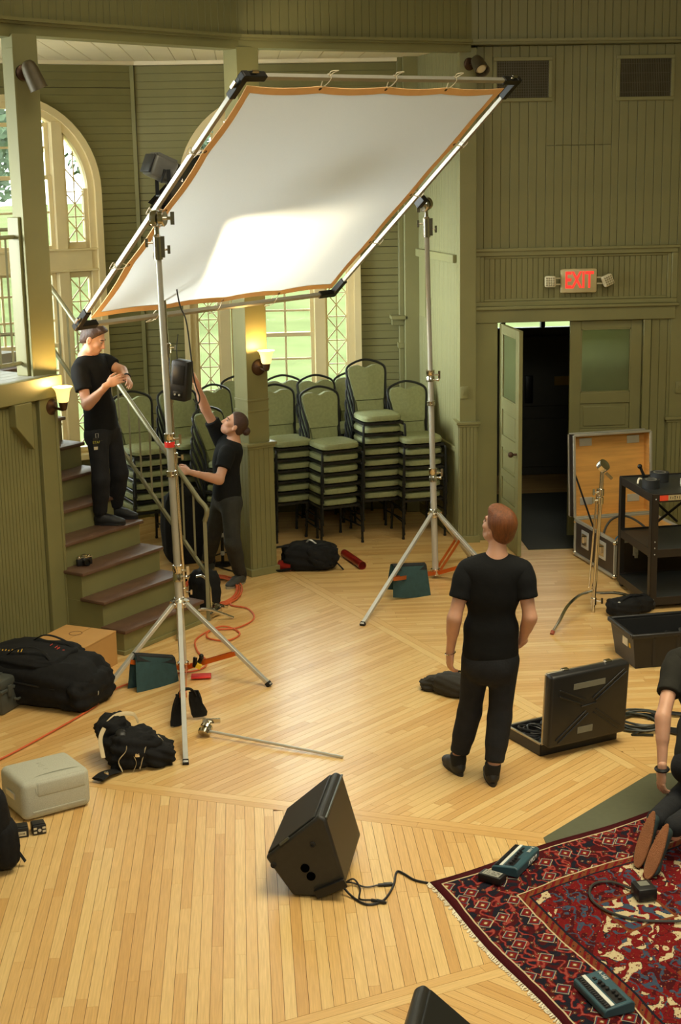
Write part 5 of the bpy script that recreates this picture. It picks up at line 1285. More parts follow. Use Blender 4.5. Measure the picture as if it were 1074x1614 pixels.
def can_light(loc, nrm, aim, label, bulbvis):
    loc = Vector(loc); nrm = Vector(nrm).normalized(); t = thing('wall_spotlight', label, 'spotlight', loc)
    q = MB(); q.lathe([(0.0, 0), (0.06, 0), (0.058, 0.012), (0.045, 0.02), (0.0, 0.022)], loc, nrm, 22); q.build('round_plate', BRONZE, t, world=True)
    k = loc+nrm*0.09; q = MB(); q.tube([loc+nrm*0.015, k], 0.013, 10); q.ball(k, 0.02); q.build('knuckle', BRONZE, t, world=True)
    a = Vector(aim).normalized(); c = k+nrm*0.055-a*0.08; q = MB(); q.lathe([(0.0, -0.005), (0.03, 0.0), (0.052, 0.025), (0.062, 0.07), (0.068, 0.21), (0.071, 0.215), (0.064, 0.212), (0.058, 0.1), (0.0, 0.09)], c, a, 24); q.build('can', BRONZEB, t, world=True)
    q = MB(); q.lathe([(0.0, 0.185), (0.04, 0.18), (0.056, 0.165)], c, a, 20); q.build('bulb_face', MILK, t, world=True)
BRONZEB = mat('aged_bronze_can', (84, 74, 52), 0.5, 0.3, var=0.2, scale=12); MILK = mat('milky_bulb', (236, 224, 190), 0.3)
can_light((-1.575, 11.985, 4.48), (math.sin(R(32)), -math.cos(R(32)), 0), (0.35, 0.12, -0.9), 'bronze can spotlight high on the landing post', 1)
can_light((2.225, 14.86, 4.66), (0.45, -0.9, 0), (0.18, -0.75, -0.55), 'bronze can spotlight beside the left wall vent, half behind the frame tube', 0)
q = MB(); q.cyl((2.30, YD-0.02, 4.9), (2.29, YD-0.03, 4.70), 0.008, seg=8); q.cyl((2.30, YD-0.025, 4.87), (2.297, YD-0.025, 4.80), 0.016, seg=8); single('hanging_hook', q, BLACKM, 'small black hook and wire hanging above the right-hand spotlight', 'hook', (2.30, YD-0.02, 4.9))
# vents
for i, (x0, x1, z0, z1, lab) in enumerate(((2.50, 3.0, 4.345, 4.685, 'dark wall vent with a fine grille, nearest the frame corner'), (3.69, 4.185, 4.34, 4.69, 'dark wall vent with a fine grille, high above the exit sign'))):
    t = thing('wall_vent', lab, 'vent', ((x0+x1)/2, YD, (z0+z1)/2)); q = MB(); q.b2((x0, YD-0.019, z0), (x1, YD-0.017, z1)); q.build('backing', GAP, t, world=True)
    q = MB(); w = 0.035
    for lo, hi in (((x0-w, YD-0.04, z0-w), (x1+w, YD-0.016, z0)), ((x0-w, YD-0.04, z1), (x1+w, YD-0.016, z1+w)), ((x0-w, YD-0.04, z0), (x0, YD-0.016, z1)), ((x1, YD-0.04, z0), (x1+w, YD-0.016, z1))): q.b2(lo, hi)
    q.build('frame', PAINT, t, world=True, bevel=0.004)
    q = MB()
    for k in range(30): xx = x0+(k+0.5)*(x1-x0)/30; q.b2((xx-0.0028, YD-0.034, z0), (xx+0.0028, YD-0.028, z1))
    for k in range(14 if i == 0 else 4): zz = z0+(k+0.5)*(z1-z0)/(14 if i == 0 else 4); q.b2((x0, YD-0.03, zz-0.003), (x1, YD-0.026, zz+0.003))
    o = q.build('grille', mat('vent_bars_%d' % i, (88, 80, 56), 0.5), t, world=True); o['kind'] = 'stuff'
# exit sign with two emergency lamp heads
SIGNB = mat('cream_plastic', (196, 180, 134), 0.5); EXITR = mat('exit_red', (250, 64, 54), 0.4, emit=(255, 52, 44), estr=0.9); LAMPC = mat('lamp_head_plastic', (206, 196, 160), 0.5); LAMPF = mat('lamp_lens', (150, 140, 108), 0.25)
t = thing('exit_sign', 'cream exit sign with red letters and two emergency lamp heads above the doors', 'sign', (3.315, YD, 2.60))
YP = YD-0.02
q = MB(); q.rbox((3.315, YP-0.03, 2.60), (0.36, 0.06, 0.235), 0.02); q.build('housing', SIGNB, t, world=True)
text_obj('exit_lettering', 'EXIT', 0.225, MF((3.315, YP-0.061, 2.603), (1, 0, 0), (0, 0, 1)) @ Matrix.Diagonal((0.62, 1, 1, 1)), EXITR, t, 0.003, offset=0.004)
for s, ang in ((-1, 0), (1, -22)):
    q = MB()
    for dz in (0.03, -0.03): q.bar((3.315+s*0.17, YP-0.03, 2.60+dz), (3.315+s*0.26, YP-0.04, 2.60+dz), 0.012, 0.012)
    q.build('lamp_bracket', LAMPC, t, world=True)
    Ml = Matrix.Translation((3.315+s*0.285, YP-0.055, 2.60)) @ Matrix.Rotation(R(ang), 4, 'Y') @ rotz(R(12*s))
    q = MB(); q.rbox((0, 0, 0), (0.11, 0.06, 0.11), 0.018, M=Ml); lh = q.build('lamp_head', LAMPC, t, world=True)
    for i in range(4):
        for j in range(4): q = MB(); q.ball((-0.033+i*0.022, -0.031, -0.033+j*0.022), (0.009, 0.005, 0.009), 8, 5, Ml); q.build('lens_cell', LAMPF, lh, world=True)
for x, z, lab in ((2.178, 1.53, 'painted switch plate on the pilaster left of the doors'), (4.36, 1.515, 'painted switch plate on the pilaster right of the doors')):
    y = 14.855 if x < 3 else 14.915; q = MB(); q.rbox((x, y, z), (0.075, 0.014, 0.12), 0.004); q.box((x, y-0.009, z), (0.012, 0.012, 0.03)); single('switch_plate', q, PAINT, lab, 'switch', (x, y, z))

# ================================================================== right side: road case, cart, tote, stand
PLY = mat('birch_plywood', (214, 160, 84), 0.55, var=0.12, scale=3, aniso=(1, 1, 12)); LAM = mat('brown_laminate', (50, 40, 34), 0.4)
rcA = Vector((3.335, 13.27, 0)); ang = math.atan2(0.93, -0.17)
rd = Vector((-0.18, 0.984, 0)); rx = Vector((0.984, 0.18, 0)); RM = MF(rcA, rx, rd)   # x along the front, y to the back
rc_ = thing('road_case', 'open flight case with a plywood-lined lid and metal edges by the doors', 'case', rcA)
W_, D_, H_ = 0.80, 0.93, 0.36
q = MB(); q.b2((0, 0, 0.02), (0.012, D_, H_), RM); q.b2((W_-0.012, 0, 0.02), (W_, D_, H_), RM); q.b2((0, 0, 0.02), (W_, 0.012, H_), RM); q.b2((0, D_-0.012, 0.02), (W_, D_, H_), RM); q.b2((0, 0, 0.02), (W_, D_, 0.035), RM); q.build('base_shell', LAM, rc_, world=True)
q = MB(); q.b2((0.013, 0.013, 0.036), (0.018, D_-0.013, H_-0.004), RM); q.b2((W_-0.018, 0.013, 0.036), (W_-0.013, D_-0.013, H_-0.004), RM); q.b2((0.013, D_-0.018, 0.036), (W_-0.013, D_-0.013, H_-0.004), RM); q.b2((0.013, 0.013, 0.036), (W_-0.013, 0.018, H_-0.004), RM); q.build('base_lining', PLY, rc_, world=True)
def edge(q, a, b, M, w=0.028): q.bar(M @ Vector(a), M @ Vector(b), w, w)
q = MB()
for z in (0.03, H_):
    for a, b in (((0, 0, z), (W_, 0, z)), ((W_, 0, z), (W_, D_, z)), ((0, D_, z), (W_, D_, z)), ((0, 0, z), (0, D_, z))): edge(q, a, b, RM)
for x, y in ((0, 0), (W_, 0), (0, D_), (W_, D_)): edge(q, (x, y, 0.03), (x, y, H_), RM)
q.build('metal_edging', ALU, rc_, world=True, bevel=0.004)
q = MB()
for x, y, z in [(x, y, z) for x in (0, W_) for y in (0, D_) for z in (0.035, H_-0.01)]: q.ball((0, 0, 0), 0.026, 10, 6, Matrix.Translation(RM @ Vector((x, y, z))))
q.build('ball_corner', CHROME, rc_, world=True)
lidM = RM @ Matrix.Translation((0, D_+0.02, H_+0.015)) @ Matrix.Rotation(R(-4), 4, 'X')
lid = MB(); LHh, LT_ = 0.80, 0.13
lid.b2((0, LT_-0.012, 0), (W_, LT_, LHh), lidM); lid.b2((0, 0, 0), (0.012, LT_, LHh), lidM); lid.b2((W_-0.012, 0, 0), (W_, LT_, LHh), lidM); lid.b2((0, 0, 0), (W_, LT_, 0.012), lidM); lid.b2((0, 0, LHh-0.012), (W_, LT_, LHh), lidM)
lo_ = lid.build('lid', LAM, rc_, world=True)
q = MB(); q.b2((0.013, LT_-0.018, 0.013), (W_-0.013, LT_-0.013, LHh-0.013), lidM); q.b2((0.013, 0.002, 0.013), (0.018, LT_-0.013, LHh-0.013), lidM); q.b2((W_-0.018, 0.002, 0.013), (W_-0.013, LT_-0.013, LHh-0.013), lidM); q.b2((0.013, 0.002, 0.013), (W_-0.013, LT_-0.013, 0.018), lidM); q.build('lid_lining', PLY, lo_, world=True)
q = MB()
for y in (0, LT_):
    for a, b in (((0, y, 0), (W_, y, 0)), ((0, y, LHh), (W_, y, LHh)), ((0, y, 0), (0, y, LHh)), ((W_, y, 0), (W_, y, LHh))): edge(q, a, b, lidM, 0.024)
q.build('lid_edging', ALU, lo_, world=True, bevel=0.004)
for x in (0.10, 0.60):
    for z in (0.10, 0.68): q = MB(); q.b2((x, LT_-0.024, z), (x+0.13, LT_-0.017, z+0.075), lidM); q.build('hardware_plate', STEEL, lo_, world=True, bevel=0.003)
q = MB(); q.bar(lidM @ Vector((0.02, 0.03, 0.42)), RM @ Vector((0.025, 0.52, H_-0.03)), 0.008, 0.022); q.build('lid_stay', BLACKM, rc_, world=True)
for y in (0.20, 0.60):
    q = MB(); q.b2((-0.008, y, 0.13), (0.0, y+0.17, 0.30), RM); la = q.build('recessed_latch', STEEL, rc_, world=True, bevel=0.004)
    q = MB(); q.b2((-0.014, y+0.03, 0.16), (-0.006, y+0.14, 0.27), RM); q.cyl(RM @ Vector((-0.02, y+0.085, 0.19)), RM @ Vector((-0.02, y+0.085, 0.25)), 0.02); q.build('butterfly_catch', CHROME, la, world=True)
for x in (0.17, 0.30): q = MB(); q.b2((x, -0.02, 0.22), (x+0.05, 0, 0.34), RM); q.b2((x+0.01, -0.035, 0.20), (x+0.04, -0.02, 0.25), RM); q.build('front_latch', STEEL, rc_, world=True, bevel=0.004)
BLUEC = mat('blue_cable', (46, 104, 140), 0.5); GREYC = mat('grey_cable', (60, 60, 56), 0.5)
def coil(c, r, turns, wire, mt, name, label, cat='cable', seed=1, flat=0.02, M=None, tails=()):
    rr = random.Random(seed); pts = []; N = 26
    for k in range(int(turns*N)+1):
        a = 2*math.pi*k/N; rad = r*(1+0.10*math.sin(a*0.37+seed)+rr.uniform(-.012, .012)); z = wire + flat*(0.5+0.5*math.sin(a*0.61+seed*2))*min(1, k/N)
        pts.append(Vector((c[0]+rad*math.cos(a)+0.03*math.sin(k*0.21), c[1]+rad*math.sin(a)*0.95+0.02*math.cos(k*0.17), c[2]+z)))
    q = MB(); q.tube(pts + [Vector(t) for t in tails], wire, 6); return single(name, q, mt, label, cat, c)
cb = RM @ Vector((0.42, 0.55, 0.037))
coil(cb, 0.17, 4, 0.008, BLUEC, 'coiled_cable', 'blue coiled cable lying in the open flight case', seed=3, flat=0.22)
q = MB(); q.tube(bez([RM @ Vector(p) for p in ((0.22, 0.5, 0.06), (0.15, 0.6, 0.25), (0.25, 0.66, 0.40), (0.42, 0.66, 0.42), (0.58, 0.55, 0.30), (0.68, 0.5, 0.08))], 8), 0.011, 8); single('cable', q, GREYC, 'grey cable arching up out of the open flight case', 'cable', RM @ Vector((0.3, 0.6, 0.05)))
coil(RM @ Vector((0.22, 0.35, 0.037)), 0.11, 4, 0.009, BLACKP, 'coiled_cable', 'black cable bundle in the flight case next to the blue coil', seed=9, flat=0.16)
# cart
CX = MF((3.40, 12.30, 0), (0.995, 0.10, 0), (-0.10, 0.995, 0)); CW, CD = 1.0, 0.80
cart = thing('utility_cart', 'black metal three-shelf utility cart at the right edge of the room', 'cart', (3.40, 12.30, 0))
SHTOP = mat('black_shelf_mat', (44, 46, 46), 0.38, var=0.12, scale=5); BROWNM = mat('dark_brown_cart_metal', (40, 34, 30), 0.42, 0.2)
for z, nm in ((1.0, 'top_shelf'), (0.52, 'middle_shelf'), (0.10, 'bottom_shelf')):
    q = MB(); q.b2((0.0, 0, z-0.012), (CW, CD, z), CX); s = q.build(nm, SHTOP, cart, world=True)
    q = MB(); lip = 0.012
    for lo, hi in (((-0.004, -0.004, z-0.06), (CW+0.004, 0.004, z+lip)), ((-0.004, CD-0.004, z-0.06), (CW+0.004, CD+0.004, z+lip)), ((-0.004, -0.004, z-0.06), (0.004, CD+0.004, z+lip)), ((CW-0.004, -0.004, z-0.06), (CW+0.004, CD+0.004, z+lip))): q.b2(lo, hi, CX)
    q.build('shelf_lip', BROWNM, s, world=True, bevel=0.002)
for x, y in ((0, 0), (CW, 0), (0, CD), (CW, CD)):
    q = MB(); sx = 1 if x == 0 else -1; sy = 1 if y == 0 else -1
    q.b2((x-0.006*sx, y-0.006*sy, 0.07), (x+0.055*sx, y, 1.0), CX); q.b2((x-0.006*sx, y-0.006*sy, 0.07), (x, y+0.055*sy, 1.0), CX); lg = q.build('leg', BROWNM, cart, world=True)
    for z in (0.09, 0.05, 0.49, 0.545, 0.60, 0.97): q = MB(); q.ball((0, 0, 0), 0.006, 6, 4, Matrix.Translation(CX @ Vector((x+0.028*sx, y-0.008*sy, z)))); q.build('bolt', STEEL, lg, world=True)
    q = MB(); q.cyl(CX @ Vector((x+0.03*sx-0.016, y+0.03*sy, 0.045)), CX @ Vector((x+0.03*sx+0.016, y+0.03*sy, 0.045)), 0.045, seg=18); w = q.build('caster', RUBBER, cart, world=True)
    q = MB(); q.b2((x+0.03*sx-0.022, y+0.03*sy-0.02, 0.04), (x+0.03*sx+0.022, y+0.03*sy+0.02, 0.09), CX); q.build('caster_fork', STEEL, w, world=True)
ORANGEL = mat('orange_label', (226, 74, 44), 0.5); TANL = mat('tan_label', (176, 160, 120), 0.5); INK = mat('black_ink', (24, 22, 20), 0.6)
q = MB(); q.b2((0.06, -0.009, 0.955), (0.135, -0.005, 1.0), CX); lb = q.build('label_red_end', ORANGEL, cart, world=True)
q = MB(); q.b2((0.135, -0.009, 0.955), (0.34, -0.005, 1.0), CX); lb2 = q.build('label', TANL, cart, world=True)
marks('label_print', MF(CX @ Vector((0.235, -0.0095, 0.978)), CX.to_3x3() @ Vector((1, 0, 0)), (0, 0, 1)), 0.18, 0.028, 9, INK, lb2, 3)
q = MB(); q.bar(CX @ Vector((0.12, CD, 0.96)), CX @ Vector((0.55, CD, 0.56)), 0.008, 0.022); q.build('cross_brace', BROWNM, cart, world=True)
q = MB(); q.bar(CX @ Vector((0.9, CD+0.008, 0.96)), CX @ Vector((0.35, CD+0.008, 0.56)), 0.008, 0.022); q.build('cross_brace', BROWNM, cart, world=True)
CARD = mat('grey_card', (168, 164, 148), 0.7); GAFF = mat('black_gaffer_tape', (34, 35, 36), 0.6, var=0.15, scale=30, bump=0.15, bscale=250); WHT = mat('white_tape', (216, 210, 190), 0.6)
def tape(x, y, r, h, m, label):
    p = CX @ Vector((x, y, 1.0)); t = thing('tape_roll', label, 'tape', p); q = MB(); ri = r*0.60
    q.lathe([(ri+0.004, 0), (r, 0), (r, h), (ri+0.004, h)], (0, 0, 0.001), (0, 0, 1), 32); q.build('tape_band', m, t)
    q = MB(); q.lathe([(ri-0.002, 0.002), (ri+0.004, 0.002), (ri+0.004, h+0.001), (ri-0.002, h+0.001), (ri-0.002, 0.002)], (0, 0, 0.001), (0, 0, 1), 32); q.lathe([(0, 0.62*h), (ri-0.002, 0.62*h)], (0, 0, 0.001), (0, 0, 1), 24); q.build('core', CARD, t)
tape(0.10, 0.31, 0.075, 0.075, GAFF, 'black tape roll nearer the left corner of the cart top')
tape(0.27, 0.55, 0.082, 0.082, GAFF, 'taller black tape roll further back on the cart top')
tape(0.44, 0.30, 0.075, 0.06, WHT, 'white tape roll at the right edge of the cart top')
q = MB(); p = CX @ Vector((0.05, 0.44, 1.0)); q.tube(bez([p+Vector((-0.02, 0, 0.012)), p+Vector((0.0, 0.03, 0.05)), p+Vector((0.05, 0.05, 0.03)), p+Vector((0.06, 0.06, 0.012))], 5), 0.009, 6); single('white_cord_end', q, CORDW, 'short white cord end behind the nearer black tape roll', 'cord', p)
q = MB(); p = CX @ Vector((0.17, 0.66, 1.0)); q.tube([p+Vector((0.0, 0, 0.03)), p+Vector((-0.035, 0.01, 0.11))], 0.013, 8); q.ball(p+Vector((-0.038, 0.01, 0.115)), 0.022); q.box(p+Vector((0.01, 0, 0.018)), (0.05, 0.03, 0.036)); single('spring_clamp', q, BLACKM, 'black clamp poking up behind the tape rolls on the cart', 'clamp', p)
# chrome grip stand with a bent leg
gs = thing('grip_stand', 'chrome grip stand with one bent leg standing in front of the flight case', 'stand', (2.909, 12.30, 0)); gb = Vector((2.91, 12.30, 0)); gt = Vector((2.965, 12.29, 1.27))
q = MB(); q.cyl(gb+Vector((0, 0, 0.0)), gb.lerp(gt, 0.98), 0.0165, seg=14); q.build('column', CHROME, gs, world=True)
q = MB(); q.cyl(gb+Vector((-0.035, 0.02, 0.22)), gb.lerp(gt, 0.85)+Vector((-0.03, 0.0, 0)), 0.0085, seg=10); q.build('grip_arm', CHROME, gs, world=True)
q = MB(); q.lathe([(0.0, -0.02), (0.05, -0.02), (0.052, 0.0), (0.052, 0.03), (0.02, 0.035), (0.0, 0.035)], gt, (0.5, -0.6, 0.65), 18); gh = q.build('grip_head', CHROME, gs, world=True)
q = MB(); q.bar(gt+Vector((0.02, -0.03, -0.05)), gt+Vector((0.07, -0.05, -0.10)), 0.018, 0.022); q.build('tee_handle', CHROME, gh, world=True)
for z in (1.05, 0.98, 0.10):
    q = MB(); c = gb.lerp(gt, z/1.27); q.lathe([(0.018, -0.03), (0.026, -0.03), (0.026, 0.025), (0.018, 0.03)], c, (0, 0, 1), 14); cc = q.build('collar', CHROME, gs, world=True)
    q = MB(); s = -1 if z > 0.5 else 1; q.cyl(c, c+Vector((0.06*s, -0.02, 0)), 0.007); q.bar(c+Vector((0.065*s, -0.02, -0.02)), c+Vector((0.065*s, -0.02, 0.03)), 0.012, 0.018); q.build('wing_knob', CHROME, cc, world=True)
q = MB(); q.tube(bez([gb+Vector((-0.02, -0.01, 0.19)), gb+Vector((-0.16, -0.16, 0.20)), gb+Vector((-0.30, -0.36, 0.17)), gb+Vector((-0.40, -0.50, 0.08)), Vector((2.445, 11.735, 0.012))], 6), 0.0135, 10); lg = q.build('leg', CHROME, gs, world=True)
q = MB(); q.cyl((2.452, 11.745, 0.024), (2.438, 11.728, 0.002), 0.017); q.build('foot_cap', mat('brick_red_plastic', (150, 70, 46), 0.6), lg, world=True)
q = MB(); q.tube(bez([gb+Vector((0.02, 0.0, 0.17)), gb+Vector((0.22, 0.0, 0.16)), gb+Vector((0.42, 0.03, 0.08)), gb+Vector((0.50, 0.05, 0.012))], 6), 0.0135, 10); q.build('leg', CHROME, gs, world=True)
q = MB(); q.tube(bez([gb+Vector((0.0, 0.02, 0.21)), gb+Vector((0.06, 0.22, 0.20)), gb+Vector((0.10, 0.42, 0.10)), gb+Vector((0.12, 0.52, 0.012))], 6), 0.0135, 10); q.build('leg', CHROME, gs, world=True)
# black sandbag over the stand leg
def soft_bag(name, M, size, material, parent=None, seed=0, wrinkle=0.06, flat=0.0, h=None):
    """rounded, creased cloth volume; M places a unit box whose base is z=0"""
    rr = random.Random(seed); n = 12; vs = []; fs = []; bm = bmesh.new(); bmesh.ops.create_cube(bm, size=2); bmesh.ops.subdivide_edges(bm, edges=bm.edges[:], cuts=9, use_grid_fill=True)
    ph = [rr.uniform(0, 6.28) for _ in range(12)]; e = 0.30
    out = []
    for v in bm.verts:
        p = v.co.copy(); q_ = Vector((p.x, p.y, p.z)); L = (abs(p.x)**3.4+abs(p.y)**3.4+abs(p.z)**3.4)**(1/3.4); m_ = max(abs(p.x), abs(p.y), abs(p.z)); q_ = p*(m_/L)*1.06
        w = 1+wrinkle*(math.sin(5*p.x+ph[0]+2*p.z)*math.sin(4*p.y+ph[1])+0.6*math.sin(9*p.z+3*p.x+ph[2])+0.5*math.sin(11*p.y-4*p.x+ph[3])+0.35*math.sin(17*p.x+9*p.y+ph[4]))
        q_ = Vector((q_.x*w, q_.y*w, q_.z*(w if p.z > -0.5 else 1))); q_.z = max(q_.z, -1+flat)
        out.append(M @ Vector((q_.x*size[0]/2, q_.y*size[1]/2, (q_.z+1)*size[2]/2)))
    q = MB(); q.add(out, [[v.index for v in f.verts] for f in bm.faces]); bm.free()
    return q if parent is None else q.build(name, material, parent, world=True, ang=180)
t = thing('weight_bag', 'black weight bag slumped over the leg of the chrome grip stand', 'sandbag', (3.20, 12.18, 0))
soft_bag('pouch', MF((3.14, 12.17, 0), (0.93, 0.3, 0), (-0.3, 0.93, 0)), (0.26, 0.20, 0.15), BLACKF, t, 4); soft_bag('pouch', MF((3.30, 12.28, 0), (0.93, 0.3, 0), (-0.3, 0.93, 0)), (0.20, 0.18, 0.14), BLACKF, t, 8)
q = MB(); q.tube(bez([(3.06, 12.10, 0.13), (3.16, 12.16, 0.17), (3.27, 12.24, 0.165), (3.36, 12.28, 0.13)], 5), 0.018, 6, flat=0.25); q.build('strap', BLACKF, t, world=True)
for p in ((3.08, 12.08, 0.14), (3.35, 12.25, 0.13)): q = MB(); q.lathe([(0.006, 0), (0.013, 0.001), (0.012, 0.004), (0.006, 0.004)], p, (0, -0.5, 0.8), 10); q.build('eyelet', STEEL, t, world=True)
# tote bin
TX = MF((2.86, 10.77, 0), (0.99, 0.13, 0), (-0.17, 0.985, 0)); tw, td, thh = 0.72, 0.48, 0.285
tote = thing('storage_tote', 'black open plastic storage tote holding cables, in front of the cart', 'tote', (2.86, 10.77, 0))
q = MB(); ins = 0.035
o4 = [(ins, ins), (tw-ins, ins), (tw-ins, td-ins), (ins, td-ins)]; r4 = [(0, 0), (tw, 0), (tw, td), (0, td)]; i4 = [(0.012, 0.012), (tw-0.012, 0.012), (tw-0.012, td-0.012), (0.012, td-0.012)]; b4 = [(ins+0.012, ins+0.012), (tw-ins-0.012, ins+0.012), (tw-ins-0.012, td-ins-0.012), (ins+0.012, td-ins-0.012)]
vs = [(x, y, 0) for x, y in o4]+[(x, y, thh-0.02) for x, y in r4]+[(x, y, thh-0.02) for x, y in i4]+[(x, y, 0.01) for x, y in b4]; fs = [(3, 2, 1, 0)]
for k in range(4):
    l = (k+1) % 4; fs += [(k, l, 4+l, 4+k), (4+k, 4+l, 8+l, 8+k), (8+k, 8+l, 12+l, 12+k)]
fs.append((12, 13, 14, 15)); q.add(vs, fs, 0, TX); q.build('tub', BLACKP, tote, world=True, bevel=0.01)
q = MB(); g = 0.018
for lo, hi in (((-g, -g, thh-0.035), (tw+g, 0.012, thh)), ((-g, td-0.012, thh-0.035), (tw+g, td+g, thh)), ((-g, 0.012, thh-0.035), (0.012, td-0.012, thh)), ((tw-0.012, 0.012, thh-0.035), (tw+g, td-0.012, thh))): q.b2(lo, hi, TX)
q.build('rim', BLACKP, tote, world=True, bevel=0.008)
for k in range(3): q = MB(); x = 0.17+0.19*k; q.bar(TX @ Vector((x+0.01, 0.026, 0.02)), TX @ Vector((x, 0.004, thh-0.04)), 0.02, 0.012); q.build('rib', BLACKP, tote, world=True)
q = MB(); q.bar(TX @ Vector((0.0155, 0.10, 0.15)), TX @ Vector((0.012, 0.10, 0.21)), 0.006, 0.03, up=TX.to_3x3() @ Vector((0, 1, 0))); q.build('yellow_sticker', YEL, tote, world=True)
q = MB(); q.b2((0.006, 0.13, 0.15), (0.014, 0.23, 0.21), TX); q.build('white_sticker', PALE, tote, world=True)
for k in range(4): coil(TX @ Vector((0.42+0.055*k, 0.22+0.02*k, 0.02)), 0.10, 3, 0.009, GREYC if k % 2 else BLACKP, 'coiled_cable', '%s cable coil inside the black storage tote' % ['shiny black', 'first grey', 'second black', 'second grey'][k], seed=20+k, flat=0.16)
# open hard case
KX = MF((1.842, 9.172, 0), (0.914, 0.404, 0), (-0.404, 0.914, 0)); kw, kd, kh = 0.62, 0.40, 0.085
SILVER = mat('silver_rim', (176, 168, 150), 0.3, 0.9)
kc = thing('hard_case', 'black ribbed hard case standing open on the floor behind the man', 'case', (1.842, 9.172, 0))
q = MB(); q.b2((0, 0, 0), (kw, kd, 0.012), KX); q.b2((0, 0, 0), (0.014, kd, kh), KX); q.b2((kw-0.014, 0, 0), (kw, kd, kh), KX); q.b2((0, 0, 0), (kw, 0.014, kh), KX); q.b2((0, kd-0.014, 0), (kw, kd, kh), KX); q.build('base_shell', BLACKP, kc, world=True, bevel=0.006)
q = MB()
for a, b in (((0.005, 0.005, kh), (kw-0.005, 0.005, kh)), ((kw-0.005, 0.005, kh), (kw-0.005, kd-0.005, kh)), ((0.005, kd-0.005, kh), (kw-0.005, kd-0.005, kh)), ((0.005, 0.005, kh), (0.005, kd-0.005, kh))): edge(q, a, b, KX, 0.014)
q.build('base_rim', SILVER, kc, world=True, bevel=0.003)
# lid stands on its hinge along the near long side, leaning slightly towards the camera
LM = KX @ Matrix.Translation((0, -0.005, kh)) @ Matrix.Rotation(R(4), 4, 'X'); lh_ = 0.50; lt = 0.085
q = MB(); q.rbox((kw/2, -lt/2, lh_/2), (kw, lt, lh_), 0.022, 3, M=LM); kl = q.build('lid', BLACKP, kc, world=True)
q = MB()
for a, b in (((0.01, -0.002, 0.01), (kw-0.01, -0.002, 0.01)), ((0.01, -0.002, lh_-0.01), (kw-0.01, -0.002, lh_-0.01)), ((0.01, -0.002, 0.01), (0.01, -0.002, lh_-0.01)), ((kw-0.01, -0.002, 0.01), (kw-0.01, -0.002, lh_-0.01))): edge(q, a, b, LM, 0.016)
q.build('lid_rim', SILVER, kl, world=True, bevel=0.003)
for a, b in (((0.06, 0.40), (0.27, 0.30)), ((0.06, 0.36), (0.25, 0.27)), ((0.33, 0.30), (0.57, 0.46)), ((0.35, 0.28), (0.59, 0.44)), ((0.05, 0.05), (0.28, 0.22)), ((0.07, 0.03), (0.30, 0.20)), ((0.36, 0.22), (0.57, 0.06)), ((0.34, 0.20), (0.55, 0.04)), ((0.24, 0.255), (0.36, 0.265))):
    q = MB(); q.bar(LM @ Vector((a[0], -lt-0.001, a[1])), LM @ Vector((b[0], -lt-0.001, b[1])), 0.012, 0.010); q.build('moulded_rib', BLACKP, kl, world=True, bevel=0.003)
GTAPE = mat('grey_label_tape', (118, 118, 106), 0.6)
q = MB(); q.b2((0.17, -lt-0.003, 0.385), (0.42, -lt-0.0005, 0.425), LM); q.build('label_tape', GTAPE, kl, world=True); q = MB(); q.b2((0.22, -lt-0.003, 0.07), (0.34, -lt-0.0005, 0.115), LM); q.build('label_tape', GTAPE, kl, world=True)
for x in (0.12, 0.46): q = MB(); q.b2((x, -0.03, lh_-0.004), (x+0.05, 0.004, lh_+0.012), LM); q.build('latch', CHROME, kl, world=True, bevel=0.003)
for x in (0.06, 0.52): q = MB(); q.b2((x, -0.02, -0.01), (x+0.05, 0.0, 0.02), LM); q.build('hinge', STEEL, kl, world=True)
coil(KX @ Vector((0.13, 0.24, 0.014)), 0.085, 6, 0.008, BLACKP, 'coiled_cable', 'black cable coil at the left inside the open hard case', seed=31, flat=0.08)
coil(KX @ Vector((0.33, 0.27, 0.014)), 0.085, 6, 0.008, BLACKP, 'coiled_cable', 'black cable coil half hidden by the lid of the hard case', seed=35, flat=0.08)
TEALP = mat('teal_plastic', (66, 112, 122), 0.45); q = MB(); q.rbox((0.11, 0.07, 0.05), (0.10, 0.055, 0.07), 0.008, M=KX); q.rbox((0.11, 0.07, 0.088), (0.08, 0.04, 0.008), 0.003, M=KX); single('teal_box', q, TEALP, 'small teal box lying in the front corner of the open hard case', 'box', KX @ Vector((0.11, 0.07, 0.014)))
coil((2.62, 9.66, 0.0), 0.16, 6, 0.0085, mat('dark_green_cable', (44, 50, 46), 0.45), 'coiled_cable', 'dark cable coiled on the floor beside the hard case lid', seed=41, flat=0.05, tails=((2.52, 9.46, 0.01), (2.66, 9.44, 0.01)))
q = MB()
for k in range(6): q.tube(bez([(2.74, 9.60-0.02*k, 0.010+0.004*(k % 3)), (2.86, 9.52-0.022*k, 0.012), (2.98, 9.50-0.03*k, 0.010)], 4), 0.008, 6)
for k in range(4): q.tube(bez([(2.70, 9.80-0.02*k, 0.012), (2.86, 9.84-0.02*k, 0.014+0.004*k), (3.0, 9.80-0.02*k, 0.012)], 4), 0.008, 6)
o = single('cable_bundle', q, BLACKP, 'bundle of black cables running right from the coil by the hard case', 'cable', (2.86, 9.6, 0)); o['kind'] = 'stuff'

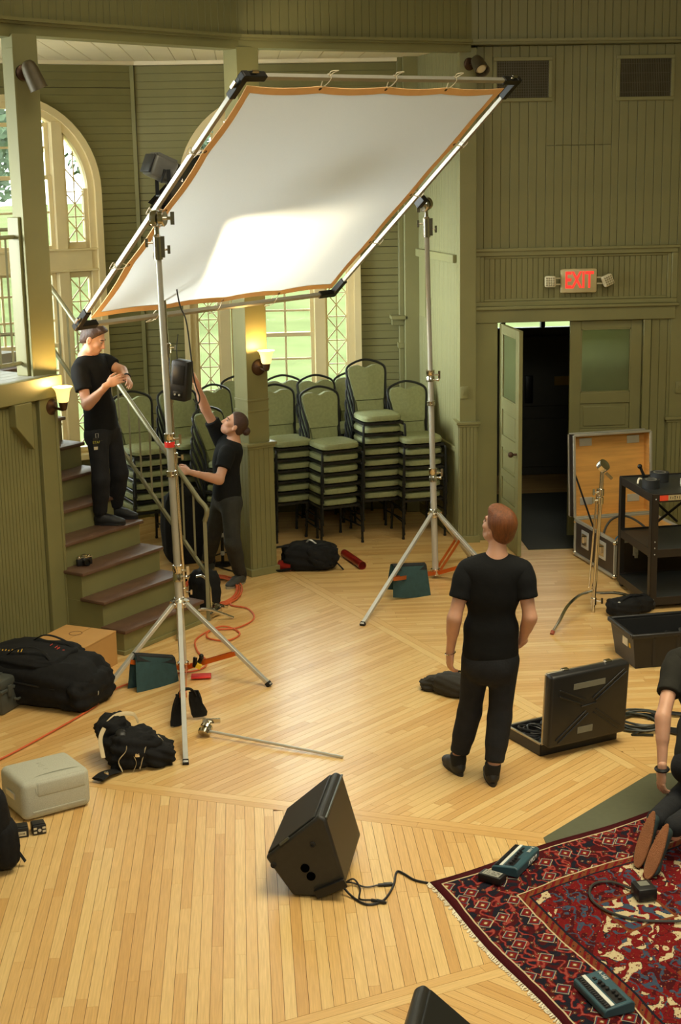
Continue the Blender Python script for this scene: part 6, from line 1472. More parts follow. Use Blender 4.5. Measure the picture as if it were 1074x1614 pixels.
# ================================================================== rug
def rug_mat():
    """hand-knotted carpet: banded border, latch-hook field and medallions, all in the pile's own dye"""
    m = bpy.data.materials.new('persian_pile'); m.use_nodes = True; nt = m.node_tree; b = nt.nodes['Principled BSDF']; b.inputs['Roughness'].default_value = 0.95; b.inputs['Specular IOR Level'].default_value = 0.1
    N = nt.nodes; Lk = nt.links.new
    def mth(op, a, b_=None, c=None):
        n = N.new('ShaderNodeMath'); n.operation = op
        for i, v in enumerate((a, b_, c)):
            if v is None: continue
            if isinstance(v, (int, float)): n.inputs[i].default_value = v
            else: Lk(v, n.inputs[i])
        return n.outputs[0]
    def mixc(f, a, b_):
        n = N.new('ShaderNodeMixRGB'); Lk(f, n.inputs[0]) if not isinstance(f, (int, float)) else None
        for i, v in ((1, a), (2, b_)):
            if isinstance(v, tuple): n.inputs[i].default_value = lin(v)+(1,)
            else: Lk(v, n.inputs[i])
        return n.outputs[0]
    uv = N.new('ShaderNodeUVMap'); uv.uv_map = 'rug'; 
    nz = N.new('ShaderNodeTexNoise'); nz.inputs['Scale'].default_value = 7; nz.inputs['Detail'].default_value = 2; Lk(uv.outputs[0], nz.inputs[0])
    wob = N.new('ShaderNodeVectorMath'); wob.operation = 'SCALE'; Lk(nz.outputs['Color'], wob.inputs[0]); wob.inputs['Scale'].default_value = 0.02
    ad = N.new('ShaderNodeVectorMath'); Lk(uv.outputs[0], ad.inputs[0]); Lk(wob.outputs[0], ad.inputs[1])
    # knots: quantise the coordinates
    sn = N.new('ShaderNodeVectorMath'); sn.operation = 'SNAP'; Lk(ad.outputs[0], sn.inputs[0]); sn.inputs[1].default_value = (0.0045, 0.0045, 1)
    sp_ = N.new('ShaderNodeSeparateXYZ'); Lk(sn.outputs[0], sp_.inputs[0]); X, Y = sp_.outputs[0], sp_.outputs[1]
    def cheb(px, py, fx, fy, s):   # |u|+|v| in repeated cells
        u = mth('ABSOLUTE', mth('SUBTRACT', mth('FRACT', mth('MULTIPLY_ADD', X, fx, px)), 0.5)); v = mth('ABSOLUTE', mth('SUBTRACT', mth('FRACT', mth('MULTIPLY_ADD', Y, fy, py)), 0.5))
        return u, v
    dmin = mth('MINIMUM', X, Y)            # distance in from the two visible edges
    def vor_(scale, metric='MANHATTAN'):
        n = N.new('ShaderNodeTexVoronoi'); n.voronoi_dimensions = '2D'; n.distance = metric; n.inputs['Scale'].default_value = scale; n.inputs['Randomness'].default_value = 0.75; Lk(sn.outputs[0], n.inputs[0]); return n
    def wave(scale, dist, dsc, typ='BANDS', dr='DIAGONAL'):
        n = N.new('ShaderNodeTexWave'); n.wave_type = typ; n.bands_direction = dr; n.inputs['Scale'].default_value = scale; n.inputs['Distortion'].default_value = dist; n.inputs['Detail'].default_value = 1.0; n.inputs['Detail Scale'].default_value = dsc; Lk(sn.outputs[0], n.inputs[0]); return n.outputs['Fac']
    RED_, DRED, NAVY, BLUE, IVORY, RUST, ROSE = (118, 24, 26), (74, 20, 24), (32, 32, 42), (62, 78, 98), (206, 188, 148), (122, 66, 38), (158, 72, 62)
    va, vb, vc = vor_(6.5), vor_(14), vor_(30, 'CHEBYCHEV')
    wa, wb, wc = wave(2.6, 9, 3.2), wave(1.7, 11, 3.0), wave(3.0, 9, 4.0, 'RINGS')
    # border: navy ground, red rosettes with pale outlines, hooks and buds
    bord = mixc(mth('GREATER_THAN', wa, 0.60), NAVY, DRED); bord = mixc(mth('GREATER_THAN', wc, 0.80), bord, RED_); bord = mixc(mth('GREATER_THAN', wc, 0.95), bord, ROSE)
    bord = mixc(mth('LESS_THAN', vb.outputs['Distance'], 0.20), bord, RUST); bord = mixc(mth('LESS_THAN', vb.outputs['Distance'], 0.12), bord, NAVY); bord = mixc(mth('LESS_THAN', vb.outputs['Distance'], 0.06), bord, IVORY)
    bord = mixc(mth('LESS_THAN', va.outputs['Distance'], 0.33), bord, IVORY); bord = mixc(mth('LESS_THAN', va.outputs['Distance'], 0.30), bord, BLUE); bord = mixc(mth('LESS_THAN', va.outputs['Distance'], 0.25), bord, RED_)
    bord = mixc(mth('LESS_THAN', va.outputs['Distance'], 0.13), bord, RUST); bord = mixc(mth('LESS_THAN', va.outputs['Distance'], 0.07), bord, IVORY)
    # field: broad ivory and red zones crossed by latch hooks, small palmettes and blue cartouches
    n3 = N.new('ShaderNodeTexNoise'); n3.inputs['Scale'].default_value = 1.9; n3.inputs['Detail'].default_value = 0; Lk(sn.outputs[0], n3.inputs[0]); zone = n3.outputs[0]
    fld = mixc(mth('GREATER_THAN', wa, 0.55), RED_, DRED); fld = mixc(mth('GREATER_THAN', wc, 0.88), fld, BLUE)
    izone = mth('GREATER_THAN', zone, 0.47)
    fld = mixc(mth('MULTIPLY', mth('GREATER_THAN', wb, 0.40), izone), fld, NAVY); fld = mixc(mth('MULTIPLY', mth('GREATER_THAN', wb, 0.50), izone), fld, IVORY); fld = mixc(mth('MULTIPLY', mth('GREATER_THAN', wa, 0.72), izone), fld, RED_)
    fld = mixc(mth('LESS_THAN', vb.outputs['Distance'], 0.17), fld, NAVY); fld = mixc(mth('LESS_THAN', vb.outputs['Distance'], 0.13), fld, RED_); fld = mixc(mth('LESS_THAN', vb.outputs['Distance'], 0.05), fld, IVORY)
    fld = mixc(mth('LESS_THAN', vc.outputs['Distance'], 0.12), fld, RUST)
    u2, v2 = cheb(0.30, 0.28, 1.35, 1.35, 1); md2 = mth('MAXIMUM', u2, v2); md3 = mth('ADD', u2, v2)
    inn = mth('LESS_THAN', md2, 0.20)
    box_ = mixc(mth('GREATER_THAN', wc, 0.62), RED_, BLUE); box_ = mixc(mth('GREATER_THAN', wa, 0.80), box_, IVORY); box_ = mixc(mth('LESS_THAN', vb.outputs['Distance'], 0.10), box_, NAVY)
    fld = mixc(mth('LESS_THAN', md2, 0.225), fld, RUST); fld = mixc(inn, fld, box_)
    guard = mixc(mth('GREATER_THAN', mth('FRACT', mth('MULTIPLY', mth('ADD', X, Y), 16.0)), 0.62), RUST, RED_); guard = mixc(mth('LESS_THAN', vc.outputs['Distance'], 0.10), guard, NAVY)
    def step(v): return mth('GREATER_THAN', dmin, v)
    col = mixc(step(0.055), DRED, IVORY); col = mixc(step(0.066), col, bord); col = mixc(step(0.385), col, IVORY); col = mixc(step(0.394), col, guard); col = mixc(step(0.445), col, NAVY); col = mixc(step(0.455), col, fld)
    mott = N.new('ShaderNodeTexNoise'); mott.inputs['Scale'].default_value = 60; Lk(uv.outputs[0], mott.inputs[0]); rp = N.new('ShaderNodeValToRGB'); rp.color_ramp.elements[0].color = (0.72, 0.72, 0.72, 1); Lk(mott.outputs[0], rp.inputs[0])
    mm = N.new('ShaderNodeMixRGB'); mm.blend_type = 'MULTIPLY'; mm.inputs[0].default_value = 1; Lk(col, mm.inputs[1]); Lk(rp.outputs[0], mm.inputs[2]); Lk(mm.outputs[0], b.inputs['Base Color'])
    n4 = N.new('ShaderNodeTexNoise'); n4.inputs['Scale'].default_value = 160; Lk(uv.outputs[0], n4.inputs[0]); bp = N.new('ShaderNodeBump'); bp.inputs['Strength'].default_value = 0.5; bp.inputs['Distance'].default_value = 0.006; Lk(n4.outputs[0], bp.inputs['Height']); Lk(bp.outputs[0], b.inputs['Normal'])
    return m
RC = Vector((0.90, 7.475, 0)); rX = (Vector((2.255, 8.215, 0))-RC).normalized(); rY = (Vector((1.315, 6.073, 0))-RC).normalized(); rW, rL = 2.3, 3.1
nx_, ny_ = 46, 62; vs = []; uvs = []
for j in range(ny_+1):
    for i in range(nx_+1):
        x, y = rW*i/nx_, rL*j/ny_; p = RC + rX*x + rY*y; e = 0.010*math.sin(x*7+y*3)*(1 if 0 < i < nx_ and 0 < j < ny_ else 0.3)
        off = rY*0.012*math.sin(x*6.0) + rX*0.012*math.sin(y*5.0+1)
        vs.append(p+off+Vector((0, 0, 0.011+0.0025*math.sin(x*9+1)*math.sin(y*8)))); uvs.append((y, x))
fs = [(j*(nx_+1)+i, (j+1)*(nx_+1)+i, (j+1)*(nx_+1)+i+1, j*(nx_+1)+i+1) for j in range(ny_) for i in range(nx_)]
base_r = RC + rX*1.0+rY*1.2; rug = thing('rug', 'red and navy patterned oriental rug with cream fringes under the pedals', 'rug', (base_r.x, base_r.y, 0))
me = bpy.data.meshes.new('pile'); me.from_pydata([tuple(v-Vector((base_r.x, base_r.y, 0))) for v in vs], [], fs); me.materials.append(rug_mat()); ul = me.uv_layers.new(name='rug')
for l in me.loops: ul.data[l.index].uv = uvs[l.vertex_index]
me.polygons.foreach_set('use_smooth', [True]*len(fs)); o = bpy.data.objects.new('pile', me); COL.objects.link(o); o.parent = rug
sd = o.modifiers.new('thick', 'SOLIDIFY'); sd.thickness = 0.009; sd.offset = -1
q = MB(); rr = random.Random(5)
for k in range(330):
    y = rL*k/330; p = RC + rY*y + rX*(0.012*math.sin(y*5.0+1)); L = rr.uniform(0.025, 0.045)
    q.bar(p+Vector((0, 0, 0.008)), p-rX*L*0.6+rY*rr.uniform(-.02, .02)+Vector((0, 0, 0.003)), 0.006, 0.004)
o = q.build('fringe', CORDW, rug, world=True); o['kind'] = 'stuff'

# personal mixers, small box and its cable on the rug
MIXT = mat('teal_mixer_shell', (52, 84, 94), 0.45, var=0.08); WLET = mat('white_lettering', (220, 222, 214), 0.5)
def mixer(c, ang, label, tilt=0):
    M = Matrix.Translation((c[0], c[1], 0.016)) @ rotz(R(ang)); t = thing('personal_mixer', label, 'mixer', (c[0], c[1], 0.016))
    q = MB(); sec = [(-0.082, 0), (0.075, 0), (0.075, 0.048), (0.058, 0.058), (-0.070, 0.041), (-0.082, 0.030)]
    m2 = M @ Matrix(((0,0,1,0),(1,0,0,0),(0,1,0,0),(0,0,0,1))); q.prism(sec, -0.15, 0.15, m2); q.build('shell', MIXT, t, world=True, bevel=0.006)
    top = M @ Matrix.Translation((0, 0, 0.0505)) @ Matrix.Rotation(R(7.8), 4, 'X')
    q = MB(); q.b2((-0.145, -0.040, 0.0005), (0.135, -0.022, 0.0025), top); q.build('write_strip', WLET, t, world=True)
    q = MB(); q.b2((-0.14, -0.070, 0.0005), (0.14, -0.042, 0.002), top); q.b2((-0.06, -0.012, 0.0003), (0.10, 0.02, 0.0015), top); q.b2((0.03, -0.012, 0.0003), (0.13, 0.042, 0.0014), top); q.build('dark_panel', BLACKP, t, world=True)
    for k in range(16): q = MB(); x = -0.13+k*0.0173; q.rbox((x, -0.056, 0.004), (0.011, 0.018, 0.006), 0.002, M=top); q.build('channel_button', BLACKP, t, world=True)
    for x, y in ((-0.05, 0.004), (-0.02, 0.006), (0.015, 0.008), (0.05, 0.02), (0.08, 0.02), (0.11, 0.02)): q = MB(); q.lathe([(0.010, 0), (0.009, 0.014), (0.0, 0.015)], top @ Vector((x, y, 0)), top.to_3x3() @ Vector((0, 0, 1)), 12); q.build('knob', BLACKP, t, world=True)
    for x in (-0.10, -0.085): q = MB(); q.rbox((x, 0.0, 0.004), (0.010, 0.016, 0.006), 0.002, M=top); q.build('button', BLACKP, t, world=True)
    text_obj('model_lettering', 'A-16II', 0.030, top @ Matrix.Translation((-0.095, 0.045, 0.0015)), WLET, t)
    text_obj('rear_lettering', 'AVIOM', 0.036, M @ Matrix.Translation((-0.05, 0.0765, 0.022)) @ rotz(math.pi) @ Matrix.Rotation(R(90), 4, 'X'), WLET, t)
    return t
mixer((1.405, 7.63), 236, 'teal personal mixer console on the rug corner near the monitor speaker')
q = MB(); Mp = Matrix.Translation((1.243, 7.45, 0.016)) @ rotz(R(-38)); q.rbox((0, 0, 0.022), (0.135, 0.075, 0.042), 0.006, M=Mp); t = single('power_adapter', q, BLACKP, 'black power adapter with a printed label touching the end of the upper mixer', 'adapter', (1.243, 7.45, 0.016))
q = MB(); q.box((0.0, 0, 0.0435), (0.10, 0.055, 0.002), M=Mp); lb = q.build('adapter_label', mat('grey_print_label', (150, 150, 140), 0.6), t, world=True); [marks('label_print', Mp @ Matrix.Translation((0, dy, 0.045)), 0.085, 0.009, 11, INK, lb, 7+i) for i, dy in enumerate((0.015, 0, -0.015))]
mixer((1.563, 6.234), -74.5, 'teal personal mixer console on the rug at the bottom edge of the photo')
q = MB(); Mp = Matrix.Translation((2.00, 7.19, 0.016)) @ rotz(R(8)); q.rbox((0, 0, 0.035), (0.105, 0.12, 0.07), 0.012, M=Mp); t = single('small_black_box', q, BLACKP, 'small black box with a pale label on the rug by the kneeling person', 'box', (2.0, 7.19, 0.016))
q = MB(); q.box((0.0, 0.01, 0.071), (0.055, 0.05, 0.002), M=Mp); q.build('pale_label', GTAPE, t, world=True)
q = MB(); q.tube(bez([(1.96, 7.25, 0.03), (1.86, 7.36, 0.024), (1.76, 7.33, 0.024), (1.72, 7.18, 0.024), (1.78, 7.03, 0.024), (1.92, 6.93, 0.024), (2.15, 6.90, 0.024), (2.4, 6.93, 0.024)], 8), 0.007, 6); single('cable', q, GREYC, 'thin dark cable curling over the rug from the small black box', 'cable', (1.8, 7.1, 0.016))

# ================================================================== monitor speakers
GRILL = mat('speaker_grille', (34, 35, 34), 0.5, 0.3, var=0.25, scale=500); CABM = mat('black_cabinet', (38, 37, 34), 0.42, var=0.10, scale=40, bump=0.25, bscale=400)
def wedge(E_, ax, L, sec, label, holes=True):
    E_ = Vector(E_); ax = Vector(ax).normalized(); h = Vector((ax.y, -ax.x, 0)); M = MF(E_, h, (0, 0, 1)); 
    if (M.to_3x3() @ Vector((0, 0, 1))).dot(ax) < 0: M = M @ Matrix.Diagonal((1, 1, -1, 1))
    t = thing('stage_monitor', label, 'speaker', E_); q = MB(); n = len(sec)
    q.prism(sec, 0, L, M); c = q.build('cabinet', CABM, t, world=True, bevel=0.016); c.modifiers['edge'].segments = 3
    A_, B_ = Vector(sec[-1]), Vector(sec[-2]); d = (B_-A_); nn = Vector((-d.y, d.x)).normalized(); nn = nn if nn.y > 0 else -nn
    f = lambda u_, w_, o_: M @ Vector((A_.x+d.x*u_+nn.x*o_, A_.y+d.y*u_+nn.y*o_, w_))
    q = MB(); pts = []
    for u_, w_ in ((0.05, 0.02), (0.93, 0.02), (0.93, L-0.02), (0.05, L-0.02)): pts.append((u_, w_))
    lo = [f(u_, w_, -0.002) for u_, w_ in pts]; hi = [f(u_*0.98+0.01, w_, 0.009) for u_, w_ in pts]; q.add(lo+hi, [(0, 1, 2, 3), (7, 6, 5, 4)]+[(k, 4+k, 4+(k+1) % 4, (k+1) % 4) for k in range(4)]); q.build('grille', GRILL, t, world=True, bevel=0.005)
    return t, M, f
sec1 = [(0, 0), (0.146, 0), (0.285, 0.075), (0.178, 0.452), (0.150, 0.468), (-0.143, 0.225), (-0.146, 0.20)]
sec1 = [(0, 0), (0.150, 0), (0.285, 0.085), (0.186, 0.446), (0.148, 0.466), (-0.145, 0.213)]
t, M, f = wedge((0.171, 7.404, 0.006), (0.212, 0.977, 0), 0.60, sec1, 'black wedge stage monitor lying on the oak floor in the foreground')
HOLE_SHADE = mat('hole_shade', (6, 6, 6), 1.0, spec=0.0)  # near-black colour stands in for the shade inside the pole sockets
SILB = mat('light_bar', (78, 84, 80), 0.35, 0.4)
for x, y in ((0.069, 0.165), (0.10, 0.120)):
    q = MB(); c = M @ Vector((x, y, 0)); a = M.to_3x3() @ Vector((0, 0, -1)); q.lathe([(0.024, -0.002), (0.024, 0.004), (0.020, 0.005), (0.019, 0.0), (0.0, 0.001)], c, a, 20); q.build('pole_socket', HOLE_SHADE, t, world=True)
for x, y in ((0.112, 0.30), (-0.100, 0.172)):
    q = MB(); c = M @ Vector((x, y, 0)); a = M.to_3x3() @ Vector((0, 0, -1)); q.lathe([(0.017, 0), (0.015, 0.006), (0.008, 0.007), (0.007, 0.003), (0, 0.003)], c, a, 14); q.build('rubber_foot', RUBBER, t, world=True)
q = MB(); q.bar(M @ Vector((0.184, 0.449, 0.012)), M @ Vector((0.184, 0.449, 0.588)), 0.012, 0.010); q.build('edge_strip', SILB, t, world=True, bevel=0.003)
q = MB(); q.bar(f(0.30, -0.004, 0.006), f(0.46, -0.004, 0.006), 0.014, 0.012); q.build('badge', SILB, t, world=True)
q = MB(); q.bar(M @ Vector((0.125, 0.022, -0.012)), M @ Vector((0.285, 0.10, -0.012)), 0.022, 0.05); q.build('connector_bracket', BLACKM, t, world=True, bevel=0.004)
for w_ in (0.18, 0.40): q = MB(); q.lathe([(0.012, 0), (0.010, 0.004), (0, 0.004)], M @ Vector((0.24, 0.225, w_)), M.to_3x3() @ Vector((0.95, 0.3, 0)), 10); q.build('screw_cap', SILB, t, world=True)
q = MB(); q.tube(bez([(0.43, 7.42, 0.05), (0.48, 7.36, 0.012), (0.55, 7.27, 0.008), (0.64, 7.30, 0.008), (0.71, 7.46, 0.008), (0.745, 7.62, 0.008), (0.78, 7.60, 0.008), (0.83, 7.52, 0.008), (0.90, 7.475, 0.008)], 8), 0.0065, 6); single('power_cable', q, BLACKP, 'black cable bending across the floor from the foreground monitor to the rug', 'cable', (0.6, 7.3, 0))
for pts, a, lab in (([(0.43, 7.44, 0.05), (0.49, 7.50, 0.02), (0.56, 7.46, 0.010), (0.63, 7.475, 0.010)], (1, 0.05, 0), 'short black lead with a dark plug beside the foreground monitor'), ([(0.43, 7.43, 0.04), (0.50, 7.52, 0.030), (0.53, 7.44, 0.012), (0.52, 7.33, 0.010), (0.58, 7.31, 0.010)], (0.8, -0.4, 0), 'second short black lead, its plug lying nearest the camera')):
    q = MB(); P_ = bez(pts, 7); q.tube(P_, 0.005, 6); e = P_[-1]; a = Vector(a).normalized(); q.cyl(e, e+a*0.03, 0.009); q.cyl(e+a*0.03, e+a*0.075, 0.012, 0.011); q.cyl(e+a*0.075, e+a*0.085, 0.007); single('cable_lead', q, BLACKP, lab, 'cable', pts[0])
sec2 = [(0, 0), (0.15, 0), (0.285, 0.085), (0.186, 0.446), (0.148, 0.466), (-0.145, 0.213)]
t, M, f = wedge((0.809, 5.638, 0.006), (-0.25, -0.97, 0), 0.60, sec2, 'black wedge stage monitor cut by the bottom edge of the photo')

# ================================================================== left side
CARDB = mat('brown_cardboard', (192, 146, 84), 0.8, var=0.06, scale=3); INKB = mat('faded_brown_print', (120, 84, 56), 0.8)
CB = MF((-1.336, 10.871, 0), (0.464, 0.886, 0), (-0.886, 0.464, 0)); bw, bd_, bh = 0.61, 0.46, 0.265
cbx = thing('cardboard_box', 'brown cardboard box closed with flaps at the foot of the stairs', 'box', (-1.336, 10.871, 0))
q = MB(); q.b2((0, 0, 0), (bw, bd_, bh), CB); q.build('carton', CARDB, cbx, world=True, bevel=0.004)
for y0, y1, nm in ((0.0, bd_/2-0.002, 'flap'), (bd_/2+0.002, bd_, 'flap')): q = MB(); q.b2((0.0, y0, bh), (bw, y1, bh+0.004), CB); fl = q.build(nm, CARDB, cbx, world=True)
q = MB(); q.b2((0.0, -0.002, bh-0.01), (bw, 0.02, bh+0.006), CB); q.build('worn_edge', CARDB, cbx, world=True, bevel=0.004)
q = MB(); c0 = CB @ Vector((0.44, 0.26, bh+0.0045)); q.tube([c0+Vector((0.05*math.cos(a), 0.05*math.sin(a), 0)) for a in [k*math.pi/14 for k in range(28)]], 0.003, 4, closed=True); q.build('ring_mark', INKB, cbx, world=True)
q = MB()
for k in range(7): x = 0.10+k*0.018; q.b2((x, 0.30, bh+0.0042), (x+0.012, 0.322, bh+0.0052), CB)
q.b2((0.095, 0.27, bh+0.0042), (0.22, 0.278, bh+0.0052), CB); o = q.build('printed_mark', INKB, cbx, world=True); o['kind'] = 'stuff'
# film camera on the third step
cm2 = MF((-1.345, 12.10, 0.6245), (0.82, 0.57, 0), (-0.57, 0.82, 0)); t = thing('film_camera', 'black and silver film camera sitting on the end of a stair tread', 'camera', (-1.345, 12.10, 0.624))
q = MB(); q.rbox((0, 0, 0.030), (0.135, 0.04, 0.058), 0.008, M=cm2); q.build('body', BLACKP, t, world=True); q = MB(); q.rbox((0, 0, 0.066), (0.135, 0.038, 0.016), 0.005, M=cm2); q.rbox((0, 0, 0.080), (0.045, 0.04, 0.022), 0.008, M=cm2); q.build('top_plate', CHROME, t, world=True)
q = MB(); q.lathe([(0.03, 0), (0.031, 0.02), (0.028, 0.045), (0.022, 0.045), (0.018, 0.03), (0, 0.03)], cm2 @ Vector((0, -0.02, 0.034)), cm2.to_3x3() @ Vector((0, -1, 0)), 20); q.build('lens', BLACKM, t, world=True)
for x in (-0.045, 0.045): q = MB(); q.lathe([(0.011, 0), (0.011, 0.01), (0, 0.011)], cm2 @ Vector((x, 0, 0.074)), (0, 0, 1), 12); q.build('dial', CHROME, t, world=True)
# duffel bag
DUF = MF((-1.56, 10.72, 0), (0.90, -0.44, 0), (0.44, 0.90, 0)); t = thing('duffel_bag', 'large black duffel bag with yellow lettering against the landing wall', 'bag', (-1.56, 10.72, 0))
soft_bag('bag_body', DUF, (0.95, 0.55, 0.33), BLACKF, t, 3, 0.05); soft_bag('end_pocket', DUF @ Matrix.Translation((0.40, -0.02, 0)), (0.26, 0.48, 0.24), BLACKF, t, 6, 0.07); soft_bag('top_flap', DUF @ Matrix.Translation((-0.06, 0.02, 0.24)), (0.62, 0.50, 0.13), BLACKF, t, 12, 0.05)
LETY = mat('yellow_lettering', (206, 160, 50), 0.6); LETR = mat('red_lettering', (190, 60, 44), 0.6)
mL = MF(DUF @ Vector((-0.16, -0.12, 0.372)), (0.95, -0.25, 0.05), (0.15, 0.85, 0.4)); marks('yellow_print', mL, 0.20, 0.045, 8, LETY, t, 5); marks('yellow_print', mL @ Matrix.Translation((-0.03, -0.06, 0)), 0.09, 0.035, 4, LETY, t, 6)
mL = MF(DUF @ Vector((0.13, 0.05, 0.375)), (0.8, -0.55, -0.2), (0.4, 0.8, 0.3)); marks('red_print', mL, 0.14, 0.04, 6, LETR, t, 8)
for s in (-0.17, 0.17): q = MB(); q.tube(bez([DUF @ Vector(p) for p in ((-0.2, s, 0.33), (-0.05, s*0.9, 0.42), (0.12, s*0.8, 0.41), (0.25, s, 0.31))], 6), 0.016, 6, flat=0.3); q.build('handle', BLACKF, t, world=True)
q = MB(); q.tube(bez([DUF @ Vector(p) for p in ((-0.3, -0.275, 0.2), (0, -0.285, 0.2), (0.3, -0.272, 0.18))], 6), 0.006, 6); q.build('zip', BLACKP, t, world=True)
q = MB(); c0 = DUF @ Vector((0.53, -0.08, 0.13)); q.tube([c0+Vector((0.025*math.cos(a)*0.45, -0.025*math.cos(a)*0.9, 0.025*math.sin(a))) for a in [k*math.pi/7 for k in range(14)]], 0.004, 5, closed=True); q.build('ring', STEEL, t, world=True)
# grey hard case at the left edge
PEL = mat('dark_grey_case', (70, 72, 66), 0.5, var=0.08, scale=20); GX = MF((-1.78, 10.33, 0), (0.42, 0.907, 0), (-0.907, 0.42, 0))
t = thing('equipment_case', 'dark grey hard case at the left edge beside the duffel bag', 'case', (-1.78, 10.33, 0))
q = MB(); q.rbox((0.21, 0.25, 0.085), (0.42, 0.5, 0.17), 0.025, M=GX); q.build('bottom_shell', PEL, t, world=True); q = MB(); q.rbox((0.21, 0.25, 0.215), (0.42, 0.5, 0.08), 0.025, M=GX); q.build('lid', PEL, t, world=True); q = MB(); q.rbox((0.21, 0.25, 0.174), (0.44, 0.52, 0.022), 0.006, M=GX); q.build('rim', PEL, t, world=True)
for x in (0.09, 0.31): q = MB(); q.rbox((x, -0.012, 0.165), (0.05, 0.02, 0.085), 0.005, M=GX); q.build('latch', PEL, t, world=True)
q = MB(); q.tube([GX @ Vector(p) for p in ((0.14, -0.01, 0.09), (0.145, -0.035, 0.085), (0.275, -0.035, 0.085), (0.28, -0.01, 0.09))], 0.01, 8); q.build('handle', PEL, t, world=True)
for y in (0.12, 0.25, 0.38): q = MB(); q.b2((0.03, y-0.02, 0.25), (0.39, y+0.02, 0.262), GX); q.build('lid_rib', PEL, t, world=True, bevel=0.004)
# pale grey moulded cooler
COOL = mat('speckled_grey_foam', (184, 184, 168), 0.85, var=0.10, scale=160, bump=0.25, bscale=300); CO = MF((-1.385, 8.487, 0), (0.865, 0.50, 0), (-0.47, 0.88, 0)); cw, cd, ch = 0.44, 0.36, 0.245
t = thing('foam_cooler', 'pale speckled grey moulded box with rounded corners on the oak floor', 'box', (-1.385, 8.487, 0))
q = MB(); q.rbox((cw/2, cd/2, ch/2+0.004), (cw, cd, ch), 0.04, 4, M=CO); q.build('shell', COOL, t, world=True)
q = MB(); q.rbox((cw*0.57, 0.02, ch*0.76), (cw*0.74, 0.047, 0.10), 0.018, 3, M=CO); q.build('lid_lip', COOL, t, world=True)
q = MB(); q.tube(bez([CO @ Vector(p) for p in ((0.09, -0.004, 0.17), (0.09, 0.01, 0.22), (0.12, 0.06, ch+0.006), (0.37, 0.06, ch+0.006), (0.41, 0.01, 0.22))], 5), 0.0035, 5); q.build('seam', COOL, t, world=True)
q = MB(); q.b2((0.06, -0.004, 0.05), (0.40, 0.0, 0.058), CO); q.build('moulding_line', COOL, t, world=True)
q = MB(); q.rbox((-0.004, 0.18, 0.13), (0.012, 0.13, 0.04), 0.005, M=CO); q.build('grip_handle', STEEL, t, world=True)
marks('embossed_mark', CO @ Matrix.Translation((0.21, 0.20, ch+0.0045)) @ rotz(R(90)), 0.13, 0.035, 5, COOL, t, 4)
for (x, y, a, lab, w) in ((-1.38, 8.335, 12, 'black camera battery with a white sticker in front of the pale box', 0), (-1.285, 8.365, 18, 'black camera battery with contacts, right of the stickered one', 1)):
    M = Matrix.Translation((x, y, 0)) @ rotz(R(a)); t = thing('camera_battery', lab, 'battery', (x, y, 0)); q = MB(); q.rbox((0, 0, 0.030), (0.08, 0.085, 0.06), 0.006, M=M); q.rbox((0, 0.0, 0.0625), (0.07, 0.06, 0.006), 0.002, M=M); q.build('shell', BLACKP, t, world=True)
    q = MB()
    if w == 0: q.box((0.0, -0.0435, 0.025), (0.052, 0.002, 0.026), M=M); q.build('sticker', PALE, t, world=True); marks('sticker_print', M @ Matrix.Translation((0, -0.045, 0.025)) @ Matrix.Rotation(R(90), 4, 'X'), 0.038, 0.012, 5, INK, t, 2)
    else:
        for dx, dz in ((-0.025, 0.042), (-0.025, 0.018), (0.026, 0.042), (0.026, 0.02)): q.box((dx, -0.0435, dz), (0.018, 0.002, 0.012), M=M)
        q.build('contact', PALE, t, world=True); q = MB(); q.lathe([(0.010, 0), (0.010, 0.003), (0, 0.003)], M @ Vector((0, -0.043, 0.03)), M.to_3x3() @ Vector((0, -1, 0)), 12); q.build('dial', STEEL, t, world=True)
# backpack standing at the left edge
BPX = MF((-1.565, 7.92, 0), (0.45, -0.89, 0), (0.89, 0.45, 0)); t = thing('backpack', 'black backpack standing on the floor, cut by the left edge of the photo', 'backpack', (-1.52, 7.93, 0))
soft_bag('pack_body', BPX, (0.36, 0.34, 0.50), BLACKF, t, 14, 0.03); soft_bag('front_pocket', BPX @ Matrix.Translation((0.06, 0.12, 0.02)), (0.26, 0.16, 0.28), BLACKF, t, 15, 0.04)
q = MB(); q.tube([(-1.39, 7.94, 0.18), (-1.345, 7.93, 0.10), (-1.30, 7.92, 0.03)], 0.016, 6, flat=0.25); q.build('strap', BLACKF, t, world=True)
# sling bag with beige straps
BEIGE = mat('beige_webbing', (206, 186, 146), 0.7); SB_ = MF((-0.80, 9.36, 0), (0.97, 0.2, 0), (-0.2, 0.97, 0)); t = thing('sling_bag', 'slumped black camera bag with beige straps beside the pale grey box', 'bag', (-0.80, 9.36, 0))
soft_bag('bag_body', SB_, (0.32, 0.30, 0.22), BLACKF, t, 22, 0.10); soft_bag('flap', SB_ @ Matrix.Translation((0.11, 0.0, 0.0)) @ Matrix.Rotation(R(12), 4, 'Y'), (0.26, 0.30, 0.15), BLACKF, t, 25, 0.09); soft_bag('upper_pocket', SB_ @ Matrix.Translation((-0.08, 0.10, 0.13)) @ Matrix.Rotation(R(-20), 4, 'Y'), (0.20, 0.22, 0.17), BLACKF, t, 29, 0.09)
def webbing(pts, m, w=0.014, nm='strap'): q = MB(); q.tube(bez([SB_ @ Vector(p) for p in pts], 6), w, 8, flat=0.22); return q.build(nm, m, t, world=True)
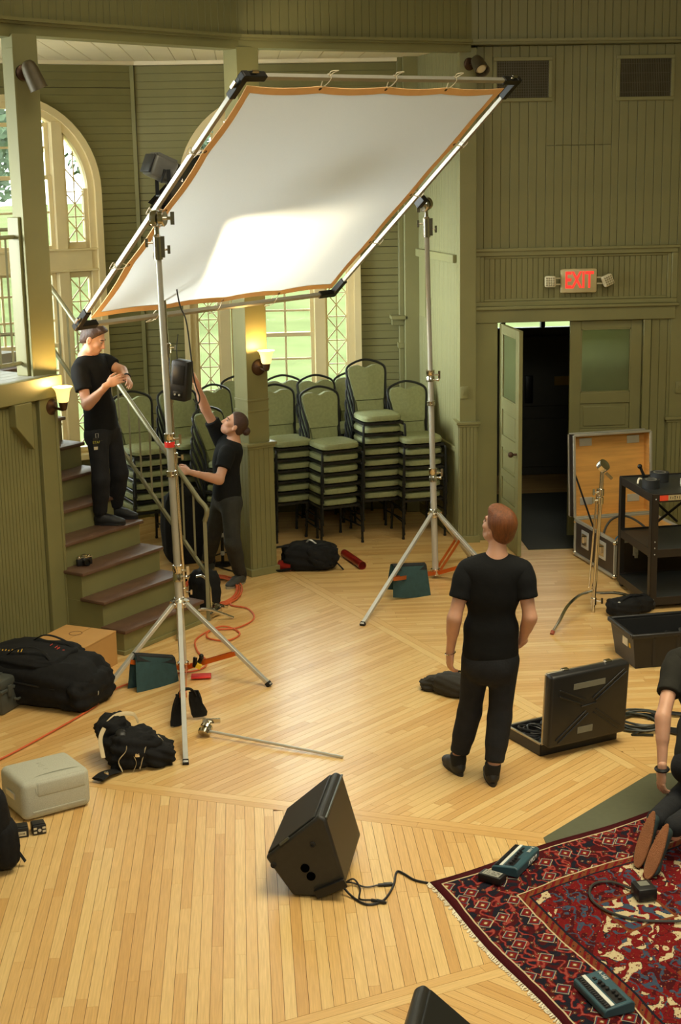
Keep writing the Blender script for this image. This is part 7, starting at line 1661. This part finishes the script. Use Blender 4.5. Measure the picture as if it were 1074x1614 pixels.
webbing(((-0.20, -0.10, 0.10), (-0.20, -0.02, 0.22), (-0.10, 0.06, 0.31), (0.02, 0.08, 0.31), (0.06, 0.10, 0.24)), BEIGE); webbing(((0.02, -0.16, 0.02), (0.045, -0.155, 0.10), (0.07, -0.13, 0.16), (0.10, -0.03, 0.185)), BEIGE); webbing(((-0.09, -0.165, 0.02), (-0.11, -0.16, 0.09), (-0.06, -0.15, 0.15), (-0.05, -0.10, 0.2)), BEIGE)
webbing(((0.18, -0.10, 0.01), (0.215, -0.06, 0.06), (0.18, 0.02, 0.14), (0.10, 0.08, 0.19)), BEIGE); webbing(((-0.02, -0.17, 0.015), (0.0, -0.17, 0.07), (-0.02, -0.15, 0.13)), BEIGE, 0.008)
webbing(((-0.12, -0.14, 0.02), (-0.20, -0.20, 0.035), (-0.26, -0.27, 0.03)), BLACKF, 0.045, 'belt_strap')
q = MB(); q.lathe([(0.035, 0), (0.036, 0.02), (0.02, 0.03), (0, 0.03)], SB_ @ Vector((-0.075, -0.06, 0.225)), (0.1, -0.5, 0.85), 18); q.build('round_window', BLACKM, t, world=True)
for p in ((0.01, -0.165, 0.12), (-0.20, -0.235, 0.045), (0.2, -0.075, 0.05)): q = MB(); q.rbox(SB_ @ Vector(p), (0.03, 0.012, 0.03), 0.004); q.build('buckle', CHROME, t, world=True)
# grip arm on the floor
t = thing('boom_arm', 'chrome grip arm lying on the floor with its head towards the sling bag', 'grip arm', (-0.36, 9.80, 0)); a, b = Vector((-0.33, 9.775, 0.045)), Vector((0.565, 9.285, 0.010))
q = MB(); q.cyl(a, b, 0.0095, seg=12); q.build('rod', STEEL, t, world=True)
d = (b-a).normalized(); sdv = Vector((-d.y, d.x, 0)); q = MB(); q.lathe([(0.0, -0.032), (0.042, -0.03), (0.045, -0.005), (0.02, 0.0), (0.02, 0.008), (0.045, 0.012), (0.042, 0.036), (0, 0.038)], a-d*0.01, (sdv*0.8+Vector((0, 0, 0.6))), 18); hh = q.build('grip_head', CHROME, t, world=True)
q = MB(); q.bar(a+sdv*0.05+Vector((-0.05, 0.02, 0.045)), a+sdv*0.05+Vector((0.07, 0.0, 0.05)), 0.02, 0.03); q.cyl(a, a+sdv*0.05+Vector((0, 0, 0.045)), 0.012); q.build('tee_handle', CHROME, hh, world=True)
# soft black pouch beside the man
t = thing('soft_pouch', 'small dark grey cloth pouch on the floor left of the standing man', 'pouch', (1.39, 10.47, 0)); PX = MF((1.40, 10.45, 0), (0.75, -0.66, 0), (0.66, 0.75, 0)); DGF = mat('dark_grey_cloth', (48, 46, 42), 0.9, var=0.12, bump=0.2, bscale=150)
soft_bag('bag_body', PX @ Matrix.Translation((0.05, 0, 0)), (0.26, 0.17, 0.15), DGF, t, 33, 0.06); soft_bag('gathered_neck', PX @ Matrix.Translation((-0.11, 0.0, 0)) @ Matrix.Rotation(R(-15), 4, 'Y'), (0.16, 0.13, 0.10), DGF, t, 35, 0.12)
q = MB(); q.tube(bez([PX @ Vector(p) for p in ((-0.03, 0.09, 0.09), (0.05, 0.09, 0.15), (0.14, 0.08, 0.14))], 5), 0.008, 6); q.build('drawstring', BLACKF, t, world=True)
# bag and red gel tubes by the chairs
t = thing('camera_bag', 'black camera backpack lying on the floor below the stacked chairs', 'bag', (0.60, 14.05, 0)); CBX = MF((0.58, 14.08, 0), (0.99, -0.1, 0), (0.1, 0.99, 0))
soft_bag('bag_body', CBX, (0.50, 0.34, 0.24), BLACKF, t, 44, 0.07); soft_bag('top_pocket', CBX @ Matrix.Translation((0.08, -0.08, 0.02)), (0.30, 0.2, 0.22), BLACKF, t, 46, 0.08)
q = MB(); q.tube(bez([CBX @ Vector(p) for p in ((-0.16, -0.02, 0.21), (-0.32, -0.07, 0.22), (-0.42, -0.11, 0.14), (-0.42, -0.14, 0.045), (-0.32, -0.16, 0.015), (-0.17, -0.15, 0.03))], 7), 0.022, 8, flat=0.4); q.build('shoulder_strap', BLACKF, t, world=True); q = MB(); q.tube(bez([CBX @ Vector(p) for p in ((0.22, -0.05, 0.10), (0.29, -0.10, 0.04), (0.32, -0.12, 0.01))], 5), 0.012, 6, flat=0.3); q.build('side_strap', BLACKF, t, world=True)
q = MB(); q.tube(bez([CBX @ Vector(p) for p in ((-0.05, 0.0, 0.23), (0.0, -0.02, 0.28), (0.06, -0.02, 0.24))], 5), 0.009, 6); q.build('grab_handle', STEEL, t, world=True)
REDG = mat('dark_red_gel', (128, 26, 20), 0.3, var=0.2)
for a, b, r_, lab in (((0.93, 14.45, 0.038), (1.07, 13.95, 0.038), 0.038, 'translucent dark red gel tube lying in front of the chairs'), ((0.28, 14.03, 0.05), (0.40, 13.98, 0.05), 0.05, 'dark red roll inside the strap of the camera bag')):
    q = MB(); a, b = Vector(a), Vector(b); q.lathe([(r_*0.9, 0), (r_, 0.0), (r_, (b-a).length), (r_*0.9, (b-a).length), (r_*0.9, 0.0)], a, b-a, 20); q.lathe([(0, (b-a).length*0.97), (r_*0.9, (b-a).length*0.97)], a, b-a, 16); single('gel_tube', q, REDG, lab, 'tube', a)
# orange extension cable and black cables round the lamp stand
ORNG = mat('orange_cable', (206, 96, 52), 0.5)
pts = []; rr = random.Random(2)
for k in range(5*22):
    a = 2*math.pi*k/22; rad = 1+0.10*math.sin(a*0.41); pts.append(Vector((-0.365+0.25*rad*math.cos(a)+0.02*math.sin(k*.3), 13.32+0.47*rad*math.sin(a), 0.012+0.02*abs(math.sin(a*0.53)))))
tail = bez([pts[-1], (-0.18, 12.9, 0.012), (-0.03, 12.75, 0.012), (0.02, 12.45, 0.012), (-0.12, 12.2, 0.012), (-0.34, 12.15, 0.012), (-0.36, 11.95, 0.012), (-0.20, 11.86, 0.012), (-0.10, 12.05, 0.012), (-0.25, 12.25, 0.014), (-0.45, 11.95, 0.012), (-0.44, 11.62, 0.012), (-0.36, 11.35, 0.012), (-0.42, 11.15, 0.012), (-0.72, 11.04, 0.012), (-1.02, 10.80, 0.012), (-1.15, 10.42, 0.012), (-1.36, 10.02, 0.012), (-1.66, 9.52, 0.012), (-1.9, 9.2, 0.012)], 8)
q = MB(); q.tube(pts[:-1]+tail, 0.0075, 6); single('extension_cable', q, ORNG, 'orange extension cable coiled by the railing and trailing to the left edge', 'cable', (-0.365, 13.32, 0))
t = thing('clamp', 'chrome clamp lying on the floor next to the orange cable coil', 'clamp', (-0.28, 12.58, 0))
q = MB(); q.lathe([(0, -0.03), (0.04, -0.03), (0.042, 0.0), (0.036, 0.03), (0, 0.03)], (-0.30, 12.60, 0.045), (0.5, -0.5, 0.7), 16); q.bar((-0.36, 12.50, 0.03), (-0.26, 12.60, 0.06), 0.03, 0.035); q.build('head', CHROME, t, world=True); q = MB(); q.bar((-0.34, 12.66, 0.10), (-0.20, 12.62, 0.07), 0.018, 0.022); q.build('tee_handle', CHROME, t, world=True)
for pts, lab in (([(-0.62, 13.9, 0.01), (-0.72, 14.2, 0.01), (-0.62, 14.6, 0.01), (-0.45, 14.7, 0.01), (-0.35, 14.4, 0.01), (-0.5, 14.1, 0.01), (-0.6, 13.85, 0.01)], 'black cable looping on the floor behind the railing'), ([(-0.25, 14.25, 0.01), (-0.02, 14.28, 0.01), (0.05, 14.55, 0.01), (-0.2, 14.75, 0.01), (-0.4, 14.5, 0.01), (-0.3, 14.2, 0.01), (-0.1, 13.9, 0.01), (-0.3, 13.75, 0.01), (-0.42, 13.95, 0.01), (-0.35, 14.6, 0.01)], 'black cable looping between the feet of the woman')):
    q = MB(); q.tube(bez(pts, 8), 0.007, 6); single('floor_cable', q, BLACKP, lab, 'cable', pts[0])
t = thing('folded_stand', 'slim black stand upright behind the knee of the woman', 'stand', (-0.26, 14.30, 0)); q = MB(); q.cyl((-0.26, 14.30, 0), (-0.255, 14.30, 0.95), 0.015); q.build('column', BLACKM, t, world=True)
for z in (0.12, 0.30, 0.62): q = MB(); q.lathe([(0.018, -0.02), (0.022, -0.02), (0.022, 0.02), (0.018, 0.02)], (-0.258, 14.30, z), (0, 0, 1), 10); q.build('collar', STEEL, t, world=True)
q = MB(); q.lathe([(0.10, 0), (0.10, 0.012), (0.03, 0.02), (0, 0.02)], (-0.26, 14.30, 0), (0, 0, 1), 18); q.build('foot', BLACKM, t, world=True)
# black cases behind the railing and by the lower stair
t = thing('gear_case', 'black soft gear case standing behind the stair railing', 'case', (-0.62, 14.45, 0)); GC = MF((-0.62, 14.45, 0), (0.95, 0.3, 0), (-0.3, 0.95, 0)); soft_bag('bag_body', GC, (0.42, 0.26, 0.72), BLACKF, t, 52, 0.03); q = MB(); q.tube(bez([GC @ Vector(p) for p in ((-0.08, 0, 0.71), (0, 0, 0.78), (0.08, 0, 0.71))], 5), 0.012, 6); q.build('handle', BLACKF, t, world=True)
t = thing('trolley_bag', 'black bag with a bent chrome handle just behind the lowest stair tread', 'bag', (-0.34, 12.72, 0)); GC = MF((-0.40, 12.86, 0), (0.8, 0.6, 0), (-0.6, 0.8, 0)); soft_bag('bag_body', GC, (0.24, 0.2, 0.34), BLACKF, t, 57, 0.05)
q = MB(); q.tube(bez([(-0.46, 12.70, 0.33), (-0.40, 12.66, 0.34), (-0.355, 12.62, 0.28), (-0.345, 12.60, 0.14), (-0.345, 12.60, 0.04)], 6), 0.012, 8); q.build('handle', CHROME, t, world=True)
t = thing('drink_cup', 'dark iced drink in a clear cup on the floor behind the stairs', 'cup', (-0.62, 13.72, 0)); q = MB(); q.lathe([(0.0, 0.0), (0.034, 0.0), (0.045, 0.11), (0, 0.11)], (-0.62, 13.72, 0), (0, 0, 1), 18); q.build('drink', mat('cola', (40, 22, 18), 0.15), t, world=True); q = MB(); q.lathe([(0.036, 0), (0.049, 0.15), (0.047, 0.15), (0.035, 0.004)], (-0.62, 13.72, 0), (0, 0, 1), 18); q.build('clear_cup', GLASS, t, world=True)

# ================================================================== kneeling person at the right edge
JK = dict(pelvis=(2.56, 8.02, 0.40), waist=(2.60, 8.12, 0.55), chest=(2.63, 8.25, 0.78), neck=(2.66, 8.38, 0.98), head=(2.72, 8.47, 1.12), face=(0.45, 0.75, -0.45), crown=(0.2, 0.5, 0.85),
          ls=(2.485, 8.38, 0.90), le=(2.335, 8.10, 0.655), lw=(2.31, 8.0, 0.375), rs=(2.79, 8.26, 0.88), re=(2.95, 8.35, 0.62), rw=(2.98, 8.5, 0.4),
          lhip=(2.47, 8.05, 0.36), lk=(2.66, 8.45, 0.09), la=(2.20, 7.68, 0.22), rhip=(2.65, 7.98, 0.36), rk=(2.86, 8.36, 0.09), ra=(2.27, 7.58, 0.22),
          lhand=((-0.05, -0.05, -0.99), (-0.9, -0.3, 0.0), 1, 0.4, 0.03, 0.6), rhand=((0.2, 0.6, -0.6), (0.7, -0.3, 0.4), -1, 0.4, 0.03, 0.6))
kn, *_ = person('person', 'person in dark shirt and trousers kneeling on the rug, soles towards the camera', JK, None, (2.5, 8.0, 0.016), tee=TEEG, jean=JEAN, hair=HAIR_BROWN, hair_fn=hair_short(), cuff=1.08)
GUM = mat('gum_rubber_sole', (164, 106, 66), 0.65, var=0.12, scale=10, bump=0.7, bscale=230); DTEAL = mat('dark_teal_canvas_shoe', (40, 56, 58), 0.7)
def tucked_shoe(toe, heel, side):
    toe, heel = Vector(toe), Vector(heel); d = (heel-toe).normalized(); s = Vector(side); s = (s-d*s.dot(d)).normalized(); n = s.cross(d); n = n if n.y < 0 else -n; M = Matrix((s, d, n)).transposed().to_4x4(); M.translation = toe; L = (heel-toe).length
    poly = [(0.045*math.sin(a)*(0.78+0.22*math.cos(a+0.2)) , L/2-L/2*math.cos(a)) for a in [2*math.pi*k/30 for k in range(30)]]
    q = MB(); q.prism(poly, -0.016, 0.006, M); o = q.build('shoe', GUM, kn, world=True, bevel=0.003); o['label'] = 'canvas shoe seen from its gum rubber sole'
    S = SDF(); P = lambda x, y, z: toe+s*x+d*y+n*z; S.cap(P(0, 0.06, -0.035), P(0, L-0.05, -0.045), 0.036, 0.036, 0.03); S.ell(P(0, 0.07, -0.03), [0.043]*3, None, 0.03); S.plane(P(0, 0, -0.014), n, 0.002); u_ = sdf_obj('canvas_upper', [S.mesh(0.007)], DTEAL, o)
    # dimples of the tread, in rows
    q = MB(); r_ = 0
    for i in range(22):
        y = 0.012+i*(L-0.024)/21; hw = 0.041*math.sin(math.acos(max(-1, min(1, 1-2*y/L)))); k = 0; x = -hw+0.008+(0.004 if i % 2 else 0)
        while x < hw-0.006: q.box((x, y, 0.0065), (0.005, 0.008, 0.003), M=M); x += 0.0085
    w = q.build('tread_pattern', GUM, o, world=True, smooth=False); w['kind'] = 'stuff'
tucked_shoe((2.046, 7.511, 0.02), (2.159, 7.61, 0.304), (0.85, -0.45, 0.15)); tucked_shoe((2.062, 7.374, 0.02), (2.195, 7.465, 0.294), (0.85, -0.45, 0.15))
w = Vector(JK['lw']); q = MB(); q.tube([w+Vector((0.034*math.cos(a), 0.034*math.sin(a), 0.005)) for a in [k*math.pi/9 for k in range(18)]], 0.011, 6, closed=True); q.build('wristband', BLACKP, kn, world=True)
# something striped in the crook of the other arm: a loop of pale cord
q = MB(); q.tube(bez([(2.72, 8.95, 0.35), (2.69, 8.93, 0.48), (2.73, 8.93, 0.58), (2.79, 8.94, 0.48), (2.77, 8.95, 0.33), (2.73, 8.95, 0.30)], 6), 0.012, 6); single('cord_loop', q, CORDW, 'loop of pale cord held in front of the kneeling person', 'cord', (2.73, 8.94, 0.35))
